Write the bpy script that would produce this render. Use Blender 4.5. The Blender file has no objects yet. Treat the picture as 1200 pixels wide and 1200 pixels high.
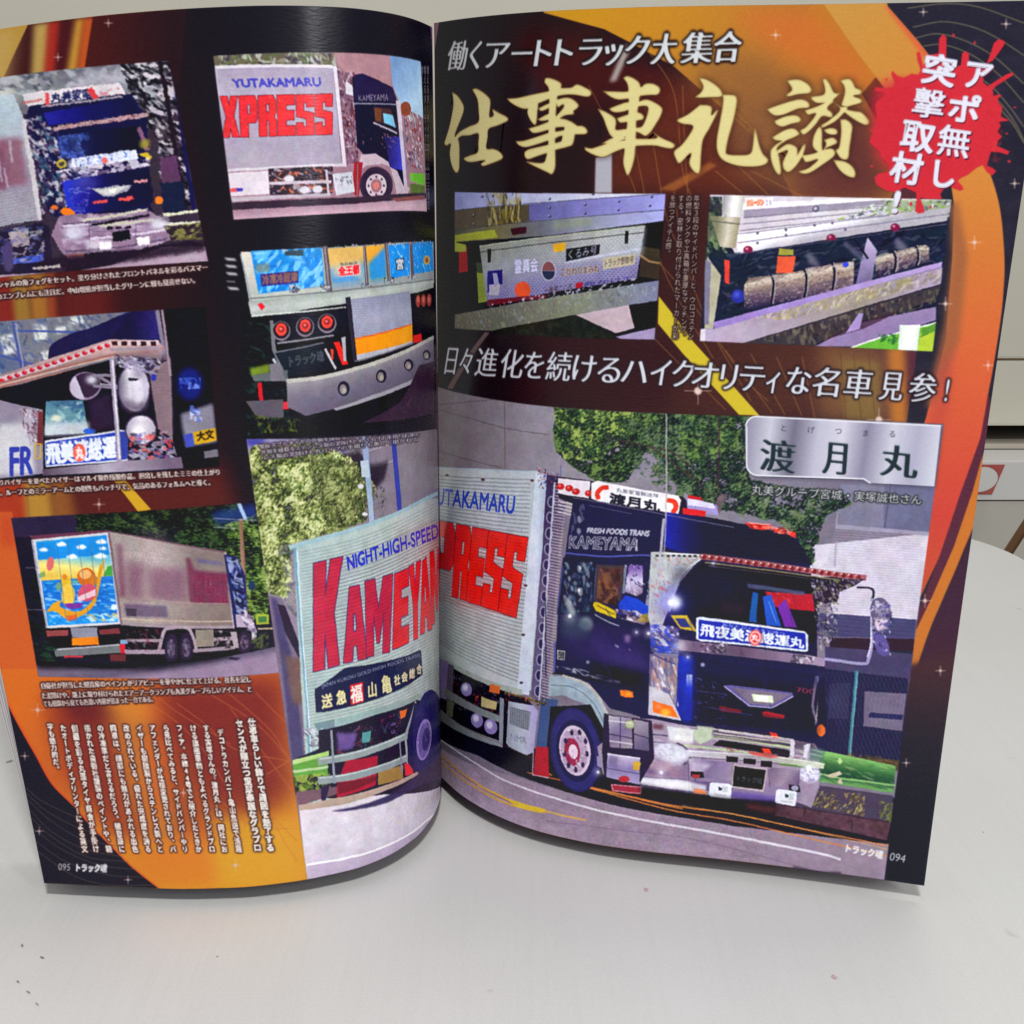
import bpy, bmesh, math, random, os
import numpy as np
from mathutils import Vector, Matrix

# ------------------------------------------------------------------ camera, world, lamps, exposure
SC = bpy.context.scene
COL = SC.collection
PITCH, CAMH, FPX = 0.211082, 0.237610, 1915.84
camd = bpy.data.cameras.new('camera')
camd.sensor_fit = 'HORIZONTAL'; camd.sensor_width = 36.0
camd.lens = 36.0 * FPX / 1200.0
camd.clip_start = 0.01; camd.clip_end = 50
cam = bpy.data.objects.new('camera', camd); COL.objects.link(cam)
cam.location = (0, 0, CAMH)
cam.rotation_euler = (math.pi / 2 - PITCH, 0, 0)
SC.camera = cam

W = bpy.data.worlds.new('World'); SC.world = W; W.use_nodes = True
W.node_tree.nodes['Background'].inputs[0].default_value = (0.93, 0.95, 1.0, 1)
W.node_tree.nodes['Background'].inputs[1].default_value = 0.26

def area(name, loc, target, size, power, color=(1, 1, 1), size_y=None):
    d = bpy.data.lights.new(name, 'AREA'); d.energy = power; d.color = color
    d.shape = 'RECTANGLE' if size_y else 'DISK'; d.size = size
    if size_y: d.size_y = size_y
    o = bpy.data.objects.new(name, d); COL.objects.link(o); o.location = loc
    o.rotation_euler = (Vector(target) - Vector(loc)).to_track_quat('-Z', 'Y').to_euler()
    return o
area('wall_fill', (0.5, 0.9, 1.95), (0.05, 0.9, 0.1), 0.5, 5.0, (1.0, 0.985, 0.95))  # weak overhead fill, added for general light on the wall behind
area('streak_light', (0.66, -0.62, 0.58), (-0.05, 0.53, 0.22), 0.13, 4.2, (0.97, 0.98, 1.0), 0.5)  # narrow added light, aimed to make the gloss streak on the left page
area('room_light', (0.08, -0.80, 1.62), (0.0, 0.55, 0.1), 0.24, 23.0, (1.0, 0.99, 0.965))

SC.view_settings.view_transform = 'Standard'
SC.view_settings.look = 'None'
SC.view_settings.exposure = 0.0
SC.view_settings.gamma = 1.0

# ------------------------------------------------------------------ helpers
def new_obj(name, me, mat=None, parent=None, label=None, cat=None, group=None, kind=None):
    o = bpy.data.objects.new(name, me); COL.objects.link(o)
    if mat is not None and me is not None and len(me.materials) == 0: me.materials.append(mat)
    if parent: o.parent = parent
    if label: o['label'] = label
    if cat: o['category'] = cat
    if group: o['group'] = group
    if kind: o['kind'] = kind
    return o
def bm_obj(name, bm, mat=None, parent=None, smooth=False, **k):
    me = bpy.data.meshes.new(name); bm.normal_update(); bm.to_mesh(me); bm.free()
    if smooth:
        for p in me.polygons: p.use_smooth = True
    return new_obj(name, me, mat, parent, **k)
def box_bm(x0, x1, y0, y1, z0, z1, bev=0.0, seg=2):
    bm = bmesh.new(); bmesh.ops.create_cube(bm, size=1)
    for v in bm.verts:
        v.co = Vector(((x0 + x1) / 2 + v.co.x * (x1 - x0), (y0 + y1) / 2 + v.co.y * (y1 - y0), (z0 + z1) / 2 + v.co.z * (z1 - z0)))
    if bev: bmesh.ops.bevel(bm, geom=bm.edges[:], offset=bev, segments=seg, profile=0.6, affect='EDGES')
    return bm
def nodes(m): return m.node_tree.nodes, m.node_tree.links
def base_mat(name, col, rough=0.5, spec=0.5):
    m = bpy.data.materials.new(name); m.use_nodes = True
    b = m.node_tree.nodes['Principled BSDF']
    b.inputs['Base Color'].default_value = (*col, 1); b.inputs['Roughness'].default_value = rough
    b.inputs['Specular IOR Level'].default_value = spec
    return m
def noise_mat(name, c0, c1, scale=8.0, stretch=(1, 1, 1), rough=0.5, bump=0.0, detail=6, spec=0.5, lo=.35, hi=.65, bdist=0.001):
    m = base_mat(name, c0, rough, spec); n, l = nodes(m); b = n['Principled BSDF']
    tc = n.new('ShaderNodeTexCoord'); mp = n.new('ShaderNodeMapping'); mp.inputs['Scale'].default_value = stretch
    no = n.new('ShaderNodeTexNoise'); no.inputs['Scale'].default_value = scale; no.inputs['Detail'].default_value = detail
    cr = n.new('ShaderNodeValToRGB'); e = cr.color_ramp.elements
    e[0].position = lo; e[0].color = (*c0, 1); e[1].position = hi; e[1].color = (*c1, 1)
    l.new(tc.outputs['Object'], mp.inputs[0]); l.new(mp.outputs[0], no.inputs[0]); l.new(no.outputs[0], cr.inputs[0])
    l.new(cr.outputs[0], b.inputs['Base Color'])
    if bump:
        bp = n.new('ShaderNodeBump'); bp.inputs['Strength'].default_value = bump; bp.inputs['Distance'].default_value = bdist
        l.new(no.outputs[0], bp.inputs['Height']); l.new(bp.outputs[0], b.inputs['Normal'])
    return m

# ------------------------------------------------------------------ page geometry
# The open magazine stands on the table; its two pages are curved sheets ruled from a bottom
# curve on the table to a slightly nearer top curve.  Bottom curves in metres (x, y):
CAMO = np.array([0, 0, CAMH]); CR = np.array([1., 0, 0])
CF = np.array([0, math.cos(PITCH), -math.sin(PITCH)]); CU = np.array([0, math.sin(PITCH), math.cos(PITCH)])
def project(X):
    v = X - CAMO; z = v @ CF
    return np.stack([600 + FPX * (v @ CR) / z, 600 - FPX * (v @ CU) / z], -1)
NU, NV, PH = 150, 28, 0.285
RBOT = [(-0.02792, 0.60807), (-0.02313, 0.59642), (-0.01788, 0.58603), (-0.00956, 0.57350), (0.00000, 0.56224), (0.01231, 0.55215), (0.03028, 0.54238), (0.04797, 0.53652), (0.06837, 0.53149), (0.08831, 0.52585), (0.11592, 0.51690), (0.13800, 0.50889)]
LBOT = [(-0.02792, 0.60807), (-0.02742, 0.59642), (-0.02752, 0.58348), (-0.02909, 0.56862), (-0.03373, 0.54986), (-0.04182, 0.53435), (-0.05267, 0.52237), (-0.07050, 0.51287), (-0.08836, 0.50758), (-0.10948, 0.50627), (-0.13413, 0.50824), (-0.15713, 0.51087)]
RLEAN = (0.00175, -0.02484, 0.08049, -0.00188, 0.01187)
LLEAN = (0.00643, -0.19044, -0.21526, 0.21695, 0.00556)
def page_surface(bot, lean):
    B = np.array(bot, float)
    s = np.r_[0, np.cumsum(np.linalg.norm(np.diff(B, axis=0), axis=1))]
    u = np.linspace(0, s[-1], 400)
    P = np.stack([np.interp(u, s, B[:, i]) for i in range(2)], -1)
    for _ in range(3):                                   # smooth the sheet, ends kept
        K = 13; k = np.hanning(2 * K + 3)[1:-1]; k /= k.sum()
        E = np.concatenate([2 * P[0] - P[K:0:-1], P, 2 * P[-1] - P[-2:-K - 2:-1]])
        P = np.stack([np.convolve(E[:, i], k, 'valid') for i in range(2)], -1)
    w = np.linspace(0, 1, 400)
    Pn = np.stack([np.interp(np.linspace(0, 1, NU), w, P[:, i]) for i in range(2)] + [np.zeros(NU)], -1)
    lx0, ly0, lx1, ly1, b = lean
    q = np.linspace(0, 1, NU)[:, None]
    D = np.concatenate([lx0 + (lx1 - lx0) * q, ly0 + (ly1 - ly0) * q, np.ones_like(q)], 1)
    D /= np.linalg.norm(D, axis=1)[:, None]
    t = np.linspace(0, 1, NV)
    S = Pn[:, None, :] + t[None, :, None] * PH * D[:, None, :]
    S[:, :, 1] += (b * q) * (t * (1 - t))[None, :]
    S[:, :, 2] += 0.0006
    return S
SURF = {'R': page_surface(RBOT, RLEAN), 'L': page_surface(LBOT, LLEAN)}
def normals(S):
    n = np.cross(np.gradient(S, axis=0), np.gradient(S, axis=1))
    n /= np.linalg.norm(n, axis=2)[:, :, None]
    s = np.sign((n * (CAMO - S)).sum(2).mean())
    return n * s
NORM = {k: normals(v) for k, v in SURF.items()}
def bilin(G, u, v):
    a = np.clip(u, 0, 1) * (NU - 1); b = np.clip(v, 0, 1) * (NV - 1)
    i = np.minimum(a.astype(int), NU - 2); j = np.minimum(b.astype(int), NV - 2)
    a = (np.asarray(u) * (NU - 1) - i)[:, None]; b = (np.asarray(v) * (NV - 1) - j)[:, None]
    return (G[i, j] * (1 - a) + G[i + 1, j] * a) * (1 - b) + (G[i, j + 1] * (1 - a) + G[i + 1, j + 1] * a) * b
PIX = {k: project(v) for k, v in SURF.items()}
UMIN = {'R': 0.0, 'L': 0.10}
def to_uv(P, side):
    """where the measured point of the print lies on the page, as arc length / height fractions"""
    G = PIX[side]; P = np.asarray(P, float).reshape(-1, 2)
    i0 = int(UMIN[side] * (NU - 1))
    g = G[i0::3, ::3]; f = g.reshape(-1, 2)
    k = np.argmin(((f[None] - P[:, None]) ** 2).sum(-1), axis=1)
    u = (i0 + 3 * (k // g.shape[1])) / (NU - 1); v = 3 * (k % g.shape[1]) / (NV - 1)
    e = 1e-3
    for _ in range(12):
        c = bilin(G, u, v); du = (bilin(G, u + e, v) - bilin(G, u - e, v)) / (2 * e); dv = (bilin(G, u, v + e) - bilin(G, u, v - e)) / (2 * e)
        r = P - c; det = du[:, 0] * dv[:, 1] - du[:, 1] * dv[:, 0]
        det = np.where(np.abs(det) < 2e4, np.sign(det + 1e-9) * 2e4, det)
        su = (r[:, 0] * dv[:, 1] - r[:, 1] * dv[:, 0]) / det; sv = (du[:, 0] * r[:, 1] - du[:, 1] * r[:, 0]) / det
        u = np.clip(u + np.clip(su, -.08, .08), -0.1, 1.35); v = np.clip(v + np.clip(sv, -.08, .08), -0.3, 1.3)
    return u, v

# ------------------------------------------------------------------ ink: a small painting engine in page space
TPM = 6.0                                                # texels per millimetre
CW, CH = int(210 * TPM), int(285 * TPM)
K = TPM * 0.305                                          # texels per unit of measured length
CANV = {k: np.zeros((CH, CW, 3), np.float32) for k in 'RL'}
CLIP = {'R': None, 'L': None}
VIEW = [0., 0., 1., 'R']
rng = np.random.default_rng(7)
def V(ox, oy, s, side=None):
    VIEW[0], VIEW[1], VIEW[2] = ox, oy, s
    if side: VIEW[3] = side
def arr(p):
    if isinstance(p, str): p = [float(t) for t in p.split()]
    return np.asarray(p, float).reshape(-1, 2)
def cv(p):
    """points of the current drawing frame -> texels of the page"""
    p = arr(p) / VIEW[2] + np.array(VIEW[:2]); u, v = to_uv(p, VIEW[3])
    x = (u if VIEW[3] == 'R' else 1 - u) * CW
    return np.stack([x, (1 - v) * CH], -1)
def uv_of_canvas(c, side):
    u = c[:, 0] / CW
    return (u if side == 'R' else 1 - u), 1 - c[:, 1] / CH
SS = 3
def raster(polys, pad=0):
    P = []; Q = []
    for p in polys:
        if len(p) < 3: continue
        q = np.roll(p, -1, axis=0)
        if (p[:, 0] * q[:, 1] - q[:, 0] * p[:, 1]).sum() < 0: p, q = q, p
        P.append(p); Q.append(q)
    if not P: return None
    P = np.concatenate(P); Q = np.concatenate(Q)
    x0 = int(max(0, math.floor(P[:, 0].min()) - pad)); x1 = int(min(CW, math.ceil(P[:, 0].max()) + 1 + pad))
    y0 = int(max(0, math.floor(P[:, 1].min()) - pad)); y1 = int(min(CH, math.ceil(P[:, 1].max()) + 1 + pad))
    if x1 <= x0 or y1 <= y0: return None
    w, h = x1 - x0, (y1 - y0) * SS
    ax, ay = P[:, 0] - x0, (P[:, 1] - y0) * SS; bx, by = Q[:, 0] - x0, (Q[:, 1] - y0) * SS
    sg = np.where(by > ay, 1.0, -1.0)
    sw = by < ay
    ax, bx = np.where(sw, bx, ax), np.where(sw, ax, bx); ay, by = np.where(sw, by, ay), np.where(sw, ay, by)
    r0 = np.clip(np.ceil(ay - .5), 0, h).astype(int); r1 = np.clip(np.ceil(by - .5), 0, h).astype(int)
    n = r1 - r0; ok = n > 0
    ax, ay, bx, by, sg, r0, n = [t[ok] for t in (ax, ay, bx, by, sg, r0, n)]
    if len(n) == 0: return None
    idx = np.repeat(np.arange(len(n)), n); r = r0[idx] + np.arange(n.sum()) - np.repeat(np.cumsum(n) - n, n)
    x = ax[idx] + (r + .5 - ay[idx]) * ((bx - ax) / np.maximum(by - ay, 1e-9))[idx]
    x = np.clip(x, 0, w); ix = x.astype(int); fr = x - ix; s = sg[idx]
    acc = np.bincount(r * (w + 2) + ix, s * (1 - fr), h * (w + 2)) + np.bincount(r * (w + 2) + ix + 1, s * fr, h * (w + 2))[:h * (w + 2)]
    m = np.abs(np.cumsum(acc.reshape(h, w + 2), axis=1)[:, :w])
    m = np.minimum(m, 1).reshape(h // SS, SS, w).mean(1)
    return x0, y0, m.astype(np.float32)
def box1(a, r, ax):
    r = int(r)
    if r < 1: return a
    a = np.moveaxis(a, ax, 0); n = a.shape[0]
    c = np.concatenate([np.zeros((1,) + a.shape[1:], a.dtype), np.cumsum(a, 0)])
    lo = np.clip(np.arange(n) - r, 0, n); hi = np.clip(np.arange(n) + r + 1, 0, n)
    return np.moveaxis((c[hi] - c[lo]) / (2 * r + 1), 0, ax)
def blur(a, r):
    a = a.astype(np.float64)
    for _ in range(2): a = box1(box1(a, r, 0), r, 1)
    return a.astype(np.float32)
def comp(m, col, a=1.0):
    if m is None: return
    x0, y0, m = m; side = VIEW[3]; h, w = m.shape
    if CLIP[side] is not None: m = m * CLIP[side][y0:y0 + h, x0:x0 + w]
    m = (m * a)[:, :, None]; c = CANV[side][y0:y0 + h, x0:x0 + w]
    if isinstance(col, np.ndarray) and col.ndim == 3: cc = col
    else: cc = np.asarray(col, np.float32)
    c += (cc - c) * m
def F(p, col, a=1.0, b=0):
    """fill polygon(s); b = softness"""
    ps = p if isinstance(p, list) and p and isinstance(p[0], (str, np.ndarray)) else [p]
    r = int(round(b * K)); m = raster([cv(q) for q in ps], pad=2 * r)
    if m is None: return
    if r: m = (m[0], m[1], blur(m[2], r))
    comp(m, col, a)
def G(p, c0, c1, ends, a=1.0, b=0):
    """polygon with a colour ramp between two points; c0/c1 may be joined by more colours"""
    cs = [c0] + (c1 if isinstance(c1, list) else [c1]); e = cv(ends)
    r = int(round(b * K)); m = raster([cv(p)], pad=2 * r)
    if m is None: return
    if r: m = (m[0], m[1], blur(m[2], r))
    h, w = m[2].shape; yy, xx = np.mgrid[0:h, 0:w]; d = e[1] - e[0]
    t = ((xx + m[0] - e[0, 0]) * d[0] + (yy + m[1] - e[0, 1]) * d[1]) / (d @ d)
    k = np.linspace(0, 1, len(cs)); col = np.stack([np.interp(t, k, [c[i] for c in cs]) for i in range(3)], -1).astype(np.float32)
    comp(m, col, a)
def stroke(c, w, w1=None):
    """texel polyline -> quads"""
    out = []; n = len(c) - 1
    for i in range(n):
        d = c[i + 1] - c[i]; L = np.hypot(*d)
        if L < 1e-6: continue
        nn = np.array([-d[1], d[0]]) / L; e = d / L * .25 * w
        wa = w if w1 is None else w + (w1 - w) * i / n; wb = w if w1 is None else w + (w1 - w) * (i + 1) / n
        out.append(np.array([c[i] - e + nn * wa / 2, c[i + 1] + e + nn * wb / 2, c[i + 1] + e - nn * wb / 2, c[i] - e - nn * wa / 2]))
    return out
def L(p, w, col, a=1.0, b=0, w1=None):
    ps = p if isinstance(p, list) and p and isinstance(p[0], (str, np.ndarray)) else [p]
    q = []
    for s in ps: q += stroke(cv(s), w * K, None if w1 is None else w1 * K)
    r = int(round(b * K)); m = raster(q, pad=2 * r)
    if m is None: return
    if r: m = (m[0], m[1], blur(m[2], r))
    comp(m, col, a)
def ell(cx, cy, rx, ry, rot=0, n=28, a0=0, a1=360):
    t = np.radians(np.linspace(a0, a1, n, endpoint=(a1 - a0) < 360)); c, s = math.cos(math.radians(rot)), math.sin(math.radians(rot))
    x, y = rx * np.cos(t), ry * np.sin(t)
    return np.stack([cx + x * c - y * s, cy + x * s + y * c], -1)
def E(cx, cy, rx, ry, col, rot=0, a=1.0, b=0): F([ell(cx, cy, rx, ry, rot)], col, a, b)
def spline(p, n=8):
    p = arr(p); q = np.concatenate([[2 * p[0] - p[1]], p, [2 * p[-1] - p[-2]]]); out = []
    for i in range(1, len(q) - 2):
        for t in np.linspace(0, 1, n, endpoint=False):
            a, b, c, d = q[i - 1:i + 3]
            out.append(.5 * (2 * b + (c - a) * t + (2 * a - 5 * b + 4 * c - d) * t * t + (3 * b - a - 3 * c + d) * t ** 3))
    out.append(p[-1]); return np.array(out)
def pnoise(x, y, seed):
    """value noise at arbitrary coordinates"""
    r = np.random.default_rng(seed).random((64, 64)).astype(np.float32)
    i = np.floor(x).astype(int); j = np.floor(y).astype(int); fx = x - i; fy = y - j; fx = fx * fx * (3 - 2 * fx); fy = fy * fy * (3 - 2 * fy)
    i0, i1, j0, j1 = i % 64, (i + 1) % 64, j % 64, (j + 1) % 64
    return (r[j0, i0] * (1 - fx) + r[j0, i1] * fx) * (1 - fy) + (r[j1, i0] * (1 - fx) + r[j1, i1] * fx) * fy
_ds = [100]
def D(region, n, ln, wd, ang, jit, pal, a=1.0, cl=0, soft=2.0):
    """irregular marks of several inks inside a region: length, width and lie of the marks in measured units"""
    rm = raster([cv(region)])
    if rm is None: return
    x0, y0, m0 = rm; h, w = m0.shape; area_ = max(float(m0.sum()), 1.0)
    yy, xx = np.mgrid[0:h, 0:w].astype(np.float32); L_, W_ = .75 * (ln[0] + ln[1]) / 2 * K, 1.0 * (wd[0] + wd[1]) / 2 * K + .6
    wv = np.radians(jit) * 1.1
    for k, col in enumerate(pal):
        _ds[0] += 7; sd = _ds[0]; t = np.radians(ang) + (pnoise(xx / (L_ * 1.7), yy / (L_ * 1.7), sd + 1) - .5) * 2 * wv * .35 + (rng.random() - .5) * wv * .8
        c_, s_ = math.cos(np.radians(ang) + (rng.random() - .5) * wv), 0
        th = np.radians(ang) + (rng.random() - .5) * wv; ct, st = math.cos(th), math.sin(th)
        wx = (pnoise(xx / (L_ * 1.3), yy / (L_ * 1.3), sd + 2) - .5) * L_ * min(1.2, jit / 30); wy = (pnoise(xx / (L_ * 1.3), yy / (L_ * 1.3), sd + 3) - .5) * L_ * min(1.2, jit / 30)
        u = ((xx + wx) * ct + (yy + wy) * st) / L_; v = (-(xx + wx) * st + (yy + wy) * ct) / W_
        f = .62 * pnoise(u, v, sd) + .38 * pnoise(u * 2.1, v * 1.9, sd + 4)
        if cl: f = f + .5 * (pnoise(xx / (cl * K), yy / (cl * K), n) - .5) * (1 if sum(col) > 180 else -1)
        cov = float(np.clip(n / len(pal) * (ln[0] + ln[1]) / 2 * (wd[0] + wd[1]) / 2 * K * K * .55 / area_, .004, .40))
        q = np.quantile(f[::3, ::3], 1 - cov); comp((x0, y0, m0 * np.clip((f - q) * 18 / soft + .35, 0, 1)), col, a)
def hatch(region, step, angs, w, col, a):
    """pressed chequer pattern: staggered short ribs in two directions"""
    rm = raster([cv(region)])
    if rm is None: return
    x0, y0, m0 = rm; h, wd = m0.shape; q = []; st = step * K
    for k, an in enumerate(angs):
        t = math.radians(an); d = np.array([math.cos(t), math.sin(t)]) * st * .42
        for j in range(int(h / st) + 1):
            for i in range(int(wd / st) + 1):
                if (i + j) % 2 == k: c = np.array([x0 + (i + .5) * st, y0 + (j + .5) * st]); q += stroke(np.array([c - d, c + d]), w * K)
    m = raster(q)
    if m is None: return
    f = np.zeros((CH, CW), np.float32); f[m[1]:m[1] + m[2].shape[0], m[0]:m[0] + m[2].shape[1]] = m[2]
    comp((x0, y0, f[y0:y0 + h, x0:x0 + wd] * m0), col, a)
def foliage(region, pal, gaps=.0, cell=9, seed=1, ragged=6, a=1.0, ang=-35):
    """leaf masses: ramp of greens on fine oriented grain, lit and shaded clumps, ragged rim and gaps"""
    r = int(ragged * K); rm = raster([cv(region)], pad=r)
    if rm is None: return
    x0, y0, m0 = rm; h, w = m0.shape; yy, xx = np.mgrid[0:h, 0:w].astype(np.float32); th = np.radians(ang); ct, st = math.cos(th), math.sin(th)
    u, v = xx * ct + yy * st, -xx * st + yy * ct
    fine = .5 * pnoise(u / (2.6 * K), v / (1.3 * K), seed) + .3 * pnoise(u / (1.3 * K), v / (.8 * K), seed + 1) + .2 * pnoise(xx / (.7 * K), yy / (.7 * K), seed + 2)
    cl = .6 * pnoise(xx / (cell * K), yy / (cell * K), seed + 3) + .4 * pnoise(xx / (cell * .45 * K), yy / (cell * .45 * K), seed + 4)
    t = np.clip((fine - .5) * 1.9 + (cl - .5) * 1.5 + .5, 0, 1) * (len(pal) - 1); p = np.asarray(pal, np.float32); i = np.minimum(t.astype(int), len(pal) - 2); f = (t - i)[:, :, None]
    col = p[i] * (1 - f) + p[i + 1] * f
    soft = blur(m0, max(1, r // 2)); edge = np.clip((soft - .5 + (fine - .5) * .9 + (cl - .5) * .8) * 8 + .5, 0, 1)
    if gaps: edge = edge * np.clip((cl * .55 + fine * .45 - gaps) * 14, 0, 1)
    comp((x0, y0, edge.astype(np.float32)), col, a)
def vnoise(h, w, cell, seed=0, ay=1.0):
    r = np.random.default_rng(seed); gh, gw = int(h / (cell * ay)) + 3, int(w / cell) + 3
    g = r.random((gh, gw)).astype(np.float32)
    y = np.arange(h) / (cell * ay); x = np.arange(w) / cell; i = y.astype(int); j = x.astype(int)
    fy = (y - i); fy = fy * fy * (3 - 2 * fy); fx = x - j; fx = fx * fx * (3 - 2 * fx)
    g = g[i] * (1 - fy)[:, None] + g[i + 1] * fy[:, None]
    return g[:, j] * (1 - fx)[None] + g[:, j + 1] * fx[None]
def N(region, amp, cell, ay=1.0, seed=1):
    """mottle of the printed tone"""
    m = raster([cv(region)])
    if m is None: return
    x0, y0, mm = m; h, w = mm.shape; side = VIEW[3]
    if CLIP[side] is not None: mm = mm * CLIP[side][y0:y0 + h, x0:x0 + w]
    nz = vnoise(h, w, cell * K, seed, ay) + .5 * vnoise(h, w, cell * K / 2, seed + 5, ay) - .75
    c = CANV[side][y0:y0 + h, x0:x0 + w]; c *= 1 + (amp * nz * mm)[:, :, None]
def finish(region, seed, warp=.35, tone=.06, sharp=.45):
    """photographic print: wavers drawn edges, breaks flat tones, then sharpens like a printed halftone"""
    m = raster([cv(region)])
    if m is None: return
    x0, y0, mm = m; h, w = mm.shape; side = VIEW[3]; c = CANV[side][y0:y0 + h, x0:x0 + w]
    yy, xx = np.mgrid[0:h, 0:w].astype(np.float32)
    inn = np.clip((blur(mm, 5) - .55) * 2.3, 0, 1)
    for cell, am in ((1.1, warp * 1.5), (3.2, warp * .8), (10, warp * 1.3)):
        xx += (vnoise(h, w, cell * K, seed) - .5) * 2 * am * inn; yy += (vnoise(h, w, cell * K, seed + 3) - .5) * 2 * am * inn
    xx = np.clip(xx, 0, w - 1.001); yy = np.clip(yy, 0, h - 1.001); i = yy.astype(int); j = xx.astype(int); fy = (yy - i)[:, :, None]; fx = (xx - j)[:, :, None]
    o = (c[i, j] * (1 - fx) + c[i, j + 1] * fx) * (1 - fy) + (c[i + 1, j] * (1 - fx) + c[i + 1, j + 1] * fx) * fy
    t = (vnoise(h, w, 14 * K, seed + 7) - .5) * 1.2 + (vnoise(h, w, 5 * K, seed + 8) - .5) + (vnoise(h, w, 1.6 * K, seed + 9, .8) - .5) * 1.1
    o *= (1 + tone * t)[:, :, None]
    for k in range(3): o[:, :, k] += (vnoise(h, w, 9 * K, seed + 20 + k) - .5) * 5
    g_ = o.mean(2, keepdims=True); o = g_ + (o - g_) * 1.06; o = o + .14 * (o - 92)
    o = .35 * o + .65 * np.stack([box1(box1(o[:, :, k], 1, 0), 1, 1) for k in range(3)], -1)
    f = np.stack([blur(o[:, :, k], 2) for k in range(3)], -1); o = o + sharp * (o - f) * inn[:, :, None]
    c += (np.clip(o, 6, 250) - c) * mm[:, :, None]
BLK = {'E': ['0 0 1 0 1 .24 .5 .24 .5 .38 .95 .38 .95 .62 .5 .62 .5 .76 1 .76 1 1 0 1'], 'S': ['0 0 1 0 1 .3 .6 .3 .6 .2 .42 .2 .42 .4 1 .46 1 1 0 1 0 .7 .4 .7 .4 .8 .58 .8 .58 .6 0 .54'],
       'R': ['0 0 .85 0 1 .12 1 .42 .9 .52 1 .62 1 1 .58 1 .58 .62 .45 .62 .45 1 0 1', '.45 .22 .6 .22 .6 .4 .45 .4'], 'P': ['0 0 .88 0 1 .12 1 .55 .88 .66 .45 .66 .45 1 0 1', '.45 .22 .58 .22 .58 .45 .45 .45'],
       'K': ['0 0 .42 0 .42 .35 .58 0 1 0 .74 .5 1 1 .58 1 .42 .64 .42 1 0 1'], 'A': ['.22 0 .78 0 1 1 .62 1 .58 .8 .42 .8 .38 1 0 1', '.46 .38 .54 .38 .57 .6 .43 .6'],
       'M': ['0 0 .35 0 .5 .4 .65 0 1 0 1 1 .7 1 .7 .45 .55 .85 .45 .85 .3 .45 .3 1 0 1'], 'Y': ['0 0 .4 0 .5 .28 .6 0 1 0 .72 .55 .72 1 .28 1 .28 .55'], 'X': ['0 0 .4 0 .5 .25 .6 0 1 0 .72 .5 1 1 .6 1 .5 .75 .4 1 0 1 .28 .5']}
def block(ch, quad, col, edge, back, ew=1.6):
    P = []
    for s in BLK[ch]: p = arr(s); P.append(quadmap(quad, p[:, 0], p[:, 1]))
    c = cv(P[0]); comp(raster(stroke(np.concatenate([c, c[:1]]), ew * K) + [c], 2), edge); F([P[0]], col)
    for p in P[1:]: F([p], back); c = cv(p); comp(raster(stroke(np.concatenate([c, c[:1]]), ew * .6 * K), 2), edge)
def S(top, bot, n, w, col, a=1.0, t0=0., t1=1.):
    """n lines spread between two polylines of equal length"""
    A, B = cv(top), cv(bot); q = []
    for t in np.linspace(t0, t1, n): q += stroke(A + (B - A) * t, w * K)
    comp(raster(q), col, a)
def clip(p=None):
    side = VIEW[3]
    if p is None: CLIP[side] = None; return
    m = raster([cv(p)]); c = np.zeros((CH, CW), np.float32); c[m[1]:m[1] + m[2].shape[0], m[0]:m[0] + m[2].shape[1]] = m[2]; CLIP[side] = c
_fc = bpy.data.curves.new('lettering_source', 'FONT'); _fo = bpy.data.objects.new('lettering_source', _fc); COL.objects.link(_fo); _gc = {}
def glyph(s):
    if s not in _gc:
        _fc.body = s; bpy.context.view_layer.update(); ev = _fo.evaluated_get(bpy.context.evaluated_depsgraph_get())
        me = ev.to_mesh(); me.calc_loop_triangles()
        co = np.array([v.co[:2] for v in me.vertices]).reshape(-1, 2); t = np.array([t.vertices[:] for t in me.loop_triangles], int).reshape(-1, 3)
        _gc[s] = (co, t); ev.to_mesh_clear()
    return _gc[s]
def quadmap(q, s, t):
    q = arr(q); s = s[:, None]; t = t[:, None]
    return (q[0] * (1 - s) + q[1] * s) * (1 - t) + (q[3] * (1 - s) + q[2] * s) * t
def letters(s, quad, cols=None, vertical=False, latin=False):
    """texel triangles of a line of lettering set into a quad (TL TR BR BL)"""
    out = []; n = len(s)
    if latin:
        co, t = glyph(s)
        if len(co) == 0: return out
        x = (co[:, 0] - co[:, 0].min()) / np.ptp(co[:, 0]); y = 1 - (co[:, 1] - co[:, 1].min()) / max(np.ptp(co[:, 1]), 1e-6)
        c = cv(quadmap(quad, x, y)); return [(c, t)]
    for i, ch in enumerate(s):
        if ch in ' \u3000': continue
        co, t = glyph(ch)
        if len(co) == 0: continue
        x = co[:, 0].copy(); y = co[:, 1].copy()
        if ord(ch) < 256:
            w = np.ptp(x); x = x - x.min() + (1 - w) / 2
        elif vertical and ch == 'ー': x, y = .96 - (y + .12) , 1 - (x + .12)   # the long mark turns in columns
        if vertical and ch in '、。': x = x + .55; y = y + .5
        x = np.clip(x, 0, 1); y = np.clip((.88 - y), 0, 1)
        if vertical: sx, ty = x, (i + y) / n
        elif cols is not None:
            a, b = cols[2 * i], cols[2 * i + 1]; sx, ty = a + (b - a) * (x - co[:, 0].min()) / max(np.ptp(co[:, 0]), .3), y
        else: sx, ty = (i + x) / n, y
        out.append((cv(quadmap(quad, sx, ty)), t))
    return out
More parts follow.
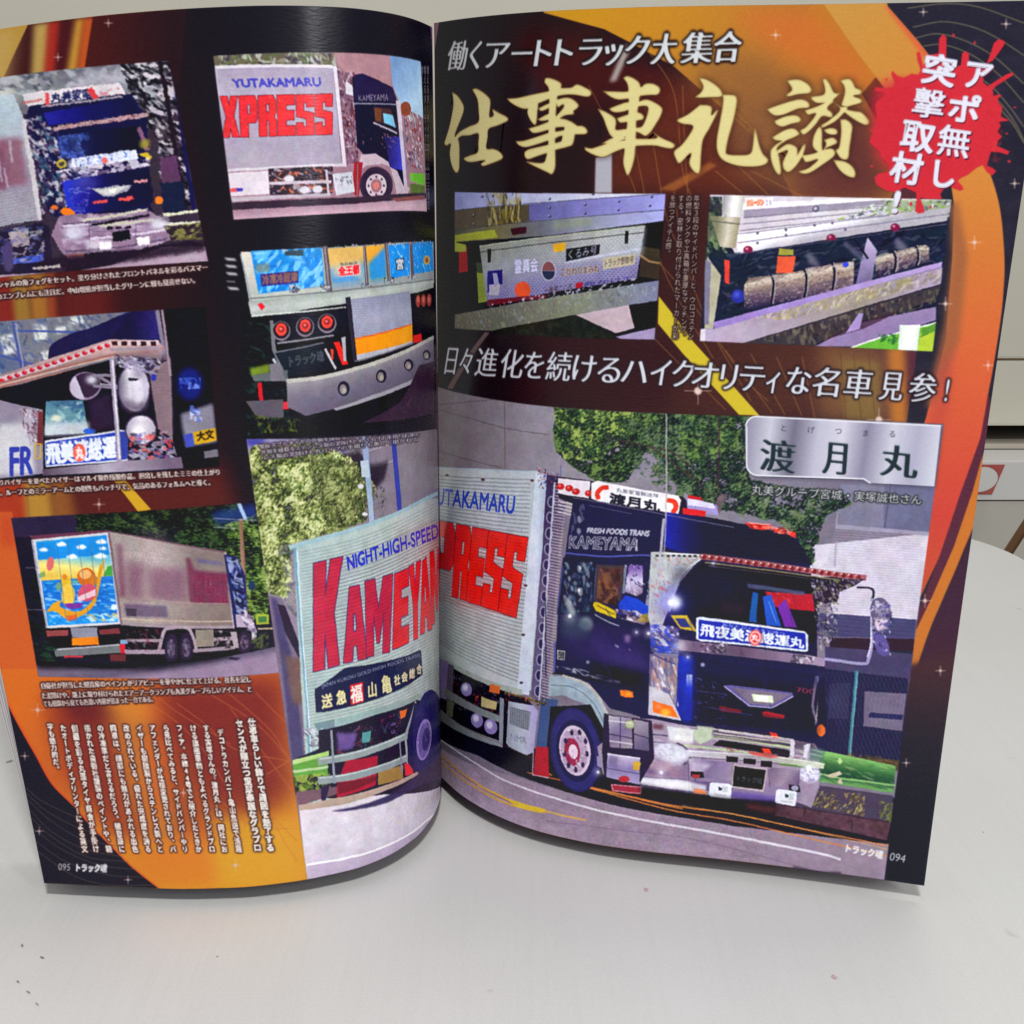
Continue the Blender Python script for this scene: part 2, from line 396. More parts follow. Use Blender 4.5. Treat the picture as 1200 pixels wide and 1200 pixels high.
def tmask(gl, r=0.0, pad=4, flat=False):
    tris = []
    for c, t in gl: tris += list(c[t])
    m = raster(tris, pad=pad)
    if m is None or r <= 0: return m
    rr = r * K; a = m[2]; o = a.copy()
    for k in range(10):
        dx, dy = rr * math.cos(k * .6283), rr * math.sin(k * .6283) * (.15 if flat else 1); ix, iy = int(round(dx)), int(round(dy))
        o = np.maximum(o, np.roll(np.roll(a, ix, 1), iy, 0))
    return (m[0], m[1], o)
def T(s, quad, col, bold=0.0, cols=None, vertical=False, latin=False, edge=None, ew=1.2, glow=None, gw=3, a=1.0, shine=None, flat=False):
    gl = letters(s, quad, cols, vertical, latin)
    if not gl: return gl
    m = tmask(gl, bold, pad=int(3 * gw * K) + 4, flat=flat)
    if m is None: return gl
    if glow is not None:
        g = tmask(gl, bold + ew, pad=int(3 * gw * K) + 4); bl = np.clip(blur(g[2], gw * K / 1.5) * 1.6, 0, 1); comp((g[0], g[1], bl), glow, .9)
    if edge is not None: comp(tmask(gl, bold + ew, pad=int(3 * gw * K) + 4), edge, a)
    if shine is not None:                                # two-tone metal print: light from the upper left of each stroke
        comp(m, shine, a); q = np.minimum(m[2], np.roll(np.roll(m[2], 2, 0), 1, 1)); comp((m[0], m[1], q), col, a)
    else: comp(m, col, a)
    return gl
def star(x, y, r, col=(225, 200, 190)):
    L([[x - r, y, x + r, y], [x, y - r, x, y + r]] and [np.array([[x - r, y], [x + r, y]]), np.array([[x, y - r], [x, y + r]])], .7, col, .7); E(x, y, r * .28, r * .28, col, b=.5)
# ------------------------------------------------------------------ print of the right page
V(0, 0, 1, 'R')
PAGE_R = '490 -20 1260 -20 1120 1060 490 1040'
CANV['R'][:] = (34, 22, 29)
G('490 -20 700 -20 700 1060 490 1060', (23, 20, 30), (40, 21, 27), '505 300 690 300')
G('640 200 1130 200 1130 500 640 500', (38, 22, 27), [(62, 32, 32), (78, 44, 38), (76, 42, 56)], '680 300 1100 380', b=18)
F('738 90 880 95 905 215 860 225 700 225', (106, 46, 32), .8, 12)
F('600 40 700 42 790 90 780 130 640 120', (78, 24, 24), .7, 14)
F('640 380 800 400 780 480 600 470', (50, 24, 30), .8, 10)
F('960 400 1040 410 1048 500 960 490', (150, 108, 62), .55, 10)
F('1040 405 1062 405 1064 500 1044 500', (205, 125, 50), .8, 4)
F('1062 405 1100 405 1105 500 1075 500', (92, 44, 58), .8, 5)
# gold and orange sheets
F('637 15 640 -10 1045 -10 1060 50 1010 110 1060 200 1040 240 930 232 905 180 850 130 790 78 741 51 708 34', (180, 118, 42))
G('637 14 960 -10 900 90 850 128 807 84 765 63 708 34', (202, 146, 34), [(190, 128, 40), (170, 112, 48)], '650 20 900 120')
F('800 70 880 60 1010 110 1040 240 930 235 850 150', (136, 88, 52), .75, 14)
F('850 8 950 5 1040 92 1010 110 900 60', (198, 104, 48), .8, 12)
F('930 170 985 120 1030 130 1060 225 1010 250 920 245', (84, 40, 48), .8, 16)
F('850 130 930 100 960 220 860 215', (120, 78, 54), .6, 14)
G('955 -10 1036 -10 1062 30 1092 66 1112 150 1105 200 1060 200 1040 108 1005 62', (192, 140, 66), (200, 132, 60), '970 20 1060 100')
F('1036 6 1044 8 1092 66 1086 72', (212, 92, 60), .9, 1.5)
F('1045 225 1105 210 1122 240 1150 500 1100 520 1110 240', (90, 48, 62), .8, 6)
# big arc on the right with its outer navy field
F('1030 -20 1041 8 1056 25 1076 48 1090 66 1104 100 1108 140 1105 200 1062 500 1010 1060 1290 1060 1290 -20', (40, 38, 52))
N('1104 60 1290 -20 1290 1060 1010 1060 1062 500 1100 200', .18, 14)
G(np.concatenate([spline('1105 150 1120 170 1140 185 1155 192 1171 240 1177 300 1176 340 1172 379 1164 430 1158 462 1149 513 1138 548 1126 577 1105 642 1085 686 1060 740'), arr('1030 720 1060 560 1085 490 1108 400 1116 300 1118 240')]),
  (205, 132, 60), [(204, 116, 56), (210, 100, 58), (206, 84, 58), (200, 66, 56), (190, 80, 50)], '1120 200 1070 700')
F('1112 240 1123 236 1134 300 1124 400 1096 470 1085 480 1106 380 1116 300', (150, 92, 62), .8, 3)
F('1096 440 1118 400 1112 470 1088 560 1080 560 1094 490', (176, 66, 66), .6, 6)
F(np.concatenate([spline('1160 468 1160 490 1151 531 1140 580 1118 640 1092 700 1068 760'), arr('1060 760 1075 720 1100 655 1126 577 1149 513 1158 462')]), (86, 40, 58))
F(np.concatenate([spline('1152 531 1146 598 1126 653 1105 702 1089 740 1072 790'), arr('1062 790 1068 750 1092 700 1118 640 1140 575')]), (196, 112, 46))
F(np.concatenate([spline('1153 531 1147 598 1127 653 1106 702 1090 740 1070 800'), arr('1090 850 1180 700 1180 500')]), (62, 34, 54), 1, 1)
F('1062 800 1130 740 1120 900 1050 900', (70, 34, 40), .8, 12)
G('1064 780 1140 760 1100 1060 1030 1060', (66, 38, 46), [(34, 30, 42), (22, 24, 36)], '1090 780 1065 960', b=2)
V(820, 0, 3.158)
rings = [spline(s) for s in ('740 62 850 60 960 80 1080 130 1200 215', '770 30 900 14 1030 25 1200 85', '790 100 900 80 1010 100 1100 140 1200 205', '800 140 880 125 980 150 1090 210 1200 310',
                             '830 170 900 165 1000 200 1100 270 1200 380', '1000 270 1080 320 1150 400 1200 470', '1060 330 1120 390 1170 460 1200 520', '1110 400 1160 460 1200 530')]
L(rings[1:], 1.0, (118, 112, 84), .8)
V(0, 0, 1)
# thin gold rays
rays = ['742 96 760 140 780 250 800 300 830 380 880 470', '760 60 790 110 800 200 815 240', '735 120 750 200 772 300 800 360 836 420', '700 190 740 270 800 340 870 440 900 470', '800 100 802 160 808 260',
        '880 200 940 230', '860 190 900 228', '838 200 870 226', '700 330 760 390 850 480', '850 410 905 484', '880 415 920 486', '910 418 940 488', '940 418 955 490', '790 225 800 290 815 330', '690 100 720 160 745 225']
L([spline(r) for r in rays], .8, (168, 112, 60), .6)
F('772 222 832 190 840 194 790 224', (176, 104, 50), .6, 1)
F('740 55 722 95 714 96 733 52', (190, 186, 180), .8, 1.5)
F('698 185 717 180 717 226 697 226', (178, 178, 190), .95, .5)
F('772 347 800 383 812 400 890 487 866 486 800 414 771 379', (204, 182, 48), 1)
F('569 388 575 388 530 456 524 455', (120, 96, 92), .8)
F('985 420 1030 425 1030 495 990 490', (130, 110, 60), .6, 3)
L(['1000 415 1010 495', '1018 415 1026 495', '985 415 992 495'], 1, (90, 60, 40), .6)
for s in ((1082, 14, 5), (1179, 28, 6), (1142, 284, 8), (1108, 356, 8), (1158, 428, 6), (1084, 610, 7), (1084, 704, 8), (909, 41, 6), (1189, 215, 6), (818, 458, 16), (1030, 492, 14), (1102, 786, 6), (1062, 894, 5)): star(*s)

# ---- photograph of the chequer-plate tool box
PR1 = '533 225 780 227 767 398 533 385'
clip(PR1); F(PR1, (30, 28, 36))
V(540, 220, 4.8)
G('-60 20 1160 25 1160 130 -60 230', (150, 152, 190), (124, 124, 168), '0 60 1100 60')
G('-60 22 1160 30 400 95 -60 130', (140, 144, 190), (202, 202, 216), '0 60 1000 40')
F('-60 128 400 92 400 185 -60 245', (84, 76, 62)); G('385 92 1150 30 1150 120 385 185', (98, 96, 148), [(124, 120, 176), (150, 150, 208)], '400 120 1150 80')
D('140 20 340 20 340 240 160 250', 90, (6, 26), (2, 5), 80, 25, [(150, 140, 90), (112, 98, 46), (60, 54, 44), (170, 160, 110)], .7)
G('-60 245 400 188 1150 125 1150 185 500 270 -60 310', (80, 80, 70), [(110, 104, 74), (104, 106, 120), (142, 144, 168), (160, 160, 214)], '0 260 1140 150')
F('-60 270 190 235 210 280 -60 310', (150, 154, 60)); F('280 230 370 218 370 255 290 268', (66, 34, 40))
F('520 190 740 170 740 210 520 240', (130, 140, 110), .6, 2)
L(['-60 245 400 188 1150 125', '-60 130 1150 34'], .7, (60, 58, 76), .8)
for x, y in ((120, 50), (180, 45), (500, 62), (500, 112), (500, 160), (700, 95), (700, 145), (745, 35), (890, 75), (885, 125), (1075, 50), (1065, 100), (75, 155), (75, 205)): E(x, y, 8, 7, (48, 44, 60)); E(x - 3, y - 3, 4, 3, (200, 200, 216))
F('-60 310 560 270 1140 185 1160 420 1120 520 -60 720', (26, 25, 32))
F('-10 330 35 330 40 470 -10 480', (150, 36, 42)); F('-60 300 30 320 30 360 -60 360', (150, 158, 66))
F('1020 330 1120 345 1130 520 1000 500', (60, 52, 44)); L('1010 380 1060 415 1125 425', 2, (142, 116, 82))
F('90 470 150 465 150 640 100 650', (128, 140, 60)); F('85 420 150 425 145 480 95 480', (60, 70, 52))
BX = '105 325 1035 212 990 510 150 655'
G(BX, (128, 134, 104), [(150, 152, 150), (118, 112, 158), (88, 80, 132)], '500 240 560 640'); 
G('620 260 1035 212 1020 380 640 420', (176, 180, 172), (190, 196, 190), '700 300 1000 300', a=.7, b=3)
hatch(BX, 2.4, (45, -45), .9, (196, 196, 214), .75); hatch([q + [1, 3] for q in arr(BX)], 2.4, (45, -45), .6, (70, 66, 92), .55)
L('110 362 1030 250', 1.0, (58, 60, 60), .9); L('105 328 1035 214', 1.0, (176, 184, 160), .8)
F('925 242 945 242 940 315 920 315', (26, 26, 32)); F('150 345 172 342 168 420 152 420', (30, 30, 34))
F('520 318 592 308 585 355 525 362', (206, 160, 48)); F('594 345 784 318 778 372 592 418', (22, 22, 30))
T('くるみ号', '600 345 770 322 765 372 598 412', (186, 190, 206), .2)
L('590 420 1000 345', 1.6, (196, 198, 226), .8, b=.5)
E(494, 468, 42, 56, (170, 172, 186)); F([ell(494, 466, 36, 50, 0, 20, 180, 360)], (120, 74, 80)); F([ell(494, 468, 36, 50, 0, 20, 0, 180)], (44, 50, 74))
F('150 470 235 460 235 540 150 590', (44, 40, 110)); F('160 545 220 540 215 602 160 605', (170, 166, 180)); F('180 480 205 480 215 540 190 560', (150, 150, 180))
F(ell(348, 575, 44, 48), (206, 84, 52)); T('霊真会 ', '300 400 480 385 480 470 300 488', (196, 196, 220), .3, edge=(60, 54, 96), ew=.5)
T('こだわりまみれ', '560 452 780 430 780 478 560 498', (70, 50, 60), .1, edge=(176, 160, 140), ew=.7)
F('800 396 985 372 978 432 800 462', (176, 166, 146)); T('トラック野郎号', '802 402 978 380 972 424 802 452', (54, 44, 50), .1)
T('一番星こころ', '470 560 630 535 625 575 470 600', (60, 44, 52), .2); F('645 535 690 530 685 560 645 566', (160, 40, 56)); T('命かけて', '690 530 980 490 980 520 690 558', (52, 44, 108), .2)
F('150 630 480 600 480 620 150 665', (100, 40, 50))
G('-60 720 150 680 1120 520 1110 635 180 805 -60 790', (96, 94, 82), [(104, 104, 98), (124, 128, 112), (118, 120, 150)], '0 740 1100 560')
D('-60 720 150 680 1120 520 1110 635 180 805 -60 790', 260, (4, 12), (1, 3), 75, 30, [(164, 166, 130), (84, 84, 84), (150, 154, 170), (110, 112, 90)], .45)
D('150 655 990 510 990 545 150 680', 60, (3, 6), (1, 1.6), -40, 5, [(196, 196, 214)], .8)
F('170 805 640 715 860 830 860 900 170 870', (34, 38, 34)); N('170 805 640 715 860 830 860 900 170 870', .5, 6); F('645 715 940 660 978 700 965 745 980 790 870 818', (178, 160, 170)); F('945 660 1110 635 1100 780 870 835 980 790 965 745', (24, 22, 30))
F('870 838 1100 785 1100 860 900 850', (150, 136, 170))
V(0, 0, 1); finish(PR1, 5); clip()

# ---- photograph of the tank side rail
V(0, 0, 1)
PR2 = '832 228 1115 234 1093 412 820 400'
clip(PR2); F(PR2, (38, 40, 58))
V(810, 220, 3.871)
G('60 30 1200 40 1180 130 200 300', (196, 188, 200), [(206, 200, 208), (176, 170, 186)], '300 60 1100 120')
F('230 70 1190 30 1190 60 230 100', (228, 224, 228)); F('240 100 880 55 880 75 240 140', (150, 142, 160)); L(['240 135 900 80', '235 165 900 100', '220 195 1150 95'], 1, (112, 106, 126), .8)
F('880 55 1180 55 1165 120 900 140', (140, 156, 120), .8); D('880 50 1180 55 1170 130 640 190 640 150', 170, (3, 8), (1, 2.4), -20, 30, [(90, 110, 84), (220, 220, 226), (120, 170, 70), (80, 78, 100)], .8)
G('210 205 1170 90 1160 150 210 300', (232, 230, 236), [(226, 224, 232), (170, 166, 176)], '400 180 420 270'); L(['212 250 1165 120', '205 305 1160 165', '212 210 900 125'], 1, (120, 112, 136), .9)
for x, y in ((300, 205), (430, 190), (560, 170), (640, 160), (430, 215), (300, 250), (700, 190)): E(x, y, 7, 7, (110, 104, 126))
for x, y in ((258, 282), (635, 228), (925, 180)): E(x, y, 22, 18, (120, 40, 74)); E(x - 6, y - 5, 7, 6, (196, 120, 150))
F('245 45 372 42 370 85 245 95', (220, 218, 222)); T('クルージン', '252 52 330 50 330 82 252 86', (220, 110, 70), .5); T('20', '335 50 368 48 368 80 335 84', (110, 110, 130), .2)
E(566, 96, 15, 15, (90, 86, 106)); E(564, 94, 8, 8, (180, 176, 190))
F('75 40 140 40 140 130 80 128', (58, 60, 66)); F('70 110 110 115 150 260 75 260', (90, 100, 84)); D('70 40 150 40 170 340 60 340', 80, (4, 12), (1.5, 4), 60, 50, [(60, 76, 60), (120, 140, 110), (40, 46, 50)], .8)
G('145 30 245 35 225 135 140 125', (150, 146, 150), [(232, 232, 228), (176, 172, 170)], '145 80 240 85'); G('85 128 225 135 200 275 130 268 110 200', (120, 120, 96), [(196, 190, 176), (140, 132, 110)], '110 200 215 210'); L('85 150 222 165', 1, (90, 88, 76))
F('200 305 1165 165 1145 340 130 610 60 500 60 320', (36, 42, 60)); D('160 300 1165 165 1150 330 120 580', 170, (6, 24), (1, 4), -25, 30, [(20, 24, 36), (64, 72, 92), (84, 84, 104)], .6)
F('72 310 135 400 100 640 60 640', (170, 166, 146)); F('60 320 90 340 80 620 60 620', (120, 118, 140)); F('150 325 175 330 172 440 152 430', (204, 70, 62)); E(212, 492, 30, 32, (50, 54, 140)); E(206, 484, 14, 14, (84, 90, 200), b=1.5)
for top, bot in (('240 440 262 408 400 392 520 372 640 345 738 332', '240 545 262 548 400 520 520 496 640 466 738 446'), ('835 322 930 288 1030 262 1062 258 1078 272', '838 412 930 382 1030 350 1066 338 1080 330')):
    A, B = arr(top), arr(bot); q_ = [(.0, .16, (120, 104, 100), (196, 184, 172)), (.16, .34, (196, 184, 172), (150, 132, 124)), (.34, .62, (150, 132, 124), (110, 92, 104)), (.62, 1.02, (110, 92, 104), (50, 42, 70))]
    for t0, t1, c0, c1 in q_:
        P0, P1 = A + (B - A) * t0, A + (B - A) * t1; G(np.concatenate([P0, P1[::-1]]), c0, c1, [P0[2], P1[2] + [3, 0]])
    D(np.concatenate([A, B[::-1]]), 700, (2, 4), (.8, 1.4), -35, 50, [(206, 196, 186), (70, 58, 72)], .4)
for x, y0, y1 in ((370, 396, 526), (520, 372, 498), (647, 344, 466), (925, 288, 384), (1026, 262, 352)): L([spline(f'{x-6} {y0-6} {x+5} {y0+30} {x+5} {y0+70} {x-4} {y1}')], 3.0, (32, 30, 48)); L([spline(f'{x-1} {y0-4} {x+10} {y0+30} {x+10} {y0+70} {x+1} {y1}')], .8, (190, 182, 182))
D('380 390 1080 255 1080 280 250 440', 50, (6, 14), (1, 2), -15, 8, [(214, 206, 196)], .5)
G('800 225 845 285 815 440 745 450 770 330', (176, 168, 196), [(140, 128, 164), (110, 98, 136)], '800 240 790 440'); F('700 240 790 320 770 330 690 260', (90, 88, 112), .8, 1); L(['740 230 800 320'], 2, (34, 34, 50)); F('525 290 560 315 585 352 560 358 530 340', (110, 108, 124), .8, 1.5); F('930 225 960 245 985 280 950 285 925 270', (116, 114, 132), .8, 1.5)
F('400 275 465 280 465 305 395 305', (150, 146, 70)); F('392 310 475 310 462 385 385 388', (206, 92, 66)); E(700, 348, 14, 12, (70, 76, 200))
G('100 610 1140 335 1135 360 105 645', (150, 128, 190), (170, 150, 196), '200 600 1000 380')
G('40 640 105 640 1140 360 1135 435 235 705 38 695', (176, 160, 186), [(158, 146, 160), (150, 140, 130), (160, 146, 176)], '100 640 1100 400'); D('280 590 1140 365 1130 430 420 600', 190, (4, 14), (1, 3), -55, 22, [(196, 186, 120), (120, 112, 110), (216, 206, 190), (150, 140, 90)], .5); F('38 642 65 640 62 695 38 695', (206, 200, 214))
F('235 705 1135 440 1110 500 560 720', (64, 58, 64)); D('300 690 1130 450 1110 520 560 720', 90, (5, 16), (2, 5), 80, 15, [(96, 88, 80), (44, 40, 56), (116, 108, 96)], .7)
F('560 720 780 610 1110 540 1110 600 760 720', (140, 122, 160)); F('600 690 780 640 950 560 780 600', (60, 40, 56), .7); F('760 570 780 570 765 640 700 660', (160, 140, 190))
F('725 728 950 655 1110 610 1100 750 725 740', (104, 166, 66)); L('725 726 850 682 950 655 1110 612', 1.6, (226, 228, 220)); D('850 665 950 655 930 710 850 715', 24, (3, 7), (2, 4), 20, 40, [(44, 96, 60)], .8)
F('1040 660 1105 640 1100 750 1025 745', (170, 190, 70)); G('945 622 1040 622 1025 742 938 738', (206, 216, 206), [(238, 240, 238), (196, 206, 196)], '940 680 1040 685'); F('1050 640 1110 612 1105 650 1040 680', (90, 140, 60))
V(0, 0, 1); finish(PR2, 6); clip()
V(0, 0, 1)
cap = ['年型３段のサイドバンパーと、ウロコステン', 'の燃料タンクや工具箱が重厚なマッチング。', 'する。密林と取り付けられたマーカーが彩', 'を放つアイテム感。']
for i, s in enumerate(cap):
    x = 813 - i * 9.2; T(s, f'{x} {228} {x+7.5} 228 {x+6.5 -6} {398 if i<3 else 300} {x-7} {398 if i<3 else 300}', (196, 184, 172), .1, vertical=True, glow=(40, 22, 26), gw=1.5)

# ---- main photograph
PRM = '495 448 1106 497 1034 1050 480 1050 480 448'
clip(PRM); F(PRM, (120, 112, 128))
# sky-side building
G('480 440 1110 490 1110 620 480 560', (116, 106, 112), [(140, 134, 146), (128, 122, 136), (104, 100, 122)], '510 480 1100 560')
V(500, 460, 3.75)
L(['-20 60 140 45 400 20', '-20 50 180 110 340 155 540 185', '-20 230 150 285 330 330'], .8, (84, 72, 80), .8); L('342 20 345 330', 1.6, (104, 92, 88), .8); L('590 320 590 400', 1.6, (84, 90, 140), .7)
G('-40 30 30 30 30 330 -40 330', (104, 96, 104), (118, 108, 114), '-40 100 30 100', a=.5)
V(780, 460, 3.4286)
F('540 620 1060 565 1010 915 680 895 560 700', (198, 192, 206)); S(['680 545 1055 570'][0], '610 885 1008 912', 34, .55, (160, 154, 178), .8); F('690 480 1060 560 1060 575 680 548', (150, 146, 166)); F('880 370 1090 372 1060 560 870 545', (104, 104, 132)); F('700 370 880 370 875 545 690 530', (122, 120, 142)); L('905 372 880 545', 1.2, (84, 80, 96)); L('685 600 680 700', 2, (150, 148, 166), .7)
F('600 885 1008 912 1000 990 600 980', (72, 70, 106)); F('660 985 1000 990 995 1040 660 1030', (50, 26, 46)); F('640 1030 995 1040 990 1060 640 1050', (30, 44, 58)); S('660 890 1005 915', '660 1060 990 1090', 12, .5, (50, 48, 76), .6)
V(0, 0, 1)
# tree
GR = [(20, 24, 30), (26, 34, 36), (36, 48, 44), (50, 68, 52), (72, 96, 60), (106, 128, 76)]
GD = [(20, 24, 30), (26, 34, 38), (34, 48, 46), (48, 68, 54), (72, 94, 66), (104, 118, 90)]
foliage('660 470 806 474 800 505 775 512 748 540 735 566 700 564 672 548 652 530 648 500', GR, .30, 12, 3, 5)
foliage('790 474 880 484 878 560 915 570 985 574 1000 590 968 604 958 640 950 668 938 640 915 612 870 602 830 596 790 566 770 530 765 500', GD, .31, 12, 9, 6)
foliage('646 464 700 468 740 474 742 505 700 540 660 536', GR[1:] + [(150, 166, 92)], .34, 9, 14, 4)
foliage('730 490 800 500 812 560 800 584 770 570 742 548', GD, .46, 7, 21, 3)
foliage('800 476 870 484 862 530 815 545 795 520', GR, .42, 8, 27, 3)
L([spline('725 516 755 522 788 530 806 546'), spline('762 524 786 540 810 560'), spline('843 484 842 560 838 600'), spline('792 548 812 558 832 580')], 1.7, (70, 50, 58), .7)
D('880 566 980 578 960 606 905 604', 60, (3, 8), (1.2, 3), -30, 60, [(138, 136, 148)], .6)
F('845 578 832 600 842 604 852 580', (104, 86, 96), .8)
# road
V(500, 740, 3.75)
G('-60 420 400 640 1200 800 1330 850 2100 900 2100 1250 -60 1250', (142, 126, 144), [(164, 148, 168), (180, 162, 182)], '300 600 200 950')
N('-60 420 1500 640 1500 1250 -60 1250', .1, 2); N('-60 420 1500 640 1500 1250 -60 1250', .08, 26, .3, 4)
V(0, 0, 1)
F('490 850 560 885 640 920 740 948 860 968 1000 985 1052 990 1040 1030 1052 975 1050 935 880 925 800 900 700 905 640 880 520 830 490 810', (30, 24, 40))
L([spline('640 906 700 926 790 950 860 962 960 985 1040 1003'), spline('640 906 700 924 790 944 860 954 960 975 1045 992')], 1.6, (196, 124, 70), .9)
L(spline('618 905 660 915 720 930 800 948'), 1.6, (206, 128, 62), .8); L([spline('800 944 880 958 960 976 1043 996')], 1.2, (220, 170, 90), .5)
L(spline('505 858 518 868 560 896 600 918 680 944 760 962 850 978 960 1000 985 1007'), 2.0, (206, 200, 212), .95, w1=3)
F([spline('500 872 516 884 540 902 570 924 600 938 630 950 655 955'), ], (0, 0, 0), 0)
L([spline('500 868 517 884 545 908 580 930 612 943 638 951'), spline('500 878 517 893 545 915 575 933 605 945 640 952')], 2.2, (204, 156, 62), .95); L([spline('505 874 520 890 550 914 585 934 620 948')], 1, (134, 84, 60), .9); L(spline('560 920 600 938 650 953 686 961'), 2.4, (206, 164, 84), .8); F('592 935 640 948 634 953 606 946', (204, 176, 60), .9)
L(spline('640 962 720 972 820 985 960 1022'), 1, (110, 92, 118), .6); L(spline('930 1016 960 1022 985 1023'), 3, (66, 50, 76), .8, b=.8)
# fence, guard rail and verge right of the truck
V(780, 740, 3.4286)
F('600 140 980 150 950 530 600 500', (38, 36, 66)); F('640 60 1000 90 985 190 640 150', (70, 64, 96)); F('800 240 968 250 950 400 795 380', (112, 102, 122)); F('820 325 955 335 950 355 815 345', (40, 40, 76)); F('660 210 740 205 735 350 650 350', (52, 50, 80))
for k in range(24):
    x = 600 + k * 17; L([f'{x} 160 {x+150} 520'], .45, (84, 86, 130), .6); L([f'{x} 160 {x-60} 520'], .4, (70, 72, 112), .45)
L('768 160 738 500', 3.6, (70, 118, 134)); L('772 165 742 500', 1, (120, 170, 180))
F('600 490 960 520 955 560 590 540', (82, 66, 52)); D('740 480 945 520 930 545 720 510', 40, (3, 9), (1, 2), 10, 20, [(120, 96, 66), (60, 60, 44)], .8)
G('440 485 640 480 925 540 915 650 600 600 440 590', (126, 172, 104), [(84, 130, 78), (48, 88, 58), (38, 70, 54), (100, 146, 90), (104, 150, 92)], '700 500 680 630')
D('600 500 920 545 912 645 600 600', 40, (8, 26), (1.2, 3), 10, 8, [(60, 100, 62), (150, 180, 120), (36, 64, 50)], .5, soft=4)
L(['460 560 640 575 700 590 920 618'], 2.2, (160, 200, 130), .7); F('690 520 700 505 712 520 700 535', (170, 196, 140)); F('640 580 700 560 710 572 670 590', (190, 180, 160)); F('690 600 705 590 712 612 695 612', (190, 180, 160))
F('440 595 915 660 905 770 440 690', (72, 62, 84)); F('440 690 905 765 890 840 440 740', (84, 58, 70)); L(['440 692 905 768', '750 760 748 810', '560 705 556 740'], 1, (50, 36, 50)); N('440 690 905 765 890 840 440 740', .3, 5)
D('600 640 800 650 800 745 590 700', 150, (4, 10), (.8, 1.8), -70, 30, [(150, 128, 76), (110, 96, 60), (170, 156, 104), (74, 66, 56)], .85); D('860 680 915 690 905 770 860 750', 50, (3, 9), (.8, 1.8), -75, 25, [(120, 128, 66), (90, 96, 60)], .85)
# cargo box
V(500, 460, 3.75)
G('-40 325 200 335 490 345 510 375 440 1200 300 1420 -40 1200', (150, 162, 158), [(172, 180, 182), (178, 184, 190), (160, 168, 174)], '-20 700 480 700')
V(0, 0, 1)
G('490 545 512 548 560 550 630 553 628 810 600 806 560 792 512 765 490 752', (158, 168, 166), [(176, 184, 184), (186, 192, 198), (176, 182, 190)], '500 650 630 650')
S('500 556 560 560 622 562', '500 742 560 778 612 800', 52, 1.15, (116, 124, 132), .8)
G('628 553 641 556 636 640 620 815 606 812', (196, 206, 222), [(176, 186, 206), (150, 160, 190)], '628 650 640 652'); L('500 547 560 550 630 553', 2.4, (170, 184, 196))
G('500 752 512 765 540 782 575 798 612 808 612 822 575 812 540 797 512 780 500 765', (146, 156, 152), (162, 172, 166), '510 770 600 810')
for x, y in ((524, 557), (566, 562), (624, 563), (616, 686), (613, 744), (611, 800)): E(x, y, 2.2, 1.5, (84, 60, 66))
T('UTAKAMARU', '512 572 604 581 602 602 511 591', (52, 74, 170), .5, latin=True, edge=(190, 198, 206), ew=.6)
def fat(s, quad, col, edge, bold=1.6, ew=1.4): return T(s, quad, col, bold, latin=True, edge=edge, ew=ew)
for ch, a, b in (('P', .13, .355), ('R', .36, .50), ('E', .505, .645), ('S', .65, .815), ('S', .82, 1.0)):
    tp = lambda t: [488 + t * 131, 605 + t * 25]; bt = lambda t: [487 + t * 118, 684 + t * 40]
    block(ch, [tp(a), tp(b), bt(b), bt(a)], (212, 50, 44), (78, 30, 44), (180, 186, 188), 1.5)
S('506 612 560 620 618 630', '506 700 560 712 604 724', 26, .8, (160, 30, 34), .45)
# lattice behind the cab
G('641 556 668 560 655 640 640 830 622 815 636 640', (60, 48, 84), (96, 88, 120), '640 600 660 610'); 
for k in range(13):
    y = 588 + k * 18.5; x = 646 - k * 1.3; E(x, y, 4.5, 7, (150, 146, 170)); E(x, y, 3.2, 5.5, (56, 48, 86))
S('651 566 664 568', '634 822 646 826', 74, 1.0, (196, 176, 176), .9); L('650 566 632 820', 2.2, (186, 190, 210), .9); L('659 640 646 826', 1, (120, 116, 150))
D('626 545 655 555 650 575 632 572', 60, (2, 5), (1, 2.4), 0, 90, [(190, 60, 50), (70, 60, 130), (170, 180, 210), (40, 30, 40)], .9)
S('655 578 674 583', '654 600 672 604', 6, 1.4, (206, 198, 206), .9)
# roof lamps and board
F('652 558 690 563 720 568 800 582 808 590 806 620 780 612 700 600 655 584', (40, 34, 50)); F('654 560 692 564 690 584 654 578', (214, 206, 216))
for x, y in ((657, 570), (667, 572), (675, 576), (690, 578)): E(x, y, 4.6, 3.8, (176, 40, 40)); E(x - 1, y - 1, 1.5, 1.2, (226, 120, 110))
F('693 566 700 563 795 581 798 586 795 602 700 587 693 584', (222, 220, 228)); 
L([spline('712 571 705 572 700 578 701 584')], 5, (206, 62, 44)); L([spline('783 586 790 588 792 594 789 600')], 5, (206, 62, 44))
T('丸美家電輸送隊', '722 571 772 579 772 584 722 577', (70, 66, 84), .1); T('渡月丸', '714 577 774 587 773 601 714 590', (36, 34, 50), .6)
F('804 583 812 584 840 592 842 604 806 600', (150, 140, 190)); F('806 584 836 590 838 596 806 592', (206, 204, 224)); F('800 595 828 599 826 606 800 602', (196, 44, 50)); F('806 580 822 583 824 587 806 584', (180, 40, 44))
